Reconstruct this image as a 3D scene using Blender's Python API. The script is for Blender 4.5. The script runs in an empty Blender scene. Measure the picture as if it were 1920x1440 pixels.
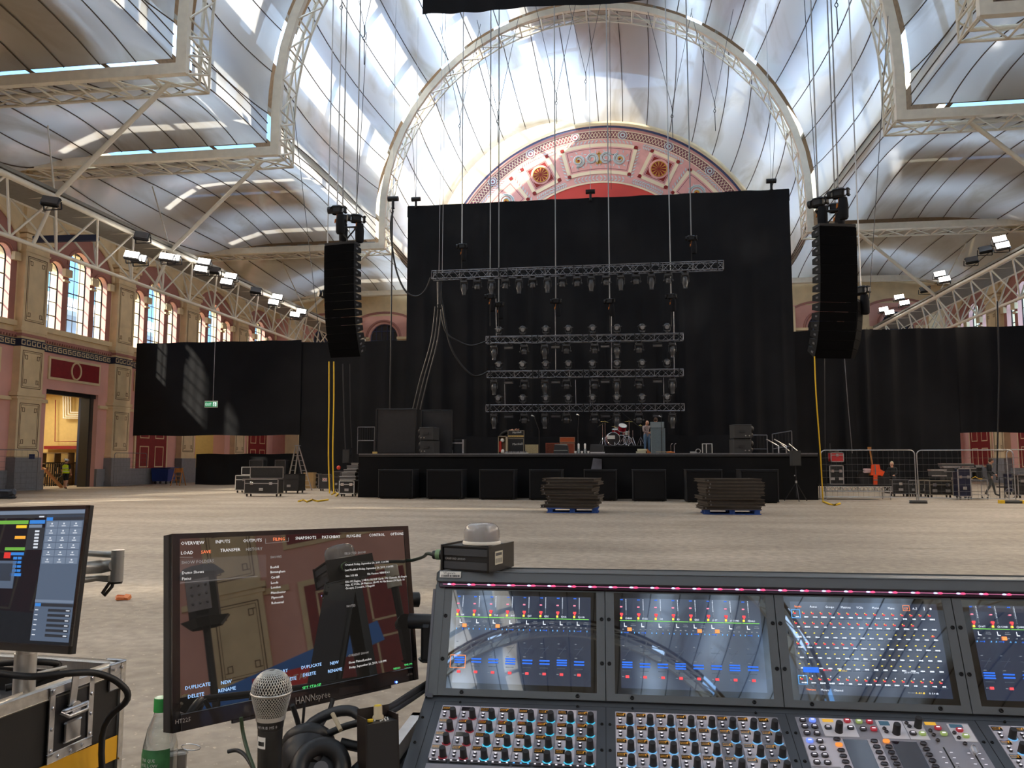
import bpy, math, random
from math import sin, cos, tan, pi, radians, sqrt, atan2
from mathutils import Vector, Matrix, Euler
random.seed(7)
SC = bpy.context.scene
COL = SC.collection

# ---------------------------------------------------------------- camera
FPX = 1500.0
YAW, PITCH = radians(8.0), radians(5.5)
CAMP = Vector((0, 0, 1.6))
cam_d = bpy.data.cameras.new('camera'); cam = bpy.data.objects.new('camera', cam_d); COL.objects.link(cam)
cam_d.sensor_width = 36.0; cam_d.lens = FPX * 36.0 / 1920.0
cam_d.clip_start = 0.05; cam_d.clip_end = 600
cam.location = CAMP
cam.rotation_euler = (pi / 2 + PITCH, 0, YAW)
SC.camera = cam

# ---------------------------------------------------------------- sky, sun, exposure
SUN_DIR = Vector((1.2, 1.0, -1.15)).normalized()
world = bpy.data.worlds.new('world'); SC.world = world; world.use_nodes = True
wn = world.node_tree; wn.nodes.clear()
w_out = wn.nodes.new('ShaderNodeOutputWorld'); w_bg = wn.nodes.new('ShaderNodeBackground')
# soft autumn sky: blue near the horizon, bright high cloud overhead
w_geo = wn.nodes.new('ShaderNodeTexCoord'); w_sep = wn.nodes.new('ShaderNodeSeparateXYZ'); w_rmp = wn.nodes.new('ShaderNodeValToRGB')
wn.links.new(w_geo.outputs['Generated'], w_sep.inputs[0]); wn.links.new(w_sep.outputs['Z'], w_rmp.inputs[0])
w_rmp.color_ramp.elements[0].position = 0.0; w_rmp.color_ramp.elements[0].color = (0.22, 0.36, 0.52, 1)
w_rmp.color_ramp.elements[1].position = 0.62; w_rmp.color_ramp.elements[1].color = (0.66, 0.84, 1.06, 1)
w_e = w_rmp.color_ramp.elements.new(0.06); w_e.color = (0.052, 0.125, 0.25, 1); w_e = w_rmp.color_ramp.elements.new(0.40); w_e.color = (0.055, 0.125, 0.25, 1)
w_bg.inputs['Strength'].default_value = 5.0
wn.links.new(w_rmp.outputs[0], w_bg.inputs[0]); wn.links.new(w_bg.outputs[0], w_out.inputs[0])
sun_d = bpy.data.lights.new('sun', 'SUN'); sun = bpy.data.objects.new('sun', sun_d); COL.objects.link(sun)
sun_d.energy = 5.0; sun_d.angle = radians(1.5); sun_d.color = (1.0, 0.89, 0.72)
sun.rotation_euler = SUN_DIR.to_track_quat('-Z', 'Y').to_euler(); sun.location = (-30, -20, 60)
vs = SC.view_settings
vs.view_transform = 'Standard'; vs.look = 'None'; vs.gamma = 1.0; vs.use_curve_mapping = False
vs.exposure = 1.15
SC.cycles.use_denoising = True
SC.cycles.max_bounces = 8; SC.cycles.diffuse_bounces = 5; SC.cycles.glossy_bounces = 4
SC.cycles.transmission_bounces = 6; SC.cycles.transparent_max_bounces = 12
SC.cycles.sample_clamp_indirect = 6.0; SC.cycles.blur_glossy = 1.0
SC.cycles.caustics_reflective = False; SC.cycles.caustics_refractive = False

# warm area lamps for the truss floodlights, unseen nearer ones added as fill
for _i, (_x, _y) in enumerate([(x, y) for x in (-23.0, 20.6) for y in (-44, -30, -16, -4, 6, 16, 26, 34, 42, 50, 58, 65)]):
    _l = bpy.data.lights.new('flood_fill_lamp', 'AREA'); _l.energy = 210; _l.size = 0.7; _l.color = (1.0, 0.80, 0.58); _l.spread = radians(150)
    _o = bpy.data.objects.new('flood_fill_lamp', _l); COL.objects.link(_o); _o.location = (_x, _y, 12.2)
    _o.rotation_euler = (Vector((0, 0, 0)) + Vector((12 if _x < 0 else -12, -3, -12))).to_track_quat('-Z', 'Y').to_euler()

# ---------------------------------------------------------------- helpers
_f = Vector((-sin(YAW) * cos(PITCH), cos(YAW) * cos(PITCH), sin(PITCH)))
_r = Vector((cos(YAW), sin(YAW), 0)); _u = _r.cross(_f)
def ray(x, y): return _f + _r * ((x - 960) / FPX) + _u * ((720 - y) / FPX)
def atY(x, y, Y): r = ray(x, y); return CAMP + r * (Y / r.y)
def atX(x, y, X): r = ray(x, y); return CAMP + r * (X / r.x)
def atZ(x, y, Z): r = ray(x, y); return CAMP + r * ((Z - 1.6) / r.z)
def lin(c):
    f = lambda v: v / 12.92 if v <= 0.04045 else ((v + 0.055) / 1.055) ** 2.4
    return tuple(f(v / 255.0) for v in c)

MATS = {}
def mat(name, col, rough=0.6, metal=0.0, var=0.0, scale=5.0, emit=None, es=0.0, spec=0.5, bump=0.0, coat=0.0, alpha=None, stretch=None):
    """procedural Principled material; var = brightness variation by noise"""
    if name in MATS: return MATS[name]
    m = bpy.data.materials.new(name); m.use_nodes = True; nt = m.node_tree
    b = nt.nodes['Principled BSDF']
    b.inputs['Base Color'].default_value = (*col, 1); b.inputs['Roughness'].default_value = rough
    b.inputs['Metallic'].default_value = metal; b.inputs['Specular IOR Level'].default_value = spec
    if coat: b.inputs['Coat Weight'].default_value = coat; b.inputs['Coat Roughness'].default_value = 0.05
    if emit: b.inputs['Emission Color'].default_value = (*emit, 1); b.inputs['Emission Strength'].default_value = es
    if alpha is not None: b.inputs['Alpha'].default_value = alpha
    if var or bump:
        tc = nt.nodes.new('ShaderNodeTexCoord'); mp = nt.nodes.new('ShaderNodeMapping')
        if stretch: mp.inputs['Scale'].default_value = stretch
        nz = nt.nodes.new('ShaderNodeTexNoise'); nz.inputs['Scale'].default_value = scale; nz.inputs['Detail'].default_value = 5
        nt.links.new(tc.outputs['Object'], mp.inputs[0]); nt.links.new(mp.outputs[0], nz.inputs['Vector'])
        if var:
            mr = nt.nodes.new('ShaderNodeMapRange'); mr.inputs['From Min'].default_value = 0.3; mr.inputs['From Max'].default_value = 0.7
            mr.inputs['To Min'].default_value = 1 - var; mr.inputs['To Max'].default_value = 1 + var
            mx = nt.nodes.new('ShaderNodeVectorMath'); mx.operation = 'SCALE'; mx.inputs[0].default_value = col
            nt.links.new(nz.outputs[0], mr.inputs[0]); nt.links.new(mr.outputs[0], mx.inputs['Scale'])
            nt.links.new(mx.outputs[0], b.inputs['Base Color'])
        if bump:
            bp = nt.nodes.new('ShaderNodeBump'); bp.inputs['Strength'].default_value = bump
            nt.links.new(nz.outputs[0], bp.inputs['Height']); nt.links.new(bp.outputs[0], b.inputs['Normal'])
    MATS[name] = m; return m
def _nothing(): pass
def glow(name, col, s):
    if name in MATS: return MATS[name]
    m = mat(name, (0.01, 0.01, 0.01), 0.4, emit=col, es=s * 0.62); return m

class MB:
    """collects shapes with material slots and builds ONE mesh object"""
    def __init__(s, M=None): s.v = []; s.f = []; s.mi = []; s.sm = []; s.M = M or Matrix(); s.mats = []; s.cur = 0
    def use(s, m):
        if m not in s.mats: s.mats.append(m)
        s.cur = s.mats.index(m); return s
    def add(s, vs, fs, smooth=False):
        n = len(s.v); M = s.M
        s.v += [tuple(M @ Vector(p)) for p in vs]
        for f in fs: s.f.append(tuple(n + i for i in f)); s.mi.append(s.cur); s.sm.append(smooth)
        return s
    def quad(s, a, b, c, d): return s.add([a, b, c, d], [(0, 1, 2, 3)])
    def box(s, c, d, rot=None, taper=1.0, bev=0.0):
        x, y, z = d[0] / 2, d[1] / 2, d[2] / 2
        R = (rot if isinstance(rot, Matrix) else Euler(rot).to_matrix()) if rot is not None else None
        if bev and bev < min(x, y, z):
            b = bev; P = []
            for (sz) in (-1, 1):
                for (ex, ey, ez) in (((x - b), (y - b), z), (x, y, z - b)) if sz > 0 else ((x, y, z - b), ((x - b), (y - b), z)):
                    e = b
                    if ez == z: ring = [(ex, -ey), (ex, ey), (-ex, ey), (-ex, -ey)]; ring = [(ex, -ey + e), (ex, ey - e), (ex - e, ey), (-ex + e, ey), (-ex, ey - e), (-ex, -ey + e), (-ex + e, -ey), (ex - e, -ey)]
                    else: ring = [(ex, -ey + e * 2), (ex, ey - e * 2), (ex - e * 2, ey), (-ex + e * 2, ey), (-ex, ey - e * 2), (-ex, -ey + e * 2), (-ex + e * 2, -ey), (ex - e * 2, -ey)]
                    P.append([(px, py, sz * ez) for px, py in ring])
            vs = [Vector(p) for r in P for p in r]; fs = []
            for k in range(3):
                for i in range(8): fs.append((k * 8 + i, k * 8 + (i + 1) % 8, (k + 1) * 8 + (i + 1) % 8, (k + 1) * 8 + i))
            fs.append(tuple(range(7, -1, -1))); fs.append(tuple(24 + i for i in range(8)))
        else:
            t = taper
            vs = [Vector(p) for p in ((-x, -y, -z), (x, -y, -z), (x, y, -z), (-x, y, -z), (-x * t, -y * t, z), (x * t, -y * t, z), (x * t, y * t, z), (-x * t, y * t, z))]
            fs = [(3, 2, 1, 0), (4, 5, 6, 7), (0, 1, 5, 4), (1, 2, 6, 5), (2, 3, 7, 6), (3, 0, 4, 7)]
        if R: vs = [R @ v for v in vs]
        c = Vector(c); return s.add([v + c for v in vs], fs)
    def bx(s, x0, x1, y0, y1, z0, z1, bev=0.0): return s.box(((x0 + x1) / 2, (y0 + y1) / 2, (z0 + z1) / 2), (abs(x1 - x0), abs(y1 - y0), abs(z1 - z0)), bev=bev)
    def cyl(s, a, b, r, r2=None, n=10, caps=True, smooth=True):
        a, b = Vector(a), Vector(b); r2 = r if r2 is None else r2; d = (b - a)
        if d.length < 1e-9: return s
        q = d.to_track_quat('Z', 'Y').to_matrix(); vs = []
        for c, rr in ((a, r), (b, r2)):
            for i in range(n): vs.append(c + q @ Vector((rr * cos(2 * pi * i / n), rr * sin(2 * pi * i / n), 0)))
        s.add(vs, [(i, (i + 1) % n, n + (i + 1) % n, n + i) for i in range(n)], smooth)
        if caps: s.add(vs, [tuple(range(n - 1, -1, -1)), tuple(range(n, 2 * n))])
        return s
    def bar(s, a, b, w, h=None, up=(0, 0, 1)):
        a, b = Vector(a), Vector(b); h = h or w; d = (b - a).normalized(); u = Vector(up)
        if abs(d.dot(u)) > 0.99: u = Vector((1, 0, 0))
        x = d.cross(u).normalized() * w / 2; y = x.cross(d).normalized() * h / 2
        vs = [p + i * x + j * y for p in (a, b) for i, j in ((-1, -1), (1, -1), (1, 1), (-1, 1))]
        return s.add(vs, [(3, 2, 1, 0), (4, 5, 6, 7), (0, 1, 5, 4), (1, 2, 6, 5), (2, 3, 7, 6), (3, 0, 4, 7)])
    def tube(s, pts, r, n=6, closed=False, smooth=True):
        pts = [Vector(p) for p in pts]; m = len(pts); vs = []; prev = None
        rr = r if isinstance(r, (list, tuple)) else [r] * m
        for i, p in enumerate(pts):
            if closed: d = pts[(i + 1) % m] - pts[i - 1]
            else: d = pts[min(i + 1, m - 1)] - pts[max(i - 1, 0)]
            d = d.normalized() if d.length > 1e-9 else Vector((0, 0, 1))
            if prev is None:
                u = Vector((0, 0, 1)) if abs(d.z) < 0.9 else Vector((1, 0, 0)); x = d.cross(u).normalized()
            else: x = (prev - d * prev.dot(d)).normalized()
            prev = x; y = d.cross(x)
            vs += [p + rr[i] * (x * cos(2 * pi * k / n) + y * sin(2 * pi * k / n)) for k in range(n)]
        fs = []
        for i in range(m if closed else m - 1):
            j = (i + 1) % m
            fs += [(i * n + k, i * n + (k + 1) % n, j * n + (k + 1) % n, j * n + k) for k in range(n)]
        s.add(vs, fs, smooth)
        if not closed: s.add(vs, [tuple(range(n - 1, -1, -1)), tuple((m - 1) * n + k for k in range(n))])
        return s
    def lathe(s, prof, c=(0, 0, 0), axis=(0, 0, 1), n=16, smooth=True):
        q = Vector(axis).to_track_quat('Z', 'Y').to_matrix(); c = Vector(c); vs = []
        for r, z in prof: vs += [c + q @ Vector((r * cos(2 * pi * i / n), r * sin(2 * pi * i / n), z)) for i in range(n)]
        m = len(prof); fs = []
        for k in range(m - 1): fs += [(k * n + i, k * n + (i + 1) % n, (k + 1) * n + (i + 1) % n, (k + 1) * n + i) for i in range(n)]
        s.add(vs, fs, smooth)
        s.add(vs, [tuple(range(n - 1, -1, -1)), tuple((m - 1) * n + i for i in range(n))]); return s
    def ball(s, c, r, n=12, sc=(1, 1, 1), rot=None):
        vs = []; m = max(4, n // 2); R = Euler(rot).to_matrix() if rot else Matrix.Identity(3)
        for k in range(m + 1):
            t = pi * k / m
            for i in range(n): vs.append(Vector(c) + R @ Vector((r * sc[0] * sin(t) * cos(2 * pi * i / n), r * sc[1] * sin(t) * sin(2 * pi * i / n), r * sc[2] * cos(t))))
        fs = [(k * n + i, (k + 1) * n + i, (k + 1) * n + (i + 1) % n, k * n + (i + 1) % n) for k in range(m) for i in range(n)]
        return s.add(vs, fs, True)
    def prism(s, poly, y0, y1):
        """polygon in the x-z plane extruded in y"""
        n = len(poly); vs = [(x, y0, z) for x, z in poly] + [(x, y1, z) for x, z in poly]
        return s.add(vs, [tuple(range(n)), tuple(range(2 * n - 1, n - 1, -1))] + [(i, n + i, n + (i + 1) % n, (i + 1) % n) for i in range(n)])
    def truss(s, a, b, w, h, n, r=0.024, r2=0.014, seg=5, up=(0, 0, 1)):
        a, b = Vector(a), Vector(b); d = (b - a).normalized(); u = Vector(up); x = d.cross(u).normalized(); y = x.cross(d).normalized()
        c = [i * x * w / 2 + j * y * h / 2 for i, j in ((-1, -1), (1, -1), (1, 1), (-1, 1))]
        for k in c: s.cyl(a + k, b + k, r, n=seg)
        for i in range(n):
            p, q = a.lerp(b, i / n), a.lerp(b, (i + 1) / n)
            for j in range(4):
                e, f = c[j], c[(j + 1) % 4]
                if i % 2: e, f = f, e
                s.cyl(p + e, q + f, r2, n=4)
                if i % 4 == 0: s.cyl(p + c[j], p + c[(j + 1) % 4], r2, n=4)
        for j in range(4): s.cyl(b + c[j], b + c[(j + 1) % 4], r2, n=4)
        return s
    def text(s, txt, size, M, align='LEFT', sx=1.0):
        cu = bpy.data.curves.new('t', 'FONT'); cu.body = txt; cu.size = size; cu.align_x = align; cu.resolution_u = 1
        ob = bpy.data.objects.new('t', cu); me = ob.to_mesh()
        S = Matrix.Diagonal((sx, 1, 1, 1))
        s.add([M @ (S @ v.co) for v in me.vertices], [tuple(p.vertices) for p in me.polygons])
        ob.to_mesh_clear(); bpy.data.objects.remove(ob); bpy.data.curves.remove(cu); return s
    def build(s, name, m=None, parent=None):
        me = bpy.data.meshes.new(name); me.from_pydata(s.v, [], s.f)
        for q in (s.mats or [m]): me.materials.append(q)
        if s.mats: me.polygons.foreach_set('material_index', s.mi)
        me.polygons.foreach_set('use_smooth', s.sm); me.update()
        ob = bpy.data.objects.new(name, me); COL.objects.link(ob)
        if parent: ob.parent = parent
        return ob
def tag(o, label, cat, group=None, kind=None):
    o['label'] = label; o['category'] = cat
    if group: o['group'] = group
    if kind: o['kind'] = kind
    return o
def struct(o, label=None):
    o['kind'] = 'structure'
    if label: o['label'] = label
    return o
def thing(name, label, cat, loc=(0, 0, 0), rz=0, group=None):
    o = bpy.data.objects.new(name, None); COL.objects.link(o); o.location = loc; o.rotation_euler = (0, 0, rz)
    o.empty_display_size = 0.1
    return tag(o, label, cat, group)
KIDS = {}
def copy_tree(o, parent=None):
    c = o.copy(); COL.objects.link(c)
    if parent: c.parent = parent
    for ch in o.children: copy_tree(ch, c)
    return c
def dup(o, label, loc, rot=(0, 0, 0), group=None):
    c = copy_tree(o); c.location = loc; c.rotation_euler = rot; c['label'] = label
    if group: c['group'] = group
    return c
ORD = ['first', 'second', 'third', 'fourth', 'fifth', 'sixth', 'seventh', 'eighth', 'ninth', 'tenth', 'eleventh', 'twelfth', 'thirteenth', 'fourteenth', 'fifteenth', 'sixteenth', 'seventeenth', 'eighteenth']

# ---------------------------------------------------------------- materials
CREAM = mat('cream_plaster', lin((226, 204, 164)), 0.75, var=0.08, scale=1.5)
PINK = mat('pink_plaster', lin((226, 172, 160)), 0.8, var=0.06, scale=0.8)
MAUVE = mat('mauve_plaster', lin((170, 118, 108)), 0.8, var=0.08, scale=1.2)
RED = mat('deep_red_paint', lin((132, 28, 34)), 0.6, var=0.1)
GREYB = mat('grey_plinth_paint', lin((128, 128, 132)), 0.7, var=0.08)
STEEL_W = mat('white_painted_steel', lin((238, 230, 212)), 0.45, var=0.06, scale=3)
DARKM = mat('black_metal', (0.018, 0.018, 0.02), 0.45, metal=0.3)
ALU = mat('aluminium', (0.55, 0.55, 0.56), 0.32, metal=0.9, var=0.12, scale=20)
ALUD = mat('dark_aluminium', (0.20, 0.20, 0.215), 0.38, metal=0.8, var=0.15, scale=20)
CHROME = mat('chrome', (0.75, 0.75, 0.78), 0.15, metal=1.0)
LINE = mat('brown_line_paint', lin((98, 74, 52)), 0.8)
NAVY = mat('navy_paint', lin((30, 38, 66)), 0.7)
BLACKP = mat('black_plastic', (0.014, 0.014, 0.016), 0.45)
CABLE = mat('black_cable', (0.012, 0.012, 0.013), 0.5)
WOODB = mat('black_plywood', (0.02, 0.019, 0.019), 0.6, var=0.3, scale=30)
BLUEP = mat('blue_paint', lin((34, 78, 160)), 0.5, var=0.1)
YELP = mat('yellow_tape', lin((232, 190, 40)), 0.6)
# ================================================================ the hall
XL, XR, XC, RH = -33.0, 28.2, -2.4, 15.5
ZB, ZS = 17.75, 19.7            # aisle beam height, springing of the nave arch
YEND = 72.0
YBACK = -102.0
TRY = [72.0, 58.0, 39.6, 30.8, 12.4, -6.0, -24.4, -42.8, -61.2, -79.6, -98.0]     # rear chords of the cross trusses
BAYS = [64.6 - 8.2 * k for k in range(20)]                      # pilaster positions

# floor -----------------------------------------------------------
def floor_material():
    m = bpy.data.materials.new('worn_grey_floor'); m.use_nodes = True; nt = m.node_tree; b = nt.nodes['Principled BSDF']
    tc = nt.nodes.new('ShaderNodeTexCoord')
    def noise(sc, det, stretch=(1, 1, 1)):
        mp = nt.nodes.new('ShaderNodeMapping'); mp.inputs['Scale'].default_value = stretch
        n = nt.nodes.new('ShaderNodeTexNoise'); n.inputs['Scale'].default_value = sc; n.inputs['Detail'].default_value = det
        nt.links.new(tc.outputs['Object'], mp.inputs[0]); nt.links.new(mp.outputs[0], n.inputs['Vector']); return n
    n1 = noise(0.35, 6, (0.6, 1.6, 1)); n2 = noise(7, 6); n3 = noise(22, 3)
    r1 = nt.nodes.new('ShaderNodeValToRGB'); r1.color_ramp.elements[0].position = 0.3; r1.color_ramp.elements[1].position = 0.72
    r1.color_ramp.elements[0].color = (*lin((140, 128, 112)), 1); r1.color_ramp.elements[1].color = (*lin((178, 166, 150)), 1)
    nt.links.new(n1.outputs[0], r1.inputs[0])
    r2 = nt.nodes.new('ShaderNodeValToRGB'); r2.color_ramp.elements[0].position = 0.35; r2.color_ramp.elements[1].position = 0.65
    r2.color_ramp.elements[0].color = (0.72, 0.72, 0.72, 1); r2.color_ramp.elements[1].color = (1.15, 1.15, 1.15, 1)
    nt.links.new(n2.outputs[0], r2.inputs[0])
    mx = nt.nodes.new('ShaderNodeMixRGB'); mx.blend_type = 'MULTIPLY'; mx.inputs[0].default_value = 0.8
    nt.links.new(r1.outputs[0], mx.inputs[1]); nt.links.new(r2.outputs[0], mx.inputs[2])
    r3 = nt.nodes.new('ShaderNodeValToRGB'); r3.color_ramp.elements[0].position = 0.655; r3.color_ramp.elements[1].position = 0.70
    nt.links.new(n3.outputs[0], r3.inputs[0])
    m2 = nt.nodes.new('ShaderNodeMixRGB'); nt.links.new(r3.outputs[0], m2.inputs[0]); nt.links.new(mx.outputs[0], m2.inputs[1])
    m2.inputs[2].default_value = (*lin((196, 180, 160)), 1)
    nt.links.new(m2.outputs[0], b.inputs['Base Color']); b.inputs['Roughness'].default_value = 0.62
    bp = nt.nodes.new('ShaderNodeBump'); bp.inputs['Strength'].default_value = 0.25; bp.inputs['Distance'].default_value = 0.02
    nt.links.new(n2.outputs[0], bp.inputs['Height']); nt.links.new(bp.outputs[0], b.inputs['Normal']); return m
FLOOR = floor_material()
g = MB(); g.bx(-46, XR + 1.2, YBACK - 1, YEND + 1.2, -0.5, 0.0); struct(g.build('floor', FLOOR), 'worn grey brown hall floor')

# side walls --------------------------------------------------------
OPEN = [(-2.05, 0.60, 9.3, 12.7), (0.0, 0.98, 9.3, 13.35), (2.05, 0.60, 9.3, 12.7)]   # centre, half width, sill, springing
def arch_pts(c, w, zs, n=12): return [(c - w * cos(pi * i / n), zs + w * sin(pi * i / n)) for i in range(n + 1)]
def wall_bay(b, s0, X, d, door=False):
    """one bay of side wall; X inner face, d = +1 if the room lies towards +X; s0 = bay centre in Y"""
    P = lambda s, z, q=0.0: (X - d * q, s0 + s, z)
    def face(pts, q=0.0): b.add([P(s, z, q) for s, z in pts], [tuple(range(len(pts)))])
    tym = [(-3.1 * cos(pi * i / 16) , 13.1 + 2.35 * sin(pi * i / 16)) for i in range(17)]
    # lower storey
    b.use(PINK)
    if door:
        face([(-4.1, 0), (-2.3, 0), (-2.3, 8.0), (-4.1, 8.0)]); face([(2.3, 0), (4.1, 0), (4.1, 8.0), (2.3, 8.0)]); face([(-2.3, 5.75), (2.3, 5.75), (2.3, 8.0), (-2.3, 8.0)])
        for s in (-2.3, 2.3): b.quad(P(s, 0), P(s, 5.75), P(s, 5.75, 1.0), P(s, 0, 1.0))
        b.quad(P(-2.3, 5.75), P(2.3, 5.75), P(2.3, 5.75, 1.0), P(-2.3, 5.75, 1.0))
    else: face([(-4.1, 0), (4.1, 0), (4.1, 8.0), (-4.1, 8.0)])
    b.use(CREAM); face([(-4.1, 8.0), (4.1, 8.0), (4.1, 9.3), (-4.1, 9.3)])
    # window zone: piers, heads, with the three arched openings
    def above(c, w, zs, lo, hi, top):
        ap = arch_pts(c, w, zs); 
        for (a, za), (e, ze) in zip(ap, ap[1:]): face([(a, za), (e, ze), (e, top(e)), (a, top(a))])
    def top(s):
        return 13.1 + 2.35 * sqrt(max(0, 1 - (s / 3.1) ** 2)) if abs(s) < 3.1 else 13.1
    b.use(MAUVE)
    edges = [-3.1, -2.65, -1.45, -0.98, 0.98, 1.45, 2.65, 3.1]
    for a, e in ((-3.1, -2.65), (-1.45, -0.98), (0.98, 1.45), (2.65, 3.1)):
        n = 4
        for i in range(n):
            p, q = a + (e - a) * i / n, a + (e - a) * (i + 1) / n; face([(p, 9.3), (q, 9.3), (q, top(q)), (p, top(p))])
    for c, w, zsill, zs in OPEN: above(c, w, zs, 0, 0, top)
    b.use(CREAM)
    for i in range(16): 
        (a, za), (e, ze) = tym[i], tym[i + 1]; face([(a, za), (e, ze), (e, 21.5), (a, 21.5)])
    face([(-4.1, 9.3), (-3.1, 9.3), (-3.1, 21.5), (-4.1, 21.5)]); face([(3.1, 9.3), (4.1, 9.3), (4.1, 21.5), (3.1, 21.5)])
    # reveals: pink on the room side of the glass, cream outside
    for c, w, zsill, zs in OPEN:
        loop = [(c - w, zsill)] + arch_pts(c, w, zs) + [(c + w, zsill)]
        for q0, q1, m in ((0, 0.36, PINK), (0.36, 0.8, CREAM)):
            b.use(m)
            for (a, za), (e, ze) in zip(loop, loop[1:] + loop[:1]): b.quad(P(a, za, q0), P(e, ze, q0), P(e, ze, q1), P(a, za, q1))
    # mouldings around the openings and imposts
    b.use(MAUVE)
    for c, w, zsill, zs in OPEN: b.tube([P(s, z, -0.03) for s, z in arch_pts(c, w + 0.16, zs)], 0.06, 5)
    b.use(CREAM)
    b.tube([P(s * 1.02, z + 0.05, -0.05) for s, z in tym], 0.14, 5)
    for s in (-1.22, 1.22): b.box(P(s, 12.78, -0.1), (0.24, 0.62, 0.45)); b.box(P(s, 12.3, -0.06), (0.14, 0.5, 0.12))
    for s in (-2.9, 2.9): b.box(P(s, 12.78, -0.1), (0.24, 0.5, 0.45))
    b.box(P(0, 9.12, -0.06), (0.2, 6.6, 0.3))
    # frieze: dentils and key band
    b.use(MAUVE); b.box(P(0, 8.55, -0.08), (0.16, 8.2, 0.16))
    for k in range(40): b.box(P(-4.0 + 0.205 * k, 8.42, -0.12), (0.12, 0.1, 0.14))
    b.use(NAVY); b.box(P(0, 8.08, -0.05), (0.1, 8.2, 0.42))
    b.use(CREAM)
    for k in range(20):
        s = -3.95 + 0.41 * k
        for (a, z, w_, h_) in ((0, 8.2, 0.3, 0.05), (-0.13, 8.08, 0.05, 0.26), (0.02, 7.97, 0.28, 0.05), (0.13, 8.04, 0.05, 0.16), (0.04, 8.1, 0.14, 0.04)): b.box(P(s + a, z, -0.105), (0.015, w_, h_))
    # panels below the frieze
    b.use(CREAM); b.box(P(0, 7.0, -0.04), (0.08, 4.6, 1.35)); b.use(RED); b.box(P(0, 7.0, -0.06), (0.08, 4.3, 1.05))
    b.use(CREAM)
    ring = [P(0.42 * cos(2 * pi * i / 20), 7.0 + 0.5 * sin(2 * pi * i / 20), -0.11) for i in range(20)]; b.tube(ring, 0.06, 5, closed=True)
    if not door:
        b.use(CREAM); b.box(P(0, 2.9, -0.04), (0.08, 4.0, 4.4)); b.use(RED); b.box(P(0, 2.9, -0.06), (0.08, 3.6, 4.0))
        b.use(CREAM)
        for s in (-0.9, 0.9):
            for z in (1.9, 3.9):
                for (a, h_, w_, hh) in ((-0.5, 0, 0.07, 1.4), (0.5, 0, 0.07, 1.4), (0, 0.7, 1.07, 0.07), (0, -0.7, 1.07, 0.07)): b.box(P(s + a, z + h_, -0.105), (0.02, w_, hh))
    b.use(GREYB)
    for s in ((-3.2, 3.2) if door else (0,)): b.box(P(s, 0.55, -0.06), (0.16, 1.8 if door else 8.2, 1.1))
    b.use(CREAM); b.box(P(-3.2, 5.0, -0.06), (0.14, 1.8, 0.2)); b.box(P(3.2, 5.0, -0.06), (0.14, 1.8, 0.2))
for side, X, d in (('left', XL, 1), ('right', XR, -1)):
    b = MB()
    for k, y in enumerate(BAYS):
        wall_bay(b, y - 4.1 + 0.0, X, d, door=(side == 'left' and k in (2, 0)))
    wall_bay(b, BAYS[0] + 4.1, X, d)
    b.use(CREAM); b.quad((X, BAYS[0] + 8.2, 21.5), (X, YBACK, 21.5), (X - d * 0.8, YBACK, 21.5), (X - d * 0.8, BAYS[0] + 8.2, 21.5))
    # outer skin keeps daylight out of the wall thickness
    for y in BAYS + [BAYS[0] + 8.2]:
        s0 = y - 4.1
        for a, e, z0, z1 in ((-4.1, -2.65, 0, 21.5), (2.65, 4.1, 0, 21.5), (-1.45, -0.98, 9.3, 21.5), (0.98, 1.45, 9.3, 21.5), (-2.65, -1.45, 13.35, 21.5), (1.45, 2.65, 13.35, 21.5), (-0.98, 0.98, 14.35, 21.5)):
            if side == 'left' and y in (BAYS[2], BAYS[0]) and z0 == 0: z0 = 5.9
            b.quad((X - d * 0.8, s0 + a, z0), (X - d * 0.8, s0 + e, z0), (X - d * 0.8, s0 + e, z1), (X - d * 0.8, s0 + a, z1))
        if not (side == 'left' and y in (BAYS[2], BAYS[0])): b.quad((X - d * 0.8, s0 - 2.65, 0), (X - d * 0.8, s0 + 2.65, 0), (X - d * 0.8, s0 + 2.65, 9.3), (X - d * 0.8, s0 - 2.65, 9.3))
        else: b.quad((X - d * 0.8, s0 - 2.65, 5.9), (X - d * 0.8, s0 + 2.65, 5.9), (X - d * 0.8, s0 + 2.65, 9.3), (X - d * 0.8, s0 - 2.65, 9.3))
    struct(b.build('wall_' + side), 'pink and cream plaster hall wall with tall triple arched windows')

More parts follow.
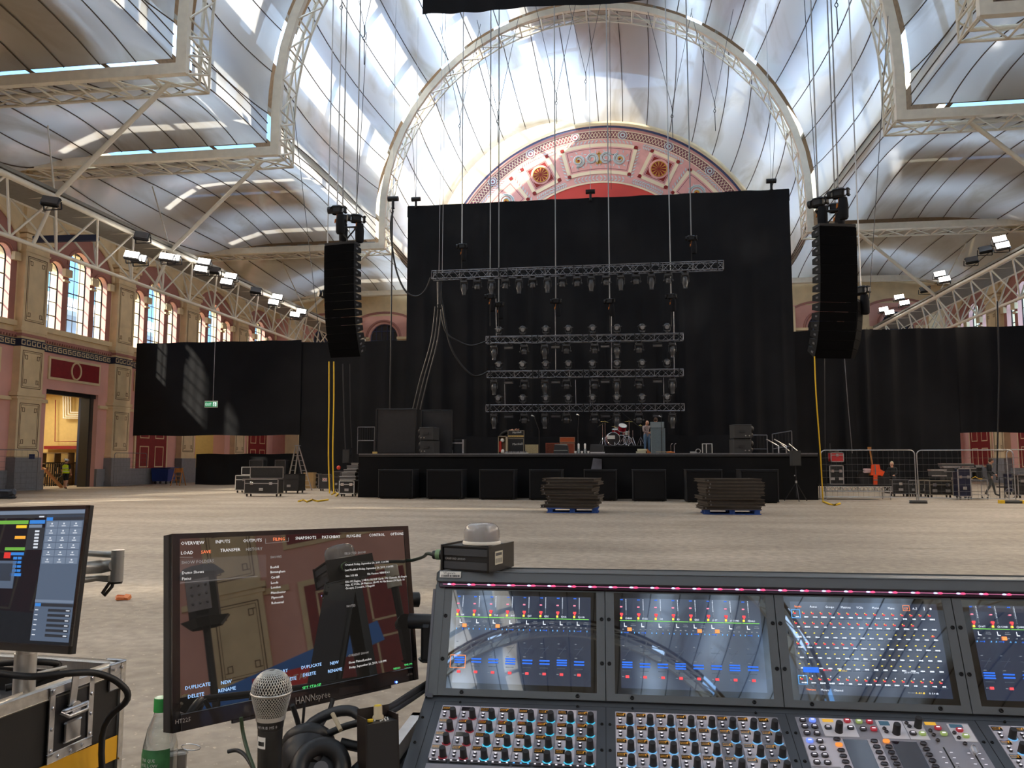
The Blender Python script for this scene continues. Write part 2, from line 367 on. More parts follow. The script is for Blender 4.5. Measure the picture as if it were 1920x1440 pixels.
# pilasters -----------------------------------------------------------
def pilaster(X, d, y):
    b = MB(); P = lambda s, z, q: (X + d * q, y + s, z)
    b.use(CREAM)
    b.box(P(0, 8.0, 0.2), (0.5, 1.8, 12.4)); b.use(GREYB); b.box(P(0, 0.9, 0.26), (0.62, 1.95, 1.8)); b.box(P(0, 0.15, 0.3), (0.72, 2.1, 0.3))
    b.use(CREAM)
    for z, h, w, q in ((1.95, 0.2, 1.9, 0.3), (5.05, 0.12, 2.0, 0.3), (5.25, 0.2, 2.1, 0.34), (8.85, 0.25, 2.0, 0.3), (13.2, 0.12, 1.95, 0.3), (13.75, 0.2, 2.0, 0.33), (13.98, 0.22, 2.2, 0.4), (14.25, 0.2, 2.4, 0.5)):
        b.box(P(0, z, q / 2 + 0.08), (q + 0.2, w, h))
    b.use(NAVY); b.box(P(0, 8.08, 0.24), (0.5, 1.86, 0.42)); b.use(CREAM)
    for k in range(5):
        s = -0.78 + 0.39 * k
        for (a, z, w_, h_) in ((0, 8.2, 0.28, 0.05), (-0.12, 8.08, 0.05, 0.26), (0.02, 7.97, 0.26, 0.05), (0.12, 8.04, 0.05, 0.16)): b.box(P(s + a, z, 0.495), (0.015, w_, h_))
    b.use(MAUVE); b.box(P(0, 8.5, 0.26), (0.5, 1.9, 0.16))
    b.use(LINE)
    for z0, z1 in ((2.3, 4.75), (5.6, 7.65), (9.3, 12.9)):
        for ins, t in ((0.18, 0.035), (0.27, 0.018)):
            w = 0.9 - ins; zc = (z0 + z1) / 2; h = (z1 - z0) / 2 - (ins - 0.18)
            for s in (-w, w): b.box(P(s, zc, 0.455), (0.012, t, 2 * h))
            for q in (-h, h): b.box(P(0, zc + q, 0.455), (0.012, 2 * w, t))
        for s in (-1, 1):           # little key corners
            for zz, dz in ((z0, 1), (z1, -1)):
                for a, c, w_, h_ in ((0.48, 0.25, 0.24, 0.03), (0.37, 0.36, 0.03, 0.24), (0.44, 0.46, 0.16, 0.03), (0.52, 0.36, 0.03, 0.2)):
                    b.box(P(s * a, zz + dz * c, 0.455), (0.012, w_, h_))
    b.use(CREAM); b.box(P(0, 17.9, 0.05), (0.3, 1.5, 7.1))
    return b
n = 0
pl = pilaster(XL, 1, 0).build('trim_1'); pr = pilaster(XR, -1, 0).build('trim_2')
for k, y in enumerate(BAYS[:11]):
    for src, nm in ((pl, 'left'), (pr, 'right')):
        o = src if k == 0 else src.copy()
        if k: COL.objects.link(o)
        n += 1; o.name = 'trim_%d' % n; o.location = (0, y, 0); struct(o, 'cream pilaster with thin lined panels and grey base')
# windows ---------------------------------------------------------------
GLASS = bpy.data.materials.new('window_glass'); GLASS.use_nodes = True
nt = GLASS.node_tree; nt.nodes.clear(); o_ = nt.nodes.new('ShaderNodeOutputMaterial'); t_ = nt.nodes.new('ShaderNodeBsdfTransparent'); gl_ = nt.nodes.new('ShaderNodeBsdfGlossy'); mx_ = nt.nodes.new('ShaderNodeMixShader')
gl_.inputs['Roughness'].default_value = 0.03; mx_.inputs[0].default_value = 0.05; t_.inputs[0].default_value = (0.93, 0.95, 0.95, 1)
nt.links.new(t_.outputs[0], mx_.inputs[1]); nt.links.new(gl_.outputs[0], mx_.inputs[2]); nt.links.new(mx_.outputs[0], o_.inputs[0])
BARM = mat('dark_glazing_bars', lin((52, 48, 50)), 0.5)
def make_window(X, d, idx):
    b = MB(); q = 0.36; P = lambda s, z: (X - d * q, s, z)
    g = MB()
    for c, w, zsill, zs in OPEN:
        out = [(c - w, zsill)] + arch_pts(c, w, zs) + [(c + w, zsill)]
        b.tube([P(s, z) for s, z in out], 0.05, 4, closed=True, smooth=False)
        nb = 2 if w < 0.7 else 4
        for i in range(1, nb):
            s = c - w + 2 * w * i / nb; b.bar(P(s, zsill), P(s, zs + sqrt(max(0, w * w - (s - c) ** 2))), 0.035)
        z = zsill + 0.82; k = 0
        while z < zs + w * 0.9:
            hw = w if z < zs else sqrt(max(0, w * w - (z - zs) ** 2)); b.bar(P(c - hw, z), P(c + hw, z), 0.04 if k % 2 else 0.06); z += 0.82; k += 1
        g.add([P(s, z) for s, z in out], [tuple(range(len(out)))])
    f = b.build('window_frame', BARM); f.name = 'window_%d' % idx; gl = g.build('glass', GLASS, f); return f
wl = make_window(XL, 1, 1); wr = make_window(XR, -1, 2); n = 0
for k, y in enumerate([BAYS[0] + 8.2] + BAYS):
    for src in (wl, wr):
        o = src if k == 0 else copy_tree(src)
        n += 1; o.name = 'window_%d' % n; o.location = (0, y - 4.1, 0); struct(o, 'triple arched window with dark glazing bars')

# end wall ---------------------------------------------------------------
b = MB(); Y = YEND
b.use(PINK)
EW = [(-27.9, 1.35), (-22.3, 1.35), (-16.3, 1.35), (11.2, 1.35), (17.3, 1.35), (23.4, 1.35)]
XMC, ZMC, RM = -2.0, 17.3, 15.4
def rect(x0, x1, z0, z1, y=Y): b.quad((x0, y, z0), (x1, y, z0), (x1, y, z1), (x0, y, z1))
b.use(PINK)
cuts = [XL]
for c, w in EW: cuts += [c - w, c + w]
cuts.append(XR); ZSP = 13.1
for i in range(0, len(cuts) - 1):
    if i % 2 == 0: rect(cuts[i], cuts[i + 1], 0, 15.2)
for c, w in EW:
    rect(c - w, c + w, 0, 7.5); ap = arch_pts(c, w, ZSP)
    for (a, za), (e, ze) in zip(ap, ap[1:]): b.add([(a, Y, za), (e, Y, ze), (e, Y, 15.2), (a, Y, 15.2)], [(0, 1, 2, 3)])
    for (a, za), (e, ze) in zip([(c - w, 7.5)] + ap, ap + [(c + w, 7.5)]): b.quad((a, Y, za), (e, Y, ze), (e, Y + 0.5, ze), (a, Y + 0.5, za))
b.use(CREAM); rect(XL, XR, 15.2, 36)
b.quad((XL, Y + .9, 0), (XR, Y + .9, 0), (XR, Y + .9, 36), (XL, Y + .9, 36))
struct(b.build('wall_end'), 'pink end wall behind the stage')
b = MB()
for c, w in EW:
    b.use(MAUVE); b.tube([(x, Y - 0.06, z) for x, z in arch_pts(c, w + 0.28, ZSP, 16)], 0.12, 5)
    # segmental mauve arch over each window
    pts = [(c - 3.0 * cos(pi * i / 14), 14.1 + 1.3 * sin(pi * i / 14)) for i in range(15)]
    for (a, za), (e, ze) in zip(pts, pts[1:]):
        b.use(MAUVE); b.add([(a, Y - .04, za), (e, Y - .04, ze), (e, Y - .04, ze + .22), (a, Y - .04, za + .22)], [(0, 1, 2, 3)])
        b.use(PINK); b.add([(a, Y - .03, 13.9), (e, Y - .03, 13.9), (e, Y - .03, ze), (a, Y - .03, za)], [(0, 1, 2, 3)]) if abs((a + e) / 2 - c) > w + 0.5 else None
    b.use(CREAM)
    for s in (-1, 1):
        for z, h, q in ((13.05, 0.22, 0.3), (12.75, 0.25, 0.2), (12.4, 0.12, 0.12)): b.box((c + s * 2.2, Y - q / 2, z), (1.7, q, h))
for x in (-30.9, -25.1, -19.3, -13.0, 8.2, 14.2, 20.3, 26.4):
    b.use(CREAM); b.box((x, Y - 0.25, 7.5), (1.3, 0.5, 15.0)); b.use(GREYB); b.box((x, Y - 0.3, 0.9), (1.45, 0.65, 1.8))
    b.use(LINE)
    for s in (-0.42, 0.42): b.box((x + s, Y - 0.51, 11), (0.03, 0.02, 4))
struct(b.build('trim_40'), 'cream pilasters and arch mouldings of the end wall')
# red panelled doors of the end wall
for i, (x0, x1) in enumerate(((-29.9, -26.4), (-24.2, -20.2), (15.4, 19.4), (21.3, 25.3))):
    b = MB(); b.use(RED); b.bx(x0, x1, Y - 0.12, Y, 0, 5.2)
    b.use(CREAM); k = 4
    for j in range(k):
        for z0, z1 in ((0.5, 2.4), (2.6, 4.3), (4.5, 5.0)):
            cx = x0 + (x1 - x0) * (j + 0.5) / k; w = (x1 - x0) / k * 0.32
            for a, zz, ww, hh in ((-w, (z0 + z1) / 2, 0.06, z1 - z0), (w, (z0 + z1) / 2, 0.06, z1 - z0), (0, z0, 2 * w, 0.06), (0, z1, 2 * w, 0.06)): b.box((cx + a, Y - 0.13, zz), (ww, 0.03, hh))
    struct(b.build('door_%d' % (i + 3)), 'deep red panelled double door in the end wall')
# blind windows with blue bars
BLBAR = mat('blue_grey_bars', lin((52, 62, 96)), 0.5); FROST = mat('grey_blind_glass', lin((150, 148, 138)), 0.5, var=0.2, scale=0.8)
DKGL = mat('dark_glass', lin((58, 56, 58)), 0.2)
for i, (c, w) in enumerate(EW):
    b = MB(); out = [(c - w, 7.5)] + arch_pts(c, w, ZSP) + [(c + w, 7.5)]
    b.use(BLBAR); b.tube([(x, Y + 0.3, z) for x, z in out], 0.07, 4, closed=True, smooth=False)
    for k in range(1, 5):
        x = c - w + 2 * w * k / 5; b.bar((x, Y + .3, 7.5), (x, Y + .3, ZSP + sqrt(max(0, w * w - (x - c) ** 2))), 0.06)
    for k in range(7): z = 8.4 + 0.9 * k; hw = w if z < ZSP else sqrt(max(0, w * w - (z - ZSP) ** 2)); b.bar((c - hw, Y + .3, z), (c + hw, Y + .3, z), 0.07)
    f = b.build('window_%d' % (40 + i)); struct(f, 'arched window of the end wall with blue glazing bars')
    g = MB(); g.add([(x, Y + .4, z) for x, z in out], [tuple(range(len(out)))]); g.build('glass', FROST if i in (2,) else DKGL, f)
# rear wall behind the camera
b = MB(); b.use(PINK); b.bx(XL - 1.3, XR + 1.3, YBACK - 1, YBACK, 0, 14); b.use(CREAM); b.bx(XL - 1.3, XR + 1.3, YBACK - 1, YBACK, 14, 38)
struct(b.build('wall_rear'), 'plain pink and cream rear wall')

# painted lunette above the backdrop -----------------------------------------
LB = mat('lunette_pink', lin((236, 170, 160)), 0.8, var=0.05, scale=2); LR = mat('lunette_red', lin((210, 74, 64)), 0.8)
LCR = mat('lunette_cream', lin((250, 226, 190)), 0.8); LGR = mat('lunette_grey_leaf', lin((206, 210, 208)), 0.8); LGO = mat('lunette_gold', lin((206, 150, 52)), 0.6)
LMV = mat('lunette_plum', lin((138, 78, 84)), 0.8); LDR = mat('lunette_dark_red', lin((140, 34, 30)), 0.8)
b = MB()
def pol(r, t, q): return (XMC + r * sin(t), Y - q, ZMC + r * cos(t))       # t measured from the top
def band(r0, r1, t0, t1, q, m, n=None):
    n = n or max(2, int(abs(t1 - t0) / 0.035)); b.use(m); vs = []
    for i in range(n + 1):
        t = t0 + (t1 - t0) * i / n; vs += [pol(r0, t, q), pol(r1, t, q)]
    b.add(vs, [(2 * i, 2 * i + 1, 2 * i + 3, 2 * i + 2) for i in range(n)])
H = pi / 2
band(9.8, 15.4, -H, H, 0.02, LB); b.use(LR); b.add([pol(0, 0, 0.02)] + [pol(9.8, -H + pi * i / 40, 0.02) for i in range(41)], [(0, i, i + 1) for i in range(1, 41)])
band(15.15, 15.4, -H, H, 0.30, CREAM); band(14.95, 15.15, -H, H, 0.25, BLBAR)
band(14.72, 14.80, -H, H, 0.04, LCR); band(13.95, 14.02, -H, H, 0.04, LCR); band(14.02, 14.72, -H, H, 0.035, LMV)
for i in range(150):
    t = -H + pi * (i + 0.5) / 150; c = 14.37; b.use(LCR); d = 0.008
    b.add([pol(c - .3, t - .0095, .05), pol(c - .24, t - .011, .05), pol(c + .3, t + .0095, .05), pol(c + .24, t + .011, .05)], [(0, 1, 2, 3)])
    b.add([pol(c + .3, t - .0095, .05), pol(c + .24, t - .011, .05), pol(c - .3, t + .0095, .05), pol(c - .24, t + .011, .05)], [(0, 1, 2, 3)])
for k in range(-4, 5):
    t = radians(17.5 * k + 8.75); c = Vector(pol(14.37, t, 0.06))
    for r, m in ((0.42, LGR), (0.34, LMV), (0.25, LGR), (0.12, LMV)):
        b.use(m); c.y -= 0.01; b.add([c] + [c + Vector((r * cos(a * pi / 10), 0, r * sin(a * pi / 10))) for a in range(20)], [(0, i, i % 20 + 1) for i in range(1, 21)])
band(9.8, 9.95, -H, H, 0.05, LCR)
def leaf(p, dirv, nrm, L=0.42, w=0.09):
    d = (dirv + nrm).normalized() * L; s = Vector((-d.z, 0, d.x)).normalized() * w
    b.add([p, p + d * .45 + s, p + d, p + d * .4 - s * .6], [(0, 1, 2, 3)])
def garland(path, rev=False):
    b.use(LGR)
    for p, q in zip(path, path[1:]):
        d = (q - p).normalized(); nrm = Vector((-d.z, 0, d.x)); leaf(p, d, nrm * 1.0); leaf(p, d, -nrm * 1.0)
for t0, t1 in ((-58, -40), (-34, -17), (-13, 13), (17, 34), (40, 58)):
    for r in (13.62, 10.25):
        for a, e in ((t0, (t0 + t1) / 2), (t1, (t0 + t1) / 2)):
            m_ = 9 if r > 12 else 7
            garland([Vector(pol(r, radians(a + (e - a) * i / m_), 0.05)) for i in range(m_ + 1)])
for t in (-56, -37, -15.5, 15.5, 37, 56):
    garland([Vector(pol(10.5 + 0.32 * i, radians(t), 0.05)) for i in range(10)])
def tile_panel(t, w, h, rc, scroll):
    c = Vector(pol(rc, t, 0.05)); X_ = Vector((cos(t), 0, -sin(t))); Z_ = Vector((sin(t), 0, cos(t)))
    def pt(u, v, q=0.0):
        if scroll: a = t + u / rc; return Vector(pol(rc + v, a, 0.05 + q))
        return c + X_ * u + Z_ * v + Vector((0, -q, 0))
    def frame(w_, h_, th, q, m, fill=None):
        b.use(m); N = 10
        for v0, v1 in ((-h_, -h_ + th), (h_ - th, h_)):
            for i in range(N): u0, u1 = -w_ + 2 * w_ * i / N, -w_ + 2 * w_ * (i + 1) / N; b.quad(pt(u0, v0, q), pt(u1, v0, q), pt(u1, v1, q), pt(u0, v1, q))
        for u0, u1 in ((-w_, -w_ + th), (w_ - th, w_)): b.quad(pt(u0, -h_, q), pt(u1, -h_, q), pt(u1, h_, q), pt(u0, h_, q))
        if fill:
            b.use(fill)
            for i in range(N): u0, u1 = -w_ + 2 * w_ * i / N, -w_ + 2 * w_ * (i + 1) / N; b.quad(pt(u0, -h_, q - .005), pt(u1, -h_, q - .005), pt(u1, h_, q - .005), pt(u0, h_, q - .005))
    frame(w, h, 0.32, 0.01, LCR, LB); frame(w - .45, h - .45, 0.05, 0.012, LMV)
    for su in (-1, 1):
        for sv in (-1, 1):
            p = pt(su * (w - .16), sv * (h - .16), 0.03); b.use(LDR); b.add([p] + [p + Vector((.17 * cos(a * pi / 5), 0, .17 * sin(a * pi / 5))) for a in range(10)], [(0, i, i % 10 + 1) for i in range(1, 11)])
    def disc(u, v, r, q, m, n=24):
        b.use(m); p = pt(u, v, q); b.add([p] + [p + Vector((r * cos(a * 2 * pi / n), 0, r * sin(a * 2 * pi / n))) for a in range(n)], [(0, i, i % n + 1) for i in range(1, n + 1)])
    if scroll == 0:
        b.use(LDR); k = w - .55; b.quad(pt(-k, -k, .02), pt(k, -k, .02), pt(k, k, .02), pt(-k, k, .02))
        disc(0, 0, 0.92, .03, LB); disc(0, 0, 0.72, .04, LDR); b.use(LGO)
        p = pt(0, 0, .05)
        for a in range(12):
            an = a * pi / 6; d = Vector((cos(an), 0, sin(an))); s = Vector((-sin(an), 0, cos(an))) * .05; b.add([p + d * .1, p + d * .66 - s, p + d * .66 + s], [(0, 1, 2)])
        b.tube([p + Vector((.7 * cos(a * pi / 12), 0, .7 * sin(a * pi / 12))) for a in range(24)], .04, 4, closed=True)
    else:
        for u in ((-1.9, -0.65, 0.65, 1.9) if scroll > 1 else (0,)):
            b.use(LGR)
            for r0 in ((0.62, 0.5) if scroll > 1 else (0.8, 0.66)):
                sp = [pt(u, 0, .03) + Vector((r0 * (1 - i / 34) * cos(i * .42 + u), 0, r0 * (1 - i / 34) * sin(i * .42 + u))) for i in range(26)]; b.tube(sp, 0.065, 4)
            for a in range(9):
                an = a * pi / 4.5 + .3; p = pt(u, 0, .03) + Vector((.62 * cos(an), 0, .62 * sin(an))); leaf(p, Vector((cos(an), 0, sin(an))), Vector((-sin(an), 0, cos(an))) * .6, .34, .08)
            if abs(u) > 1 or scroll == 1: disc(u, 0, 0.3, .05, LGO); disc(u, 0, 0.1, .06, LDR)
            else: disc(u, 0, 0.2, .05, LB)
        if scroll > 1:
            b.use(LGO); b.box(pt(0, .1, .05), (.1, .02, 1.1)); b.box(pt(0, -.35, .05), (.5, .02, .3)); b.box(pt(0, .45, .05), (.4, .02, .12))
tile_panel(0, 3.25, 1.45, 12.1, 2)
for s in (-1, 1): tile_panel(s * radians(26.6), 1.45, 1.45, 12.1, 0); tile_panel(s * radians(46), 1.9, 1.45, 12.1, 1)
struct(b.build('trim_41'), 'painted pink lunette with rosettes, scrolls and leaf garlands above the stage')

# cross trusses and fabric ceiling --------------------------------------------
def profile(off=0.0, xc=XC, r=RH, zb=ZB, zs=ZS, nA=9, nL=3, nC=44):
    """points of the cross section from left wall to right wall, off = outward offset"""
    R = r + off; p = []
    for i in range(nA): p.append((XL + (xc - R - XL) * i / nA, zb + off))
    for i in range(nL): p.append((xc - R, zb + off + (zs - zb - off) * i / nL))
    for i in range(nC + 1): a = pi * i / nC; p.append((xc - R * cos(a), zs + R * sin(a)))
    for i in range(nL - 1, -1, -1): p.append((xc + R, zb + off + (zs - zb - off) * i / nL))
    for i in range(nA - 1, -1, -1): p.append((XR + (xc + R - XR) * i / nA, zb + off))
    return p
def fabric_material():
    m = bpy.data.materials.new('white_roof_lining'); m.use_nodes = True; nt = m.node_tree; nt.nodes.clear(); N = nt.nodes.new
    out = N('ShaderNodeOutputMaterial'); dif = N('ShaderNodeBsdfDiffuse'); tr = N('ShaderNodeBsdfTranslucent'); tp = N('ShaderNodeBsdfTransparent'); gl = N('ShaderNodeBsdfGlossy')
    tc = N('ShaderNodeTexCoord'); nz = N('ShaderNodeTexNoise'); nz.inputs['Scale'].default_value = 0.3; nz.inputs['Detail'].default_value = 8; nz.inputs['Distortion'].default_value = 1.2
    mp = N('ShaderNodeMapping'); mp.inputs['Scale'].default_value = (1.0, 0.35, 1.0); nt.links.new(tc.outputs['Object'], mp.inputs[0]); nt.links.new(mp.outputs[0], nz.inputs['Vector'])
    cr = N('ShaderNodeValToRGB'); cr.color_ramp.elements[0].position = 0.25; cr.color_ramp.elements[0].color = (*lin((184, 176, 160)), 1); cr.color_ramp.elements[1].position = 0.5; cr.color_ramp.elements[1].color = (*lin((212, 216, 220)), 1)
    nt.links.new(nz.outputs[0], cr.inputs[0])
    nt.links.new(cr.outputs[0], tr.inputs['Color'])
    c2 = N('ShaderNodeValToRGB'); c2.color_ramp.elements[0].position = 0.28; c2.color_ramp.elements[0].color = (*lin((178, 160, 132)), 1); c2.color_ramp.elements[1].position = 0.48; c2.color_ramp.elements[1].color = (*lin((230, 220, 200)), 1)
    nt.links.new(nz.outputs[0], c2.inputs[0]); nt.links.new(c2.outputs[0], dif.inputs['Color'])
    gl.inputs['Roughness'].default_value = 0.12; gl.inputs['Color'].default_value = (1, 1, 1, 1)
    m1 = N('ShaderNodeMixShader'); m1.inputs[0].default_value = 0.5; nt.links.new(dif.outputs[0], m1.inputs[1]); nt.links.new(tr.outputs[0], m1.inputs[2])
    m2 = N('ShaderNodeMixShader'); m2.inputs[0].default_value = 0.05; nt.links.new(m1.outputs[0], m2.inputs[1]); nt.links.new(tp.outputs[0], m2.inputs[2])
    m3 = N('ShaderNodeMixShader'); m3.inputs[0].default_value = 0.07; nt.links.new(m2.outputs[0], m3.inputs[1]); nt.links.new(gl.outputs[0], m3.inputs[2]); nt.links.new(m3.outputs[0], out.inputs[0]); return m
FAB = fabric_material(); SEAM = mat('dark_seam_cord', lin((92, 80, 66)), 0.7)
TF = [y - 1.7 for y in TRY]
fb = MB(); sb = MB(); fb.use(FAB); fb.use(SEAM)
for k in range(len(TRY) - 1):
    y1 = 71.75 if k == 0 else TF[k] + 0.15; y0 = TRY[k + 1] - 0.05
    pa = profile(0.35); pb = profile(0.35) if k else profile(0.25, XMC, RM - .1, 17.1, 17.35)
    L = y1 - y0; amp = min(1.5, L * 0.075); NY = 12; n_ = len(pa); vs = []
    for j in range(NY + 1):
        t = j / NY; y = y0 + L * t; s = sin(pi * t) ** 0.8 if 0 < t < 1 else 0
        for i in range(n_):
            x = pa[i][0] * (1 - t) + pb[i][0] * t; z = pa[i][1] * (1 - t) + pb[i][1] * t
            if 12 <= i < n_ - 12:
                q = Vector((x - XC, 0, z - (ZS - 2))).normalized(); x += q.x * amp * s * .7; z += q.z * amp * s * .7
            elif i < 9 or i > n_ - 10:
                u = (i if i < 9 else n_ - 1 - i) / 9; z += amp * s * 0.8 * min(1, u * 2.2) - 2.2 * (1 - min(1, u * 2.0)) ** 1.5 * (0.4 + 0.6 * s)
            else: q = -1 if i < n_ / 2 else 1; x += q * amp * s * 0.5; z += amp * s * 0.8
            yy = y
            if k == 0 and 15 <= i <= 31: yy = min(y, 71.75 - 2.9 * sin(pi * (i - 14) / 18) ** .5 * max(0, t * 2 - 1))  # lining edge cut back on the left so sun reaches the lunette
            vs.append((x, yy, z))
    fb.cur = 0; fb.add(vs, [(j * n_ + i, j * n_ + i + 1, (j + 1) * n_ + i + 1, (j + 1) * n_ + i) for j in range(NY) for i in range(n_ - 1)], True)
    fb.cur = 1
    for i in range(1, n_ - 1):
        if 12 <= i < n_ - 12 and i % 2: continue
        fb.tube([(vs[j * n_ + i][0] + (XC - vs[j * n_ + i][0]) * .002, vs[j * n_ + i][1], vs[j * n_ + i][2] - .03) for j in range(NY + 1)], 0.035, 4)
struct(fb.build('ceiling'), 'taut off-white roof lining with dark seams, strung between the steel arches')

ROOFB = mat('dark_roof_boards', lin((120, 96, 72)), 0.85, var=0.2); RSTEEL = mat('roof_steel', lin((120, 116, 108)), 0.6)
rb = MB(); rb.use(ROOFB)
rp = profile(3.0, nA=9)
rng = random.Random(3)
for k in range(len(TRY) - 1):
    ya, yb = TRY[k + 1], (TRY[k] if k else 72.9)
    M_ = 3 if yb - ya > 10 else 2
    for j in range(M_):
        u0, u1 = ya + (yb - ya) * j / M_, ya + (yb - ya) * (j + 1) / M_
        for i in range(12, len(rp) - 13):
            (x0, z0), (x1, z1) = rp[i], rp[i + 1]; e = 1.0
            if ((i - 12) % 4 in (0, 1) and not (28 < i < 46)) or (i >= 37 and i % 4 == 0) or (k == 0 and j > 0 and 14 <= i <= 32): e = 0.12      # glazed, openings laid out to steer the sun: only a rib stays
            rb.quad((x0, u0, z0), (x1, u0, z1), (x1, u0 + (u1 - u0) * e, z1), (x0, u0 + (u1 - u0) * e, z0))
ops = sorted([(57.2 + 9.4, .6), (37.9 + 6.4, .55), (29.1 + 4.9, .5), (52.5, .5), (8.0, 1.0), (-9, 1.0)]); ya = YBACK  # aisle slots placed to make the slits above the beams look bright
for y_, w_ in ops + [(72.9, 0)]:
    for i in list(range(0, 12)) + list(range(len(rp) - 13, len(rp) - 1)):
        (x0, z0), (x1, z1) = rp[i], rp[i + 1]; rb.quad((x0, ya, z0), (x1, ya, z1), (x1, y_, z1), (x0, y_, z0))
        if i % 3 == 0: rb.quad((x0, y_, z0), (x0 + .3, y_, z0), (x0 + .3, y_ + w_, z0), (x0, y_ + w_, z0))
    ya = y_ + w_
for yr in TRY[1:]:  # unseen opaque strips added to block sun through the truss gaps
    if yr == 58.0: continue
    for i in range(12, len(rp) - 13):
        (x0, z0), (x1, z1) = rp[i], rp[i + 1]; rb.quad((x0 * .99, yr - 4.8, z0 - .3), (x1 * .99, yr - 4.8, z1 - .3), (x1 * .99, yr - 1.6, z1 - .3), (x0 * .99, yr - 1.6, z0 - .3))
rb.use(RSTEEL)
for k in range(len(TRY) - 1):
    ya, yb = TRY[k + 1], TRY[k]
    for i in range(14, 52, 4):
        (x0, z0) = rp[i]; (x1, z1) = rp[i + 4]; m_ = 3
        for j in range(m_): u0, u1 = ya + (yb - ya) * j / m_, ya + (yb - ya) * (j + 1) / m_; rb.bar((x0, u0, z0), (x0, u1, z0), 0.25)
rb.use(ROOFB)
rb.quad((rp[0][0] - 1.4, YBACK, 20.8), (XL + 0.1, YBACK, 20.8), (XL + .1, 73, 20.8), (rp[0][0] - 1.4, 73, 20.8)); rb.quad((XR - .1, YBACK, 20.8), (XR + 1.4, YBACK, 20.8), (XR + 1.4, 73, 20.8), (XR - .1, 73, 20.8))
struct(rb.build('roof'), 'outer glazed roof above the lining, openings and added strips shaped for the sun')

# white steel cross trusses
tp_ = profile(0.0, nC=28); tin = profile(-0.45, nC=28)
for k, (yr, yf) in enumerate(zip(TRY[:10], TF)):
    if k == 0: continue
    b = MB(); b.use(STEEL_W)
    # front chord: flat box band following the section
    n_ = len(tp_)
    vs = []
    for (xo, zo), (xi, zi) in zip(tp_, tin): vs += [(xo, yf - .15, zo), (xi, yf - .15, zi), (xi, yf + .15, zi), (xo, yf + .15, zo)]
    b.add(vs, [(4 * i + a, 4 * i + (a + 1) % 4, 4 * (i + 1) + (a + 1) % 4, 4 * (i + 1) + a) for i in range(n_ - 1) for a in range(4)])
    b.tube([(x, yr, z) for x, z in tp_], 0.10, 5); b.tube([(x, yr, z) for x, z in tin], 0.07, 5)
    for i in range(0, n_ - 1):
        (xo, zo), (xi, zi) = tp_[i], tin[i]; (xo2, zo2), (xi2, zi2) = tp_[i + 1], tin[i + 1]
        b.cyl((xi, yf, zi), (xi, yr, zi), 0.06, n=4); b.cyl((xi, yf, zi), (xi2, yr, zi2), 0.05, n=4); b.cyl((xi, yr, zi), (xo2, yr, zo2), 0.045, n=4); b.cyl((xo, yf, zo), (xo, yr, zo), .05, n=4)
    b.use(RSTEEL)
    for i in range(0, 9): # clutter inside the aisle beams
        x = tp_[i][0]; b.box((x + .6, yf + .9, ZB + .25), (1.1, .5, .12))
    o = b.build('trim_%d' % (50 + k)); struct(o, 'white steel cross truss arching over the nave')
# end beam against the end wall
b = MB(); b.use(STEEL_W); b.bx(XL, XMC - RM + .3, 70.6, 71.2, 16.9, 17.35); b.bx(XMC + RM - .3, XR, 70.6, 71.2, 16.9, 17.35); struct(b.build('trim_60'), 'pale beam along the end wall')
# lengthwise trusses with grey walkways and slanting braces
WALK = mat('grey_walkway_sheet', lin((128, 124, 114)), 0.6, var=0.1)
ZT, ZL_ = 12.75, 10.7
for nm, X, d in (('trim_61', -23.8, 1), ('trim_62', 21.2, -1)):
    b = MB(); b.use(STEEL_W); y0, y1 = -60, 71
    a_, b_, c_ = (X, ZT), (X - d * 2.2, ZT + .1), (X - d * 0.9, ZL_)
    for (x, z), r in ((a_, .13), (b_, .08), (c_, .09)): b.cyl((x, y0, z), (x, y1, z), r, n=6)
    N_ = 48
    for i in range(N_):
        ya, yb = y0 + (y1 - y0) * i / N_, y0 + (y1 - y0) * (i + 1) / N_; ym = (ya + yb) / 2
        for (x, z) in (a_, b_): b.cyl((x, ya, z), (c_[0], ym, c_[1]), .05, n=4); b.cyl((c_[0], ym, c_[1]), (x, yb, z), .05, n=4)
        b.cyl((a_[0], ya, a_[1]), (b_[0], ya, b_[1]), .04, n=4)
    b.use(WALK); b.bx(X - d * 0.25, X - d * 2.0, y0, y1, ZT + .02, ZT + .06)
    b.bx(X - d * 0.1, X + d * 0.12, y0, y1, ZT + .16, ZT + .3)
    b.use(STEEL_W)
    for yr in TRY[1:5]:
        zc = ZB - .3; b.cyl((X, yr - .8, ZT), (X + d * 5.0, yr - .8, zc), .11, n=6)
        b.cyl((c_[0], yr - .8, c_[1]), (a_[0], yr - .8, a_[1]), .08, n=5)
        b.cyl((X, yr - .8, ZT), (X - d * 4, yr + 3.5, ZB + .2), .04, n=5)
    struct(b.build(nm), 'white lattice truss running the length of the hall')
    if d == 1:
        b = MB(); p, q = atX(62, 449, -26.5), atX(185, 446, -24.6); b.bar(p, q, .28, .28); tag(b.build('roof_strut', NAVY), 'dark blue steel strut below the left lattice truss', 'beam')
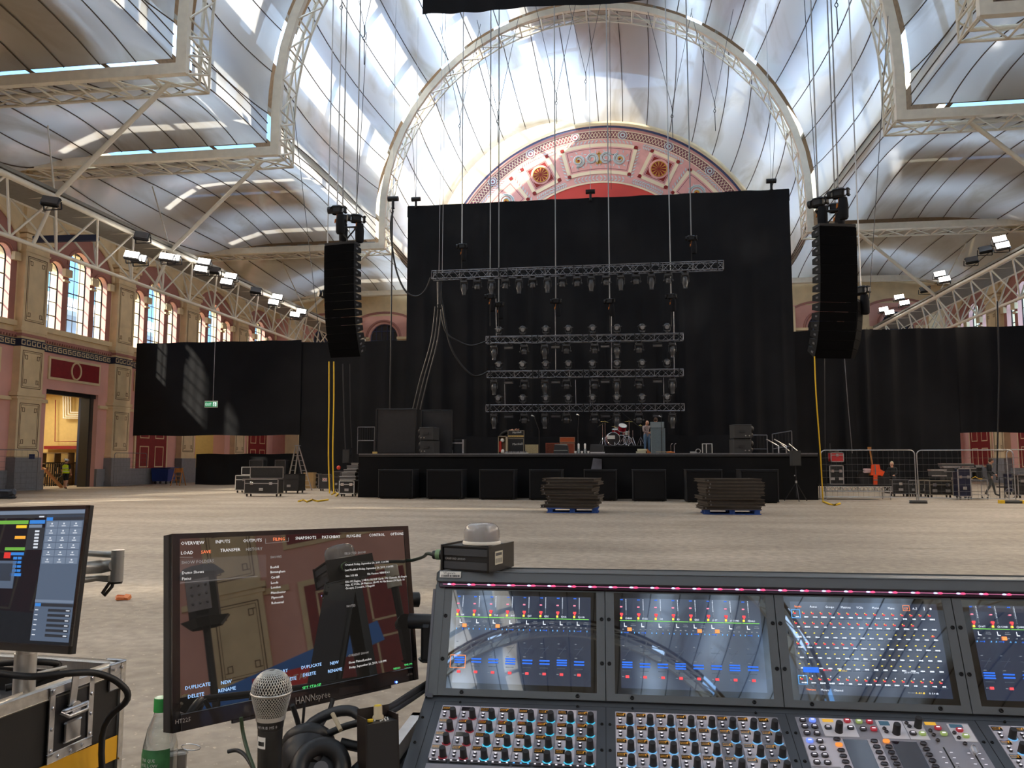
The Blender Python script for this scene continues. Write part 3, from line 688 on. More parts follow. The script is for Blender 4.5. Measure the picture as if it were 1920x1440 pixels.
# ================================================================ drapes and stage
CLOTH = mat('black_wool_serge', (0.0135, 0.014, 0.0165), 0.9, spec=0.2, var=0.15, scale=0.6)
CLOTH2 = mat('black_skirt_cloth', (0.009, 0.009, 0.010), 0.9, spec=0.15, var=0.1, scale=0.8)
def drape(name, label, x0, x1, zt, zb, Y, amp=0.16, freq=2.1, smooth_top=0.0, seed=1, cols=None, m=None, cat='curtain', rows=14, dy=0.0, lean=0.0):
    r = random.Random(seed); ph = [r.uniform(0, 6.28) for _ in range(8)]; cols = cols or int(abs(x1 - x0) * 11)
    zt = zt if callable(zt) else (lambda x, v=zt: v); zb = zb if callable(zb) else (lambda x, v=zb: v); vs = []
    for j in range(rows + 1):
        for i in range(cols + 1):
            u = i / cols; x = x0 + (x1 - x0) * u; t = j / rows; z = zt(x) + (zb(x) - zt(x)) * t
            k = 0.25 + 0.75 * max(0, (t - smooth_top) / (1 - smooth_top)) if t > smooth_top else 0.18
            env = 0.5 + 0.5 * sin(x * 0.7 + ph[3]) ; w = x + 0.12 * sin(x * 1.7 + ph[0]) + 0.05 * t * sin(x * 2.9 + ph[5])
            y = amp * k * (0.35 + env) * (abs(sin(w * freq + ph[1])) * 1.3 - 0.6 + 0.4 * sin(w * freq * 2.3 + ph[2])) + 0.10 * sin(x * .45 + ph[4]) * k
            vs.append((x + lean * t, Y + dy * u + y, z + 0.03 * sin(x * 1.3 + ph[6]) * (t > .99) + (0.02 * sin(x * 2.2 + ph[7]) if j == 0 else 0)))
    b = MB(); b.add(vs, [(j * (cols + 1) + i, (j + 1) * (cols + 1) + i, (j + 1) * (cols + 1) + i + 1, j * (cols + 1) + i + 1) for j in range(rows) for i in range(cols)], True)
    o = b.build(name, m or CLOTH); tag(o, label, cat); return o
bd = drape('backdrop_curtain', 'huge black backdrop curtain hanging behind the stage', atY(765, 388, 47).x, atY(1479, 352, 47).x, 17.35, 1.9, 47, amp=0.22, freq=2.4, smooth_top=0.22, seed=4, rows=22)
b = MB(); b.bx(-13.2, 9.7, 47.14, 47.2, 16.7, 17.38); b.build('top_band', CLOTH, bd)
b = MB(); b.truss((-13.2, 47.45, 17.1), (9.7, 47.45, 17.1), .3, .3, 50); b.build('hanging_truss', ALUD, bd)
XS = atY(560, 850, 48.8).x
drape('side_curtain', 'short black curtain left of the stage with sunlit window shapes', atY(254, 700, 48.8).x, XS, atY(400, 641, 48.8).z, atY(300, 817, 48.8).z, 48.8, amp=0.05, freq=1.6, seed=2)
drape('side_curtain', 'full length black curtain between exit sign curtain and stage', XS - .1, atY(761, 800, 48.9).x, atY(660, 640, 48.95).z, 0.1, 48.95, amp=0.1, freq=2.4, seed=5)
XR1 = atY(1800, 800, 50).x
drape('side_curtain', 'full length black curtain right of the stage behind the fenced cases', atY(1490, 800, 50).x, XR1, 9.45, 0.1, 50, amp=0.2, freq=2.2, seed=8)
drape('side_curtain', 'short black curtain at far right ending above the red doors', XR1 - .05, XR - .6, 9.5, 3.25, 50.15, amp=0.14, freq=1.5, seed=9)
ZD = atY(1100, 850, 34.5).z
drape('low_screen_cloth', 'low black cloth barrier beneath the exit sign curtain', atY(367, 880, 50).x, atY(660, 880, 50).x, atY(400, 851, 50).z, 0.05, 50, amp=.03, seed=12)
drape('overhead_drape', 'black drape hanging overhead across the top of the hall', atY(793, 30, 22).x, atY(1440, -2, 22).x, 18.6, lambda x: atY(793, 29, 22).z + 0.01 * sin(x * 2), 22, amp=.04, freq=3, seed=14, rows=8)
SX0, SX1 = atY(672, 900, 34.5).x, atY(1535, 900, 34.5).x
st = thing('stage', 'wide black skirted stage in front of the backdrop', 'stage', ((SX0 + SX1) / 2, 34.5, 0)); sc_ = st.location.x
DECK = mat('stage_deck_black', (0.02, 0.02, 0.021), 0.4, var=0.3, scale=3)
b = MB(); b.bx(SX0 - sc_, SX1 - sc_, 0, 12.3, ZD - .14, ZD - .0); b.build('deck', DECK, st)
b = MB(); b.bx(SX0 - sc_, SX1 - sc_, -0.02, 0.0, ZD - .05, ZD); b.build('front_edge', ALUD, st)
sk = drape('skirt', '', SX0, SX1, ZD - .05, 0.0, 34.55, amp=.015, freq=1.2, seed=3, m=CLOTH2, rows=6)
for k in ('label', 'category'):
    if k in sk: del sk[k]
sk.parent = st; sk.location = (-sc_, -34.5, 0)
b = MB(); b.bx(SX0 - sc_ + .1, SX1 - sc_ - .1, .3, 12.2, 0.0, ZD - .2); b.build('underframe', CLOTH2, st)
b = MB(); x_ = atY(1110, 870, 34.4); b.use(mat('grey_scrim', (0.12, 0.12, 0.14), .9, var=.5, scale=2)); b.quad((atY(1100, 0, 34.5).x - sc_, -.06, ZD - .7), (atY(1119, 0, 34.5).x - sc_, -.06, ZD - .7), (atY(1119, 0, 34.5).x - sc_, -.06, ZD - .25), (atY(1104, 0, 34.5).x - sc_, -.06, ZD - .2)); b.build('skirt_opening', None, st)

# subwoofers ------------------------------------------------------------
SUBM = mat('black_grille', (0.008, 0.008, 0.009), 0.8, spec=.15); SUBE = mat('black_cabinet_edge', (0.016, 0.016, 0.018), 0.6, spec=.3)
S0 = [(707, 774, 935), (798, 867, 936), (897, 965, 937), (991, 1055, 938), (1094, 1158, 939), (1185, 1251, 940), (1286, 1357, 942), (1388, 1463, 943)]
names = ['leftmost of the row', 'second from left', 'third from left', 'fourth from left, behind the left pallet', 'fifth from left', 'sixth from left', 'seventh from left, behind the right pallet', 'rightmost of the row']
for i, (a, e, yb) in enumerate(S0):
    p = atZ(a, yb, 0); q = atY(e, yb, p.y); w = q.x - p.x; h = atY(a, 880, p.y).z; d = 1.1
    t = thing('subwoofer', 'black subwoofer in front of the stage, ' + names[i], 'subwoofer', ((p.x + q.x) / 2, p.y, 0), 0, 'subwoofers along the stage front')
    b = MB(); b.bx(-w / 2, w / 2, .03, d, 0.03, h, bev=.02); b.build('cabinet', SUBE, t)
    b = MB(); b.bx(-w / 2 + .06, w / 2 - .06, -.01, .05, .08, h - .06, bev=.02); b.build('grille', SUBM, t)
    b = MB(); [b.bx(s * w / 2 * .8 - .05, s * w / 2 * .8 + .05, .1, d - .1, 0, .04) for s in (-1, 1)]; b.build('skid', BLACKP, t)

# pallets with stacked panels ----------------------------------------------
PANE = mat('panel_rim_metal', lin((74, 66, 57)), 0.5, metal=0.3, var=0.3, scale=6); PANB = mat('dark_brown_panel', lin((38, 31, 27)), 0.6, var=0.3, scale=4)
def pallet(px, py, wpx, label):
    p = atZ(px, py, 0); w = wpx * p.y / 1500; t = thing('pallet', label, 'pallet', (p.x, p.y + .5, 0))
    b = MB(); 
    for s in (-1, 0, 1):
        for r in (-1, 0, 1): b.box((s * w * .43, r * .42, .075), (.16, .14, .1))
    b.build('block', BLUEP, t)
    b = MB(); [b.box((0, r * .42, .015), (w, .14, .025)) for r in (-1, 0, 1)]; b.build('bottom_board', BLUEP, t)
    b = MB(); [b.box((0, -.45 + .18 * k, .14), (w, .13, .03)) for k in range(6)]; b.build('top_board', BLUEP, t)
    return t, w
def panel_proto():
    t = thing('stacked_panel', 'x', 'panel', (0, 0, 0))
    b = MB(); b.bx(-.88, .88, -.6, .6, 0.0, .075); b.build('board', PANB, t)
    b = MB(); 
    for z in (.0, .075):
        b.bx(-.9, .9, -.62, -.59, z - .012, z + .012); b.bx(-.9, .9, .59, .62, z - .012, z + .012); b.bx(-.9, -.87, -.6, .6, z - .012, z + .012); b.bx(.87, .9, -.6, .6, z - .012, z + .012)
    b.build('rim', PANE, t)
    b = MB(); b.cyl((-.8, -.63, .037), (-.8, -.60, .037), .022, n=8); b.build('fitting', ALUD, t); return t
pp = panel_proto(); first = True
for nm, px, py, wpx, n, sc in (('left', 1073, 962, 96, 9, 1.0), ('right', 1373, 965, 102, 9, .97)):
    t, w = pallet(px, py, wpx, 'blue wooden pallet under the %s stack of dark panels' % nm)
    z = .16; r = random.Random(px)
    for k in range(n):
        lab = 'dark flat panel in the %s pallet stack, %s from bottom' % (nm, ORD[k]) if k < n - 1 else 'dark flat panel topmost of the %s pallet stack' % nm
        rot = (0, 0, r.uniform(-.07, .07) + (.16 if nm == 'right' else -.12))
        loc = (t.location.x + r.uniform(-.1, .1), t.location.y + r.uniform(-.06, .06), z)
        if first: o = pp; o['label'] = lab; o.location = loc; o.rotation_euler = rot; first = False; o['group'] = 'dark panels stacked on pallets'
        else: o = dup(pp, lab, loc, rot, 'dark panels stacked on pallets')
        o.scale = (w / 1.8 * 1.03, .95, .97); z += .103

# stage side screens -----------------------------------------------------------
def onstage(px, Y): return Vector((atY(px, 850, Y).x, Y, ZD))
for i, (a, e, lab) in enumerate(((705, 779, 'tall black screen panel at stage left edge, outer one'), (781, 848, 'tall black screen panel behind the left speaker stack'))):
    p, q = onstage(a, 36.5), onstage(e, 36.5 + i); h = atY(a, 768, 36.5).z - ZD; w = (q.x - p.x)
    t = thing('screen_panel', lab, 'screen', ((p.x + q.x) / 2, 36.5 + i * .9, ZD), 0.0, 'black screen panels on the stage')
    b = MB(); b.bx(-w / 2, w / 2, 0, .04, .05, h, bev=.01); b.build('cloth_panel', mat('black_screen_sheet', (.013, .013, .016), .5, var=.2), t)
    b = MB(); b.cyl((-w / 2, -.02, 0), (-w / 2, -.02, h + .03), .03, n=8); b.cyl((w / 2, -.02, 0), (w / 2, -.02, h + .03), .03, n=8); b.cyl((-w / 2, -.02, h + .02), (w / 2, -.02, h + .02), .02, n=8); b.build('pipe_frame', DARKM, t)
q0, q1 = onstage(1252, 46), onstage(1372, 46)
drape('low_stage_screen', 'low dark cloth screen along the rear right of the stage', q0.x, onstage(1400, 46).x, atY(1300, 816, 46).z, ZD + .015, 46, amp=.05, freq=3, seed=21)
drape('low_stage_screen', 'low dark cloth screen across the rear left of the stage', onstage(850, 46).x, onstage(1210, 46).x, atY(1300, 817, 46).z, ZD + .015, 46.2, amp=.02, freq=2, seed=22)
CABM = mat('dark_grey_cabinet', (0.03, 0.03, 0.031), 0.6)
def fill_stack(px, Y, face, w, h, nm):
    for k in range(2):
        p = onstage(px, Y); t = thing('sidefill_speaker', 'black sidefill speaker with side handle, %s of the %s stack' % (('lower', 'upper')[k], nm), 'speaker', (p.x + face * .03 * k, Y, ZD + k * (h + .02)), 0.12 * face, 'sidefill speakers on the stage')
        b = MB(); b.bx(-w / 2, w / 2, -.4, .4, 0, h, bev=.02); b.build('cabinet', CABM, t)
        b = MB(); b.bx(-.14, .1, -.41, -.38, h * .42, h * .6); b.build('handle_recess', BLACKP, t)
        b = MB(); b.ball((face * (w / 2 + .02), -.1, h * .7), .15, 10); b.ball((face * (w / 2 + .02), -.1, h * .25), .12, 10); b.build('driver', CABM, t)
        b = MB(); [b.cyl((face * w / 2 * s, -.42, h * .2), (face * w / 2 * s, -.38, h * .2), .03, n=8) for s in (.3, .7)]; b.build('connector', ALU, t)
fill_stack(806, 36.2, -1, .72, .60, 'left'); fill_stack(1388, 36.2, 1, .80, .62, 'right')

# guitar amplifiers, keyboards, cases on the stage ------------------------------
AMPB = mat('black_tolex', (0.02, 0.019, 0.018), .7, bump=.2, scale=60); GRIL = mat('black_amp_cloth', (.03, .03, .032), .9, bump=.3, scale=90)
GOLD = mat('gold_panel', lin((206, 176, 104)), .35, metal=.4); WHP = mat('white_paint', lin((232, 230, 224)), .5); TOLG = mat('grey_amp_cloth', lin((116, 128, 132)), .9, var=.1, scale=30)
TAN = mat('tan_tolex', lin((168, 154, 118)), .8, var=.2, scale=20); BRN = mat('russet_tolex', lin((140, 62, 34)), .6, var=.15, scale=12); PIPE = mat('pale_piping', lin((170, 156, 130)), .6)
FRONT = Matrix.Rotation(pi / 2, 4, 'X')
def amp(name, label, px, Y, w, d, h, z0, body, grille, piping=None, logo=None, panel=None, cat='amplifier', logo_s=.14, extras=None):
    p = onstage(px, Y); t = thing(name, label, cat, (p.x, Y, ZD + z0))
    b = MB(); b.bx(-w / 2, w / 2, -d / 2, d / 2, 0.0, h, bev=.012); b.build('cabinet', body, t)
    ph = .09 if panel else 0
    b = MB(); b.bx(-w / 2 + .04, w / 2 - .04, -d / 2 - .012, -d / 2 + .01, .04 + (ph if panel == 'low' else 0), h - .04 - (ph if panel == 'top' else 0)); b.build('grille_cloth', grille, t)
    if piping:
        b = MB(); y = -d / 2 - .015
        for x0, x1, zz0, zz1 in ((-w / 2 + .015, -w / 2 + .03, .02, h - .02), (w / 2 - .03, w / 2 - .015, .02, h - .02), (-w / 2 + .015, w / 2 - .015, .02, .035), (-w / 2 + .015, w / 2 - .015, h - .035, h - .02)): b.bx(x0, x1, y - .006, y + .01, zz0, zz1)
        b.build('piping', piping, t)
    if panel:
        z = (.02, .02 + ph) if panel == 'low' else (h - ph - .02, h - .02)
        b = MB(); b.bx(-w / 2 + .04, w / 2 - .04, -d / 2 - .02, -d / 2, z[0], z[1]); pn = b.build('control_panel', GOLD if piping else ALU, t)
        b = MB(); [b.cyl((-w * .35 + w * .1 * i, -d / 2 - .04, sum(z) / 2), (-w * .35 + w * .1 * i, -d / 2 - .018, sum(z) / 2), .014, n=8) for i in range(7)]; b.build('knob', BLACKP, pn)
    if logo:
        b = MB(); b.text(logo, logo_s, Matrix.Translation((-w * .2 if logo == 'Marshall' else -w * .3, -d / 2 - .022, h * .55 if not panel else h * .56)) @ FRONT @ Matrix.Rotation(.06, 4, 'Z')); b.build('lettering', WHP, t)
    return t
amp('guitar_amp_head', 'black guitar amplifier head with gold strip on top of the black cabinet', 968, 38.6, .82, .25, .36, .80, AMPB, GRIL, PIPE, 'Marshall', 'low', logo_s=.13)
amp('guitar_cabinet', 'black guitar speaker cabinet with white script under the amplifier head', 968, 38.6, .80, .36, .78, 0, AMPB, GRIL, PIPE, 'Marshall', cat='speaker', logo_s=.15)
amp('combo_amplifier', 'pale tan combo amplifier right of the black guitar stack', 997, 38.4, .64, .28, .46, 0, TAN, TAN, None, None)
amp('combo_amplifier', 'russet combo amplifier behind the grey topped wedge', 1036, 38.8, .66, .3, .54, 0, BRN, mat('russet_cloth', lin((96, 46, 30)), .9, var=.3, scale=20), None, None)
amp('guitar_amp_head', 'orange brown amplifier head stacked beside the russet combo', 1064, 39.2, .76, .25, .28, .56, BRN, mat('orange_cloth', lin((176, 84, 44)), .9, var=.1, scale=20), PIPE)
amp('guitar_cabinet', 'orange brown cabinet beneath the orange brown amplifier head', 1064, 39.2, .74, .34, .55, 0, BRN, BRN, PIPE, cat='speaker')
amp('bass_cabinet', 'tall grey bass speaker cabinet beside the man in plaid', 1234, 38.2, .68, .4, 1.20, 0, TOLG, TOLG, mat('grey_piping', lin((150, 160, 162)), .6), cat='speaker')
amp('bass_amp_head', 'pale grey bass amplifier head on the tall grey cabinet', 1233, 38.2, .66, .32, .29, 1.21, TOLG, mat('pale_amp_face', lin((142, 152, 154)), .7), mat('grey_piping', (0, 0, 0)), None, None)
# rack with keyboard left
t = thing('equipment_rack', 'black rack with bright drawer left of the guitar stack', 'rack', (onstage(861, 38).x, 38, ZD))
b = MB(); b.bx(-.3, .3, -.25, .3, 0, .72, bev=.01); b.build('case', AMPB, t); b = MB(); b.bx(-.28, .27, -.28, -.24, .5, .56); b.build('front_panel', ALU, t)
b = MB(); b.bx(.2, .28, -.28, -.24, .04, .7); b.bx(-.3, -.26, -.28, -.24, 0, .2); b.build('edge_strip', ALU, t); b = MB(); b.bx(-.25, .18, -.27, -.24, .06, .46); b.build('grille', GRIL, t)
# tool trunk
t = thing('tool_trunk', 'upright white edged work trunk with red and white items beside amplifiers', 'trunk', (onstage(943, 38).x, 38, ZD))
b = MB(); 
for x in (-.2, .17): b.bx(x, x + .03, -.25, .25, 0, .86)
b.bx(-.2, .2, -.25, .25, .83, .86); b.bx(-.2, .2, .2, .25, 0, .86); b.build('frame', PIPE, t)
b = MB(); b.bx(-.16, -.05, -.2, .1, .1, .62); b.build('red_cloth', mat('red_cloth', lin((196, 56, 44)), .9), t)
b = MB(); b.ball((.0, -.15, .66), .1, 10); b.build('white_bundle', WHP, t); b = MB(); b.ball((.02, -.2, .12), .09, 10, (1, 1, 1.3)); b.build('white_bundle', WHP, t)
b = MB(); b.bx(-.02, .15, -.1, .1, .1, .55); b.build('brown_box', mat('brown_card', lin((110, 84, 66)), .9), t)
# pedal boards and set things on the deck
t = thing('pedal_board', 'low white edged pedal board in front of the black guitar stack', 'pedal board', (onstage(968, 36.8).x, 36.8, ZD))
b = MB(); b.bx(-.55, .55, -.15, .2, 0, .05); b.build('board', WHP, t); b = MB(); [b.bx(-.5 + .17 * i, -.38 + .17 * i, -.08, .1, .05, .12) for i in range(6)]; b.build('pedal', mat('pedal_metal', lin((110, 108, 112)), .4, var=.6, scale=9), t)
t = thing('pedal_board', 'flat pale pedal board at the stage edge below the black wedge', 'pedal board', (onstage(1121, 35.6).x, 35.6, ZD)); b = MB(); b.bx(-.33, .3, -.15, .2, 0, .07); b.build('board', mat('pale_metal', (.6, .6, .6), .5), t); b = MB(); b.bx(-.28, .2, -.1, .1, .07, .12); b.build('pedal', BLACKP, t)
def wedge(px, Y, label, top):
    t = thing('floor_monitor', label, 'floor monitor', (onstage(px, Y).x, Y, ZD), 0, 'wedge monitors on the stage')
    b = MB(); b.prism([(-.33, 0), (.33, 0), (.30, .36), (-.27, .40)], -.2, .35) ; b.build('cabinet', CABM, t)
    b = MB(); b.quad((-.31, -.21, .12), (.31, -.21, .12), (.28, -.12, .42), (-.27, -.12, .42)); b.quad((.31, -.21, .12), (.31, -.19, .12), (.28, -.1, .42), (.28, -.12, .42)); b.build('grille', top, t)
wedge(1052, 35.8, 'floor wedge with light grey face before the orange amplifiers', mat('light_grey_grille', lin((128, 130, 122)), .8)); wedge(1119, 36.2, 'black floor wedge left of the drum riser', CABM)
for i, (px, Y, lab) in enumerate(((1085, 36, 'left of the pair'), (1097, 36, 'right of the pair'))):
    t = thing('water_bottle', 'small white bottle standing at the stage edge, ' + lab, 'bottle', (onstage(px, Y).x, Y, ZD), 0, 'white bottles at the stage edge')
    b = MB(); b.lathe([(.05, 0), (.055, .12), (.05, .2), (.02, .24)], n=10); b.build('body', mat('clear_bottle', (.35, .4, .4), .2), t); b = MB(); b.lathe([(.04, .22), (.045, .42), (.02, .46)], n=10); b.build('top', WHP, t)
for i, px in enumerate((1079, 1091, 1103)):
    b = MB(); b.lathe([(.04, 0), (.05, .1), (.05, .11)], n=10); o = b.build('cup', WHP); o.location = onstage(px, 35.3); tag(o, 'small white cup at the stage edge, %s from left' % ORD[i], 'cup', 'white cups at the stage edge')
t = thing('open_case', 'pale open case with orange lining left of the grey cabinet', 'case', (onstage(1205, 36.5).x, 36.5, ZD)); b = MB(); b.box((-.08, 0, .05), (.42, .4, .1)); b.box((-.02, .1, .16), (.4, .3, .08), (.1, 0, .1)); b.build('case', mat('pale_case', lin((190, 186, 160)), .7), t); b = MB(); b.prism([(.18, .0), (.4, .0), (.2, .22)], -.2, .3); b.build('lid', mat('orange_lining', lin((176, 100, 50)), .8), t)
t = thing('guitar_on_stand', 'orange guitar lying by chrome stand arms right of the grey cabinet', 'guitar', (onstage(1256, 36).x, 36, ZD)); b = MB(); b.ball((0, 0, .05), .16, 12, (1, 1, .3)); b.ball((.13, 0, .05), .1, 12, (1, 1, .3)); b.build('body', mat('orange_lacquer', lin((206, 120, 50)), .3, coat=.5), t); b = MB(); b.bx(-.6, -.1, -.02, .02, .06, .09); b.build('neck', PIPE, t)
b = MB(); [b.tube([(x, .1, 0), (x, .1, .35), (x + .03, .08, .42), (x + .08, .05, .44)], .012) for x in (0.05, .2)]; b.build('stand_arm', CHROME, t)
t = thing('open_flight_case', 'open white edged upright case near the right sidefill speakers', 'case', (onstage(1326, 37).x, 37, ZD)); b = MB(); b.bx(-.2, .2, 0, .3, 0, .45); b.build('body', WOODB, t); b = MB()
for x in (-.22, -.05, .2): b.bx(x, x + .035, -.03, .02, 0, .46)
b.bx(-.22, .235, -.03, .02, .43, .46); b.build('edging', WHP, t)
t = thing('cable_drum', 'pale coil of cable at the stage edge right of centre', 'cable coil', (onstage(1304, 35.5).x, 35.5, ZD)); b = MB(); b.box((-.1, 0, .04), (.25, .2, .08)); b.tube([(.12 + .1 * cos(a), .05, .1 + .09 * sin(a)) for a in [i * pi / 6 for i in range(12)]], .02, closed=True); b.build('coil', mat('pale_cable', (.4, .4, .4), .6), t)
t = thing('toolbox', 'small yellow toolbox with handle at the stage left corner', 'toolbox', (onstage(703, 34.9).x, 34.9, ZD)); b = MB(); b.bx(-.1, .1, -.05, .05, 0, .09); b.build('body', mat('yellow_box', lin((214, 184, 110)), .6), t); b = MB(); b.bx(.04, .06, -.01, .01, .09, .22); b.build('handle', BLACKP, t)
# rails and treads right
def rail(px0, px1, y0, y1, Y, label, tilt=0.0):
    a, c = atY(px0, y0, Y), atY(px1, y0 + tilt, Y); h = a.z - ZD; t = thing('guard_rail', label, 'railing', (a.x, Y, ZD), 0, 'black stage guard rails')
    w = c.x - a.x; dz = c.z - a.z; b = MB(); b.cyl((0, 0, h), (w, 0, h + dz), .025, n=6); b.cyl((0, 0, h * .25), (w, 0, h * .25 + dz), .025, n=6); b.cyl((0, 0, 0), (0, 0, h), .025, n=6); b.cyl((w, 0, 0), (w, 0, h + dz), .025, n=6); b.build('rail', ALUD, t)
    b = MB(); n = int(w / .13); [b.cyl((w * i / n, 0, h * .25), (w * i / n, 0, h + dz * i / n), .01, n=4) for i in range(1, n)]; b.build('baluster', DARKM, t)
rail(1407, 1438, 816, 0, 37, 'black guard rail right of the right sidefill speakers'); rail(1448, 1484, 814, 0, 39, 'black guard rail rising at the right end of the stage', -6)
t = thing('stage_steps', 'aluminium step handrails leading up the stage at right', 'stairs', (onstage(1460, 36.3).x, 36.3, ZD))
b = MB()
for o_ in (0, .35): b.tube([(-.5 + o_, o_ * .4, .62), (-.0 + o_, o_ * .4, .32), (0.0 + o_, o_ * .4, .0)], .03); b.tube([(.15 + o_, .3, .42), (.6 + o_, .3, .02)], .025)
b.build('handrail', ALU, t); b = MB(); [b.box((.1 + .22 * i, .3, .30 - .13 * i), (.2, .5, .02)) for i in range(3)]; b.build('tread', ALUD, t)
p0, p1 = atY(671, 801, 36.5), atY(702, 826, 36.5); t = thing('guard_rail', 'black guard rail left of the outer screen panel', 'railing', (p0.x, 36.5, ZD), 0, 'black stage guard rails'); w = p1.x - p0.x
b = MB(); h = p0.z - ZD; b.cyl((0, 0, h), (w, 0, h), .02, n=6); b.cyl((0, 0, p1.z - ZD), (w, 0, p1.z - ZD), .02, n=6); b.cyl((0, 0, 0), (0, 0, h), .02, n=6); b.cyl((w, 0, 0), (w, 0, h), .02, n=6); b.build('rail', ALUD, t); b = MB(); [b.cyl((w * i / 7, 0, p1.z - ZD), (w * i / 7, 0, h), .008, n=4) for i in range(1, 7)]; b.build('baluster', DARKM, t)
# microphone stands
def mic_stand(px, Y, top, boom, label):
    p = onstage(px, Y); h = atY(px, top, Y).z - ZD; t = thing('microphone_stand', label, 'microphone stand', (p.x, Y, ZD), 0, 'microphone stands on the stage')
    b = MB(); b.lathe([(.14, 0), (.14, .02), (.02, .03)], n=14); b.build('base', DARKM, t); b = MB(); b.cyl((0, 0, 0), (0, 0, h * .62), .018, n=6); b.cyl((0, 0, h * .62), (boom[0], boom[1], h), .012, n=6); b.build('pole', DARKM, t)
    b = MB(); b.cyl((boom[0], boom[1], h), (boom[0] - .08, boom[1] - .1, h + .03), .022, .03, n=8); b.ball((boom[0] - .09, boom[1] - .11, h + .035), .038, 8); b.build('microphone', ALU, t)
mic_stand(1011, 36.2, 781, (-.22, -.1), 'boom microphone stand beside the tan combo amplifier'); mic_stand(1084, 36.4, 779, (.05, 0), 'upright microphone stand behind the white bottles'); mic_stand(1241, 36.6, 782, (0, 0), 'microphone stand in front of the tall grey cabinet')
# drum riser and kit
rs = thing('drum_riser', 'low black drum riser near the centre of the stage', 'riser', (onstage(1163, 40).x, 40, ZD)); b = MB(); b.bx(-1.25, 1.25, -1, 1.2, .38, .42); b.build('deck', DECK, rs); b = MB(); b.bx(-1.22, 1.22, -.97, 1.1, 0, .38); b.build('skirt', CLOTH2, rs)
DZ = .42; REDD = mat('red_sparkle_shell', lin((150, 14, 32)), .2, coat=.8, var=.3, scale=60); BRASS = mat('brass_cymbal', lin((176, 156, 92)), .25, metal=.9); SKIN = mat('white_drum_head', lin((225, 222, 214)), .5)
dk = thing('drum_kit', 'red drum kit with brass cymbals on the drum riser', 'drum kit', (rs.location.x, 39.6, ZD + DZ + .002))
def drum(nm, c, r, d, ax, shell=REDD, head=SKIN):
    c, ax = Vector(c), Vector(ax).normalized(); b = MB(); b.cyl(c - ax * d / 2, c + ax * d / 2, r, n=24, caps=False); o = b.build(nm, shell, dk)
    b = MB()
    for s in (-1, 1): q = c + ax * s * d / 2; x_ = ax.orthogonal().normalized(); y_ = ax.cross(x_); b.tube([q + (x_ * cos(a * pi / 12) + y_ * sin(a * pi / 12)) * r * 1.02 for a in range(24)], .016, 5, closed=True)
    b.build('hoop', CHROME, o); b = MB(); b.cyl(c - ax * (d / 2 - .005), c + ax * (d / 2 - .005), r * .97, n=24); b.build('drum_head', head, o); return o
bd_ = drum('bass_drum', (-.35, -.25, .32), .31, .42, (0.15, -1, 0), REDD, mat('black_drum_head', (.02, .015, .016), .4))
b = MB(); b.box((-.42, -.48, .40), (.36, .01, .17), (0, 0, .15)); b.build('white_patch', SKIN, bd_)
drum('rack_tom', (.12, -.2, .86), .2, .26, (.2, -.6, 1)); drum('snare_drum', (.3, .1, .6), .19, .15, (0, -.1, 1), CHROME); drum('floor_tom', (-.2, .3, .66), .2, .3, (0, -.2, 1), REDD)
b = MB(); b.use(mat('chrome_shell', (.6, .6, .62), .2, metal=1)); 
for cx, cy in ((.18, .0), (.42, -.15), (.62, .05)):
    for a in range(3): an = a * 2.09 + cx * 5; b.cyl((cx, cy, .42), (cx + .26 * cos(an), cy + .26 * sin(an), 0), .014, n=5)
    b.cyl((cx, cy, .05), (cx, cy, .75), .013, n=5)
b.tube([(.05 + .24 * cos(a * pi / 10), -.3, .26 + .24 * sin(a * pi / 10)) for a in range(20)], .02, closed=True); b.tube([(.35 + .2 * cos(a * pi / 10), -.34, .24 + .2 * sin(a * pi / 10)) for a in range(20)], .016, closed=True)
b.build('snare_stand', None, dk)
for nm, cx, cy, h, r, tx in (('crash_cymbal', -.72, -.1, 1.18, .25, .1), ('crash_cymbal', -.85, .1, 1.05, .2, -.15), ('ride_cymbal', .45, .3, 1.2, .26, .05), ('hi_hat', -.25, -.3, .92, .17, .25), ('splash_cymbal', 1.0, .1, 1.0, .12, .2)):
    b = MB(Matrix.Translation((cx, cy, h)) @ Matrix.Rotation(tx, 4, 'Y')); b.lathe([(.001, .03), (.03, .025), (.05, .0), (r, -.025), (r, -.03)], n=20); o = b.build(nm, BRASS, dk)
    b = MB(); b.cyl((cx, cy, .3), (cx, cy, h + .05), .011, n=5)
    for a in range(3): an = a * 2.09 + .5; b.cyl((cx, cy, .42), (cx + .22 * cos(an), cy + .22 * sin(an), 0), .013, n=5)
    b.build('stand', CHROME, o)
b = MB(); b.cyl((1.0, 0, 0), (1.0, 0, .9), .013, n=5); b.cyl((1.0, 0, .85), (.1, -.1, 1.62), .012, n=5); b.cyl((.0, 0, 1.3), (-.5, -.1, 1.5), .012, n=5); b.cyl((-1.1, -.2, .9), (-.3, -.2, 1.35), .012, n=5); b.cyl((.9, 0, .95), (1.35, -.1, .75), .012, n=5); b.build('boom_arm', DARKM, dk)

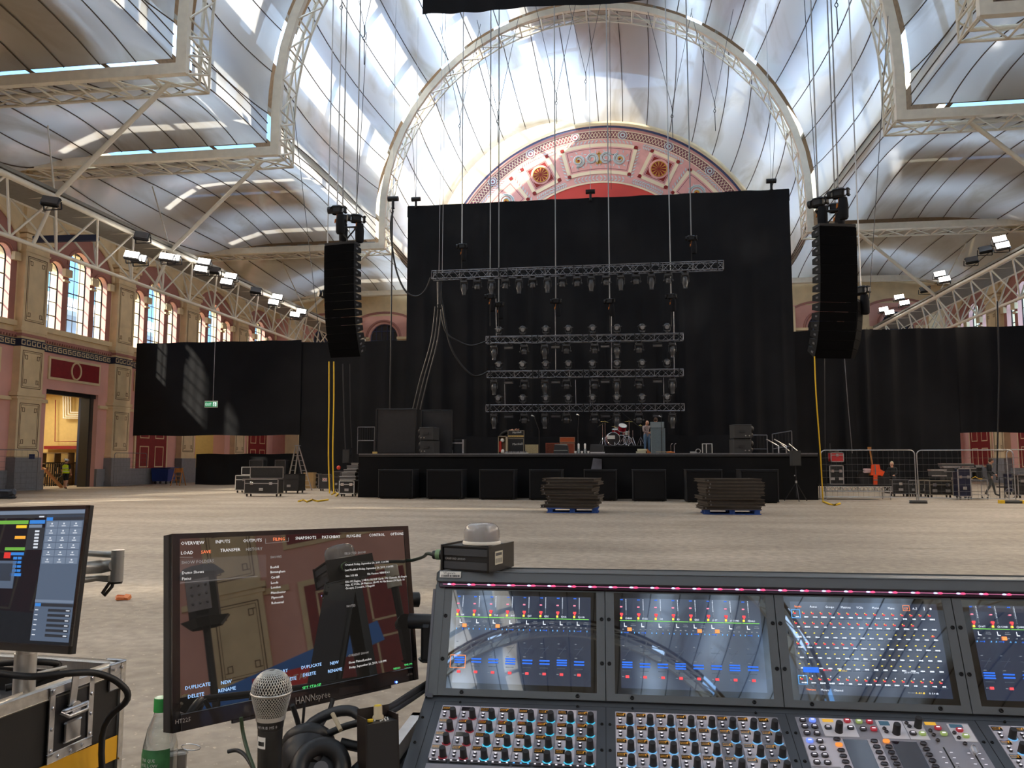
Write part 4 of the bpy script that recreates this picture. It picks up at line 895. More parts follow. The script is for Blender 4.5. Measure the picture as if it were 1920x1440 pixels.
# ================================================================ lighting rig
HEADM = mat('moving_head_shell', (0.075, 0.076, 0.08), .33, metal=.3); LENS = mat('lens_glass', (.12, .12, .13), .12, coat=1)
def mk_spot():      # long barrel, hanging; origin at the top clamp
    t = thing('moving_head', 'x', 'stage light'); b = MB(); b.box((0, 0, -.09), (.40, .30, .15), bev=.03); b.build('base', HEADM, t)
    b = MB(); [b.cyl((s * .1, 0, -.02), (s * .1, 0, .08), .02, n=6) for s in (-1, 1)]; b.box((0, 0, .075), (.26, .46, .03)); b.build('clamp', ALUD, t)
    b = MB(); [b.box((s * .19, 0, -.32), (.045, .12, .36), bev=.012) for s in (-1, 1)]; b.box((0, 0, -.18), (.40, .12, .04)); b.build('yoke', HEADM, t)
    b = MB(); b.lathe([(.07, .0), (.13, -.03), (.155, -.2), (.15, -.34), (.12, -.42), (.10, -.56), (.11, -.60)], (0, 0, -.20), n=14); h = b.build('head', HEADM, t)
    b = MB(); b.cyl((0, 0, -.81), (0, 0, -.83), .09, n=12); b.build('lens', LENS, h); return t
def mk_wash():
    t = thing('moving_head', 'x', 'stage light'); b = MB(); b.box((0, 0, -.08), (.42, .26, .13), bev=.02); b.build('base', HEADM, t)
    b = MB(); [b.cyl((s * .12, 0, -.02), (s * .12, 0, .08), .02, n=6) for s in (-1, 1)]; b.box((0, 0, .075), (.28, .46, .03)); b.build('clamp', ALUD, t)
    b = MB(); [b.box((s * .21, 0, -.28), (.04, .1, .3), bev=.01) for s in (-1, 1)]; b.box((0, 0, -.15), (.44, .1, .03)); [b.ball((s * .22, 0, -.38), .055, 8) for s in (-1, 1)]; b.build('yoke', HEADM, t)
    b = MB(); b.ball((0, 0, -.36), .17, 14, (1, 1, .8)); b.lathe([(.15, -.38), (.15, -.5), (.14, -.52)], n=14); h = b.build('head', HEADM, t)
    b = MB(); b.cyl((0, 0, -.52), (0, 0, -.535), .12, n=12); b.build('lens', LENS, h); return t
def mk_up():
    t = thing('moving_head', 'x', 'stage light'); b = MB(); b.box((0, 0, .06), (.26, .24, .09), bev=.02); b.build('base', HEADM, t)
    b = MB(); b.cyl((0, 0, -.06), (0, 0, .05), .02, n=6); b.box((0, 0, -.055), (.08, .44, .03)); b.build('clamp', ALUD, t)
    b = MB(); [b.box((s * .17, 0, .2), (.035, .1, .2), bev=.01) for s in (-1, 1)]; b.box((0, 0, .11), (.34, .1, .03)); b.build('yoke', HEADM, t)
    b = MB(); b.ball((0, 0, .34), .185, 14, (1, .9, .9)); b.box((0, .02, .36), (.5, .12, .05), bev=.015); h = b.build('head', HEADM, t)
    b = MB(); b.cyl((0, -.12, .27), (0, -.2, .245), .1, n=14); b.build('lens', mat('frosted_lens', (.30, .30, .31), .4), h); return t
def mk_strobe():
    t = thing('strobe_light', 'x', 'stage light'); b = MB(); b.box((0, 0, -.06), (.42, .16, .05)); b.cyl((0, 0, -.05), (0, 0, .06), .02, n=6); b.box((0, 0, .05), (.08, .42, .03)); b.build('bracket', DARKM, t)
    b = MB(); b.box((0, -.02, -.19), (.5, .2, .14), (.25, 0, 0), bev=.01); h = b.build('body', HEADM, t); b = MB(); b.box((0, -.13, -.21), (.42, .02, .08), (.25, 0, 0)); b.build('lens', LENS, h); return t
protos = [mk_spot(), mk_wash(), mk_up(), mk_strobe()]; usedp = [False] * 4
def place(kind, loc, label, group):
    rz = random.uniform(-.15, .15)
    if not usedp[kind]: o = protos[kind]; usedp[kind] = True; o.location = loc; o.rotation_euler = (0, 0, rz); o['label'] = label; o['group'] = group; return o
    return dup(protos[kind], label, loc, (0, 0, rz), group)
RIG_M = mat('rig_truss_metal', (.30, .30, .32), .35, metal=.75)
CLR = [glow('red_status_light', (1, .1, .05), 2.0)]
def rig_truss(name, label, pa, pb, Y, sz, n):
    a, c = atY(*pa, Y), atY(*pb, Y); t = thing(name, label, 'truss', a)
    b = MB(); b.truss((0, 0, 0), c - a, sz, sz, n, .028, .014); b.build('truss_frame', RIG_M, t)
    b = MB(); rr = random.Random(n)
    b.tube([(c - a) * (i / 40) + Vector((rr.uniform(-.1, .1), rr.uniform(-.12, .12), rr.uniform(-.1, .12))) for i in range(1, 40)], .018, 5)
    b.build('cabling', CABLE, t)
    for u in (0.02, .24, .27, .5, .53, .76, .79, .98): b = MB(); b.bar((c - a) * u + Vector((0, -sz / 2 - .03, -sz / 2 - .05)), (c - a) * u + Vector((0, -sz / 2 - .03, sz / 2 + .05)), .05); b.build('joining_plate', DARKM, t)
    return a, c
YT = 41.0
a, c = rig_truss('lighting_truss', 'highest black lighting truss, widest, hanging before the backdrop', (811, 517), (1356, 498), YT, .42, 40)
ux = [873, 899, 926, 953, 979, 1005, 1033, 1061, 1089, 1115, 1143, 1170, 1198, 1226, 1257, 1287]
for i, px in enumerate(ux):
    u = (px - 811) / (1356 - 811); p = a.lerp(c, u) + Vector((0, 0, -.3)); k = 0 if i in (0, 2, 4, 6, 9, 11, 13, 15) else 1
    place(k, p, 'black %s moving light hanging from the highest truss, %s from left' % (('long', 'round')[k], ORD[i]), 'moving lights on the highest truss')
ROWS = [((912, 638), (1281, 632), 'upper'), ((914, 703), (1281, 699), 'middle'), ((912, 766), (1283, 764), 'lowest')]
upx = [936, 982, 1026, 1069, 1114, 1160, 1206, 1252]; dnx = [927, 985, 1024, 1065, 1118, 1159, 1200, 1261]; stx = [955, 1045, 1138, 1234]
RYS = 42.5
for r_, (pa, pb, nm) in enumerate(ROWS):
    a, c = rig_truss('lighting_truss', '%s of the three stacked black lighting trusses over the stage' % nm, pa, pb, RYS, .36, 28)
    for i, px in enumerate(upx):
        u = (px - pa[0]) / (pb[0] - pa[0]); place(2, a.lerp(c, u) + Vector((0, 0, .26)), 'domed moving light standing on the %s stacked truss, %s from left' % (nm, ORD[i]), 'moving lights standing on stacked trusses')
    for i, px in enumerate(dnx):
        u = (px - pa[0]) / (pb[0] - pa[0]); k = 0 if i in (0, 2, 5, 7) else 1
        place(k, a.lerp(c, u) + Vector((0, 0, -.27)), '%s moving light hanging under the %s stacked truss, %s from left' % (('long', 'round')[k], nm, ORD[i]), 'moving lights hanging under stacked trusses')
    for i, px in enumerate(stx):
        u = (px - pa[0]) / (pb[0] - pa[0]); place(3, a.lerp(c, u) + Vector((0, 0, -.24)), 'flat strobe light under the %s stacked truss, %s from left' % (nm, ORD[i]), 'strobe lights under stacked trusses')
# drop bars and wires between the rows
def wire(name, label, pts, r, m=CABLE, cat='cable', grp=None):
    b = MB(); b.tube(pts, r, 5); return tag(b.build(name, m), label, cat, grp)
for px, y0, y1, lab in ((930, 560, 636, 'left'), (1041, 575, 700, 'second'), (1146, 565, 700, 'third'), (1263, 560, 700, 'right'), (946, 712, 762, 'lower left'), (1079, 712, 762, 'lower second'), (1106, 712, 762, 'lower third'), (1244, 705, 762, 'lower right')):
    wire('steel_drop', 'grey steel drop line holding the stacked trusses, %s one' % lab, [atY(px, y0, RYS), atY(px + 1, y1, RYS)], .022, RIG_M, 'wire', 'steel drop lines of the stacked trusses')

# chain hoists ----------------------------------------------------------------
CHN = mat('chain_steel', (.6, .6, .6), .4, metal=.3); ORG = mat('orange_hook', lin((214, 130, 50)), .5)
def mk_hoist(s=1.0, bag=True):
    t = thing('chain_hoist', 'x', 'chain hoist'); b = MB(); b.box((0, 0, 0), (.42 * s, .3 * s, .28 * s), bev=.05 * s); b.cyl((-.3 * s, 0, 0), (-.2 * s, 0, 0), .12 * s, n=12); b.box((.27 * s, 0, .0), (.12 * s, .26 * s, .22 * s), bev=.03 * s); b.build('motor_body', DARKM, t)
    b = MB(); b.tube([(.02 * s, 0, -.14 * s), (0, 0, -.35 * s), (-.06 * s, 0, -.42 * s), (-.04 * s, 0, -.3 * s)], .03 * s); b.build('hook', ORG, t)
    if bag: b = MB(); b.lathe([(.12 * s, -.16 * s), (.15 * s, -.4 * s), (.14 * s, -.75 * s), (.11 * s, -.8 * s)], (.12 * s, 0, 0), n=10); b.build('chain_bag', CLOTH, t)
    return t
hp = mk_hoist(); fh = True
HO = [(866, 462, 41, 30, 'above the left end of the highest truss'), (1296, 447, 41, -20, 'above the right end of the highest truss'), (919, 556, 42, 60, 'left of the pair above the stacked trusses'), (935, 571, 42.3, 215, 'right of the pair above the stacked trusses'), (1042, 565, 42, 180, 'second hanging spot above the stacked trusses'), (1143, 565, 42, 200, 'beside the middle curtain seam above stacked trusses'), (1258, 556, 42, 220, 'above the right end of the stacked trusses')]
for px, py, Y, yt, lab in HO:
    p = atY(px, py, Y); L = 'black chain hoist with bag ' + lab
    if fh: o = hp; o['label'] = L; o['group'] = 'chain hoists over the stage'; o.location = p; fh = False
    else: o = dup(hp, L, p, (0, 0, random.uniform(-.4, .4)), 'chain hoists over the stage')
    xt = px - 3
    top = Vector((p.x, p.y, ZS + sqrt(max(0, (RH - .5) ** 2 - (p.x - XC) ** 2)) - 1.0))
    b = MB(); b.tube([(0, 0, .12), top - p], .032, 5); b.build('lift_chain', CHN, o)
    b = MB(); b.tube([(0, 0, -.3), (0, 0, (-1.2 if Y == 41 else -1.6))], .02, 5); b.build('steel_sling', CABLE, o)
for px, Y, lab in ((823, 41, 'outer'), (829, 41, 'inner')):
    p = atY(px, 512, Y); wire('steel_cable', 'thin steel cable at the left end of the highest truss, %s' % lab, [p, Vector((p.x + .1, Y, 31))], .012, CHN, 'wire', 'thin cables at the left truss end')
# cable runs left of the rig
def path(pts, Y): return [atY(x, y, Y) for x, y in pts]
def smooth(pts, n=6):
    out = []
    P = [pts[0]] + pts + [pts[-1]]
    for i in range(1, len(P) - 2):
        for k in range(n):
            t = k / n; a, b_, c, d = P[i - 1], P[i], P[i + 1], P[i + 2]
            out.append(0.5 * ((2 * b_) + (c - a) * t + (2 * a - 5 * b_ + 4 * c - d) * t * t + (3 * b_ - a - 3 * c + d) * t ** 3))
    return out + [pts[-1]]
wire('cable_loom', 'thick black cable loom dropping left of the backdrop and looping to the truss', smooth(path([(737, 395), (733, 420), (735, 460), (744, 510), (760, 545), (780, 556), (797, 545), (808, 520)], 41)), .055)
wire('cable_loom', 'black cable loom sagging to the upper stacked truss', smooth(path([(825, 565), (835, 620), (860, 640), (885, 648), (912, 640)], 41.5)), .05)
wire('cable_loom', 'black cable loom sagging to the middle stacked truss', smooth(path([(828, 560), (842, 640), (862, 680), (885, 703), (900, 704), (915, 697)], 41.6)), .055)
for i, (x0, x1) in enumerate(((816, 774), (822, 781), (828, 788))):
    wire('feeder_cable', 'grey feeder cable running down to the screen panels, %s of three' % ('left', 'middle', 'right')[i], smooth(path([(x0, 575), (x0 - 8, 640), (x1 + 14, 710), (x1, 768)], 40)), .035, mat('grey_cable', (.06, .06, .055), .5), 'cable', 'feeder cables by the backdrop')
b = MB(); p = atY(824, 575, 40); b.box((0, 0, 0), (.3, .2, .25), bev=.04); b.cyl((0, 0, .1), (0, 0, 1.3), .12, .16, n=8); o = b.build('cable_pick', DARKM); o.location = p; tag(o, 'black cable pick bundle hanging below the highest truss left end', 'cable support')
wire('hanging_cable', 'long black cable hanging straight down left of the backdrop', smooth(path([(736, 375), (735, 480), (733, 640), (730, 840)], 38)), .04)
# small cameras / hoists on top of drapes
for px, py, Y, lab in ((780, 378, 46.9, 'left end'), (1107, 364, 46.9, 'centre'), (1446, 344, 46.9, 'right end'), (737, 378, 40, 'far left cable drop')):
    o = thing('curtain_hoist', 'small black hoist on the backdrop top at the %s' % lab if Y > 45 else 'small black hoist above the cable drop left of the backdrop', 'chain hoist', atY(px, py, Y), 0, 'small hoists along the backdrop top')
    b = MB(); b.cyl((-.28, 0, .15), (.28, 0, .15), .14, n=12); b.build('motor_body', DARKM, o); b = MB(); b.box((0, 0, -.15), (.22, .2, .5), bev=.04); b.build('chain_container', DARKM, o)
    b = MB(); p = o.location; top = ZS + sqrt(max(0, (RH - .6) ** 2 - (p.x - XC) ** 2)) - 1; b.tube([(0, 0, .25), (0, 0, top - p.z)], .012, 4); b.build('lift_chain', CHN, o)

# ================================================================ speaker arrays
ARR = mat('array_grille', (.004, .004, .0045), .9, spec=.05); ARS = mat('array_side', (.008, .008, .009), .6, spec=.2)
def box_poly(t, w, h, d, M, tag_=''):
    # wedge cabinet: front at y=0 (taller), rear at y=d (shorter)
    b = MB(M); hf, hr = h / 2, h * .30
    b.add([(-w / 2, 0, -hf), (w / 2, 0, -hf), (w / 2, 0, hf), (-w / 2, 0, hf), (-w / 2, d, -hr), (w / 2, d, -hr), (w / 2, d, hr), (-w / 2, d, hr)], [(0, 3, 2, 1), (4, 5, 6, 7), (0, 1, 5, 4), (1, 2, 6, 5), (2, 3, 7, 6), (3, 0, 4, 7)])
    o = b.build('speaker_cabinet', ARS, t)
    b = MB(M); b.bx(-w / 2 + .015, w / 2 - .015, -.02, 0.0, -hf + .004, hf - .004); b.build('grille', ARR, o)
    for s in (-1, 1): b = MB(M); b.box((s * (w / 2 + .012), d * .35, 0), (.02, .16, .07)); b.build('side_handle', ALUD, o)
def line_array(label, px, py, Y, yaw, n, w, h, d, angles, flip=1):
    p = atY(px, py, Y); t = thing('line_array', label, 'speaker array', p, yaw)
    b = MB(); b.box((0, d * .45, .05), (w * .98, d * .9, .1)); b.bar((0, .1, .1), (0, d * .9, .1), .12, .14); b.build('flying_frame', DARKM, t)
    pos = Vector((0, 0, -.02)); ang = 0.0
    for k in range(n):
        ang = sum(angles[:k + 1]); R = Matrix.Rotation(radians(ang), 4, 'X')
        c = pos + (R @ Vector((0, 0, -h / 2)))
        box_poly(t, w, h * .985, d, Matrix.Translation(c) @ R); pos = pos + (R @ Vector((0, 0, -h)))
    return t
AL = [0.5, .5, .5, .7, .8, 1, 1.2, 1.5, 2, 2.5, 3, 3.5, 4.2, 5]
ml = line_array('tall black line array hanging left of the stage', 636, 458, 31, radians(-9), 14, 1.38, .335, .62, AL)
mr = line_array('tall black line array hanging right of the stage', 1571, 424, 30.3, radians(14), 14, 1.44, .352, .62, AL)
AO = [2, 2, 3, 4, 5, 6]
line_array('smaller line array behind the left main array', 615, 592, 34, radians(-62), 6, .9, .30, .5, AO)
line_array('smaller line array behind the right main array', 1612, 567, 33.5, radians(62), 6, .9, .38, .5, AO)
BIGH = mk_hoist(1.25)
first = True
for px, py, Y, nm in ((632, 394, 30.7, 'upper left motor over the left line array'), (642, 412, 32.2, 'lower left motor over the left line array'), (668, 410, 31.4, 'right motor over the left line array'), (1534, 380, 30.6, 'left motor over the right line array'), (1572, 363, 30.2, 'upper right motor over the right line array'), (1566, 390, 31.8, 'lower right motor over the right line array'), (612, 552, 34.3, 'small one over the smaller left line array'), (1614, 545, 33.8, 'small one over the smaller right line array')):
    p = atY(px, py, Y); L = 'black chain hoist, ' + nm
    if first: o = BIGH; o.location = p; o['label'] = L; o['group'] = 'chain hoists over the line arrays'; first = False
    else: o = dup(BIGH, L, p, (0, 0, random.uniform(-1, 1)), 'chain hoists over the line arrays')
    b = MB(); b.tube([(0, 0, .15), (0.02, 0, min(17.0, ZS + sqrt(max(1, (RH - .6) ** 2 - (p.x - XC) ** 2)) - p.z))], .028 if Y < 33 else .015, 5); b.build('lift_chain', CHN, o)
for px, py, Y, nm in ((651, 435, 31.2, 'left'), (1551, 405, 30.5, 'right')):
    p = atY(px, py, Y); b = MB(); b.tube([(-.42, 0, .2), (.42, 0, .2)], .035); b.tube([(-.42, 0, .2), (0, 0, -.28)], .03); b.tube([(.42, 0, .2), (0, 0, -.28)], .03); b.tube([(0, 0, -.28), (0, 0, -.7)], .03)
    for i in range(4): b.tube([(-.3 + .2 * i, 0, .2), (-.3 + .2 * i, 0, .02)], .008)
    o = b.build('lifting_bridle', DARKM); o.location = p; tag(o, 'black triangular lifting bridle above the %s line array' % nm, 'rigging')
for px0, px1, lab in ((617, 616, 'left of the two'), (626, 624, 'right of the two')):
    wire('yellow_strap', 'yellow guide strap hanging from the left line array, ' + lab, smooth(path([(px0, 678), (px0, 750), (px1, 850), (px1 + 2, 925)], 31.5)), .028, YELP, 'strap', 'yellow guide straps')
wire('yellow_strap', 'yellow guide strap hanging from the right line array', smooth([atY(1527, 668, 30.5), atY(1530, 740, 30.8), atY(1538, 850, 32), atZ(1543, 938, 0.05)]), .025, YELP, 'strap', 'yellow guide straps')
wire('signal_cable', 'thin black cable hanging from the right line array', path([(1546, 668), (1547, 842)], 36), .02); wire('signal_cable', 'thin grey cable hanging behind the right line array', path([(1583, 668), (1590, 760), (1598, 850)], 46), .02, ALUD); wire('signal_cable', 'grey cable hanging before the far right curtain', path([(1870, 565), (1873, 700), (1869, 900)], 42), .04)
wire('signal_cable', 'black cable hanging beneath the left line array', path([(643, 682), (645, 780), (648, 845)], 36), .03); wire('signal_cable', 'thin black cable right of the left strap', path([(656, 682), (657, 780), (660, 840)], 40), .02)
for pts, lab in (([(795, 0), (800, 330)], 'a'),):
    pass
# ================================================================ people
SKINM = mat('skin', lin((202, 150, 124)), .55, var=.05); HAIRB = mat('brown_hair', lin((70, 48, 34)), .7); HAIRL = mat('blonde_hair', lin((186, 170, 140)), .7); SHOE = mat('dark_shoe', lin((30, 28, 28)), .5)
EYE = mat('eye', (.02, .015, .012), .2); LIP = mat('lip', lin((160, 92, 82)), .5)
BASEJ = dict(pelvis=(0, 0, .96), waist=(0, .01, 1.08), chest=(0, .02, 1.30), neck=(0, .0, 1.47), chin=(0, -.01, 1.54), crown=(0, -.01, 1.66),
             shL=(-.18, .01, 1.42), elL=(-.24, .03, 1.13), wrL=(-.24, -.08, .89), shR=(.18, .01, 1.42), elR=(.24, .03, 1.13), wrR=(.24, -.08, .89),
             hipL=(-.10, 0, .90), knL=(-.11, -.02, .50), anL=(-.11, .04, .09), toL=(-.13, -.13, .035), hipR=(.10, 0, .90), knR=(.11, -.02, .50), anR=(.11, .04, .09), toR=(.13, -.13, .035))
RAD = dict(pelvis=(.155, .125), waist=(.14, .11), chest=(.165, .12), neck=(.06, .06), chin=(.075, .08), crown=(.08, .09), shL=(.07, .07), elL=(.047, .047), wrL=(.03, .035), hipL=(.095, .1), knL=(.06, .065), anL=(.042, .045), toL=(.04, .03))
BON = [('pelvis', 'waist'), ('waist', 'chest'), ('chest', 'neck'), ('neck', 'chin'), ('chin', 'crown'), ('chest', 'shL'), ('shL', 'elL'), ('elL', 'wrL'), ('chest', 'shR'), ('shR', 'elR'), ('elR', 'wrR'), ('pelvis', 'hipL'), ('hipL', 'knL'), ('knL', 'anL'), ('anL', 'toL'), ('pelvis', 'hipR'), ('hipR', 'knR'), ('knR', 'anR'), ('anR', 'toR')]
def person(label, loc, rz, pose, shirt, trousers, hair, sleeves='short', legs='long', s=1.0, vest=None, hat=None, bald=False):
    J = dict(BASEJ); J.update(pose); names = list(J); me = bpy.data.meshes.new('sk'); me.from_pydata([J[n] for n in names], [(names.index(a), names.index(c)) for a, c in BON], [])
    ob = bpy.data.objects.new('sk', me); COL.objects.link(ob); md = ob.modifiers.new('s', 'SKIN'); md.use_smooth_shade = True
    sv = me.skin_vertices[0].data
    for i, n in enumerate(names):
        r = RAD.get(n) or RAD[n[:-1] + 'L']; sv[i].radius = r; sv[i].use_root = n == 'pelvis'
    sd = ob.modifiers.new('d', 'SUBSURF'); sd.levels = 1; sd.render_levels = 1
    dg = bpy.context.evaluated_depsgraph_get(); ev = ob.evaluated_get(dg); m2 = ev.to_mesh()
    V = [v.co.copy() for v in m2.vertices]; Fc = [tuple(p.vertices) for p in m2.polygons]; ev.to_mesh_clear(); bpy.data.objects.remove(ob)
    tl = thing('person', label, 'person', loc, rz); tl.scale = (s, s, s)
    def col(bone):
        a, c = bone
        if c in ('chin', 'crown'): return SKINM
        if c in ('waist', 'chest', 'neck') or a == 'chest': return shirt
        if a[:2] == 'sh': return shirt
        if a[:2] == 'el': return shirt if sleeves == 'long' else SKINM
        if a[:2] == 'an': return SHOE
        if a[:2] == 'kn': return trousers if legs == 'long' else SKINM
        return trousers
    b = MB(); groups = {}
    for f in Fc:
        c = sum((V[i] for i in f), Vector()) / len(f); best = min(BON, key=lambda e: ((c - (Vector(J[e[0]]) + (Vector(J[e[1]]) - Vector(J[e[0]])) * max(0, min(1, (c - Vector(J[e[0]])).dot(Vector(J[e[1]]) - Vector(J[e[0]])) / max(1e-6, (Vector(J[e[1]]) - Vector(J[e[0]])).length_squared))))).length))
        groups.setdefault(col(best).name, []).append(f)
    b.v = [tuple(v) for v in V]
    for k, fs in groups.items():
        b.use(MATS[k]); b.f += fs; b.mi += [b.cur] * len(fs); b.sm += [True] * len(fs)
    b.use(SKINM)
    for sd_ in 'LR':            # palms, four fingers and a thumb
        w, e = Vector(J['wr' + sd_]), Vector(J['el' + sd_]); d = (w - e).normalized(); x = d.cross(Vector((0, 1, 0)) if abs(d.y) < .8 else Vector((0, 0, 1))).normalized(); n_ = x.cross(d)
        b.ball(w + d * .055, .045, 8, (1, 1, 1)); 
        for k in range(4): q = w + d * .07 + x * (-.03 + .02 * k); L = (.065, .08, .075, .055)[k]; b.tube([q, q + d * L * .55 + n_ * .008, q + d * L + n_ * .03], [.010, .009, .007], 5)
        b.tube([w + d * .03 + x * .035, w + d * .065 + x * .065 + n_ * .01, w + d * .095 + x * .06 + n_ * .02], [.011, .01, .008], 5)
    c0, c1 = Vector(J['chin']), Vector(J['crown']); up_ = (c1 - c0).normalized(); R = up_.to_track_quat('Z', 'Y').to_matrix()
    hc = c0 + (c1 - c0) * .55; fwd = Vector((0, -1, 0)); fwd = (fwd - up_ * fwd.dot(up_)).normalized(); sx_ = fwd.cross(up_).normalized()
    b.ball(hc, .098, 14, (.82, .98, 1.2)); b.tube([hc + fwd * .085 + up_ * .02, hc + fwd * .118 - up_ * .018, hc + fwd * .09 - up_ * .025], [.01, .016, .008], 6)
    for q in (-1, 1): b.ball(hc + sx_ * q * .082 - up_ * .005, .025, 8, (.4, .8, 1.2))
    b.use(LIP); b.ball(hc + fwd * .088 - up_ * .052, .02, 8, (1.3, .5, .35)); b.use(EYE)
    for q in (-1, 1): b.ball(hc + sx_ * q * .034 + fwd * .083 + up_ * .018, .010, 6)
    body = b.build('body', None, tl)
    if not bald:
        b = MB(); b.ball(hc - fwd * .022 + up_ * .03, .104, 14, (.86, .95, 1.12)); b.build('hair', hair, tl)
    if hat: b = MB(); b.ball(hc + up_ * .045 - fwd * .01, .115, 12, (.95, 1.05, .85)); b.box(hc + up_ * .05 + fwd * .12, (.16, .1, .015)); b.build('helmet', hat, tl)
    if vest:
        b = MB(); ch, wa, pe = Vector(J['chest']), Vector(J['waist']), Vector(J['pelvis']); vs = []
        st_ = [(pe + Vector((0, 0, -.06)), .19, .16), (wa, .185, .145), (ch, .2, .15), (Vector(J['neck']) - Vector((0, 0, .07)), .17, .11)]
        for c, rx, ry in st_: vs += [c + Vector((rx * cos(a * pi / 8), ry * sin(a * pi / 8), 0)) for a in range(16)]
        b.add(vs, [(k * 16 + i, k * 16 + (i + 1) % 16, (k + 1) * 16 + (i + 1) % 16, (k + 1) * 16 + i) for k in range(3) for i in range(16)], True); vv = b.build('vest', vest, tl)
        b = MB(); 
        for c, rx, ry in (((wa + pe) / 2, .195, .16), ((wa + ch) / 2, .2, .155)): b.tube([c + Vector((rx * cos(a * pi / 8), ry * sin(a * pi / 8), 0)) for a in range(16)], .018, 4, closed=True)
        b.build('reflective_band', mat('reflective_band', (.7, .7, .68), .3), vv)
    return tl
HIVIS = mat('hi_vis_yellow', lin((214, 240, 20)), .6); BLKC = mat('black_clothing', lin((26, 27, 30)), .85); JEAN = mat('blue_denim', lin((92, 120, 150)), .85, var=.15); PLAID = mat('plaid_shirt', lin((158, 140, 138)), .85, var=.6, scale=22)
GRYT = mat('grey_trousers', lin((72, 74, 72)), .85)
hv = atZ(107, 917, 0)
person('man in yellow hi-vis vest, white helmet and black shorts walking through the side doorway', (hv.x + .5, hv.y, 0), radians(190), dict(anL=(-.13, .22, .10), toL=(-.13, .06, .04), knL=(-.12, .05, .5), anR=(.12, -.16, .09), toR=(.13, -.33, .035), knR=(.11, -.14, .5), elL=(-.27, .1, 1.14), wrL=(-.29, .02, .9), elR=(.27, -.02, 1.14), wrR=(.27, -.16, .93)), BLKC, BLKC, HAIRB, 'short', 'short', vest=HIVIS, hat=WHP)
p = onstage(1215, 39.2)
person('bald man in plaid shirt and jeans standing beside the grey bass cabinet', (p.x - .05, 38.98, ZD), radians(25), dict(elR=(.26, -.12, 1.16), wrR=(.12, -.24, 1.12), elL=(-.24, -.1, 1.16), wrL=(-.06, -.25, 1.08), chin=(0, -.05, 1.53), crown=(0, -.09, 1.64)), PLAID, JEAN, HAIRB, 'long', s=.94, bald=True)
p = onstage(1230, 39.6)
person('dark haired person behind the grey bass amplifier, only head visible', (p.x, 39.3, ZD), radians(180), {}, BLKC, BLKC, HAIRB, 'long', s=1.02)
p = onstage(946, 39.2)
person('person in black leaning over the black guitar amplifier with bare forearms', (p.x - .15, 39.25, ZD), radians(70), dict(waist=(0, -.06, 1.02), chest=(0, -.28, 1.12), neck=(0, -.44, 1.16), chin=(0, -.52, 1.14), crown=(0, -.63, 1.10), shL=(-.18, -.36, 1.13), shR=(.18, -.36, 1.13), elL=(-.2, -.55, 1.1), wrL=(-.14, -.78, 1.18), elR=(.2, -.55, 1.1), wrR=(.12, -.8, 1.18)), BLKC, BLKC, HAIRB)
p = atZ(1864, 931, 0)
person('person in black top and grey trousers walking behind the fence at far right', (p.x, p.y + .3, 0), radians(80), dict(anL=(-.1, .25, .12), toL=(-.11, .1, .04), knL=(-.11, .03, .5), anR=(.1, -.2, .09), toR=(.11, -.37, .035), knR=(.11, -.14, .5), elL=(-.25, .1, 1.15), wrL=(-.25, .0, .92), elR=(.25, -.08, 1.15), wrR=(.22, -.25, 1.0), chin=(0, -.06, 1.53), crown=(0, -.09, 1.64)), BLKC, GRYT, HAIRB, 'long')
p = atZ(1672, 928, 0); p = Vector((atY(1674, 900, p.y + 2.2).x, p.y, 0))
person('blonde person in black seated behind the fence among the cases', (p.x, p.y + 2.2, .28), radians(-30), dict(pelvis=(0, 0, .5), waist=(0, -.01, .64), chest=(0, -.03, .86), neck=(0, -.05, 1.03), chin=(0, -.07, 1.1), crown=(0, -.08, 1.22), shL=(-.18, -.04, .98), shR=(.18, -.04, .98), elL=(-.22, -.1, .7), wrL=(-.16, -.32, .62), elR=(.22, -.1, .7), wrR=(.16, -.32, .62), hipL=(-.1, -.05, .47), knL=(-.14, -.48, .5), anL=(-.14, -.46, .09), toL=(-.14, -.62, .04), hipR=(.1, -.05, .47), knR=(.14, -.48, .5), anR=(.14, -.46, .09), toR=(.14, -.62, .04)), BLKC, BLKC, HAIRL, 'long')
b = MB(); b.bx(-.3, .3, -.3, .3, 0, .62); o = b.build('stool_case', WOODB); o.location = (p.x, p.y + 2.3, 0); tag(o, 'black case serving as seat for the blonde person', 'case')

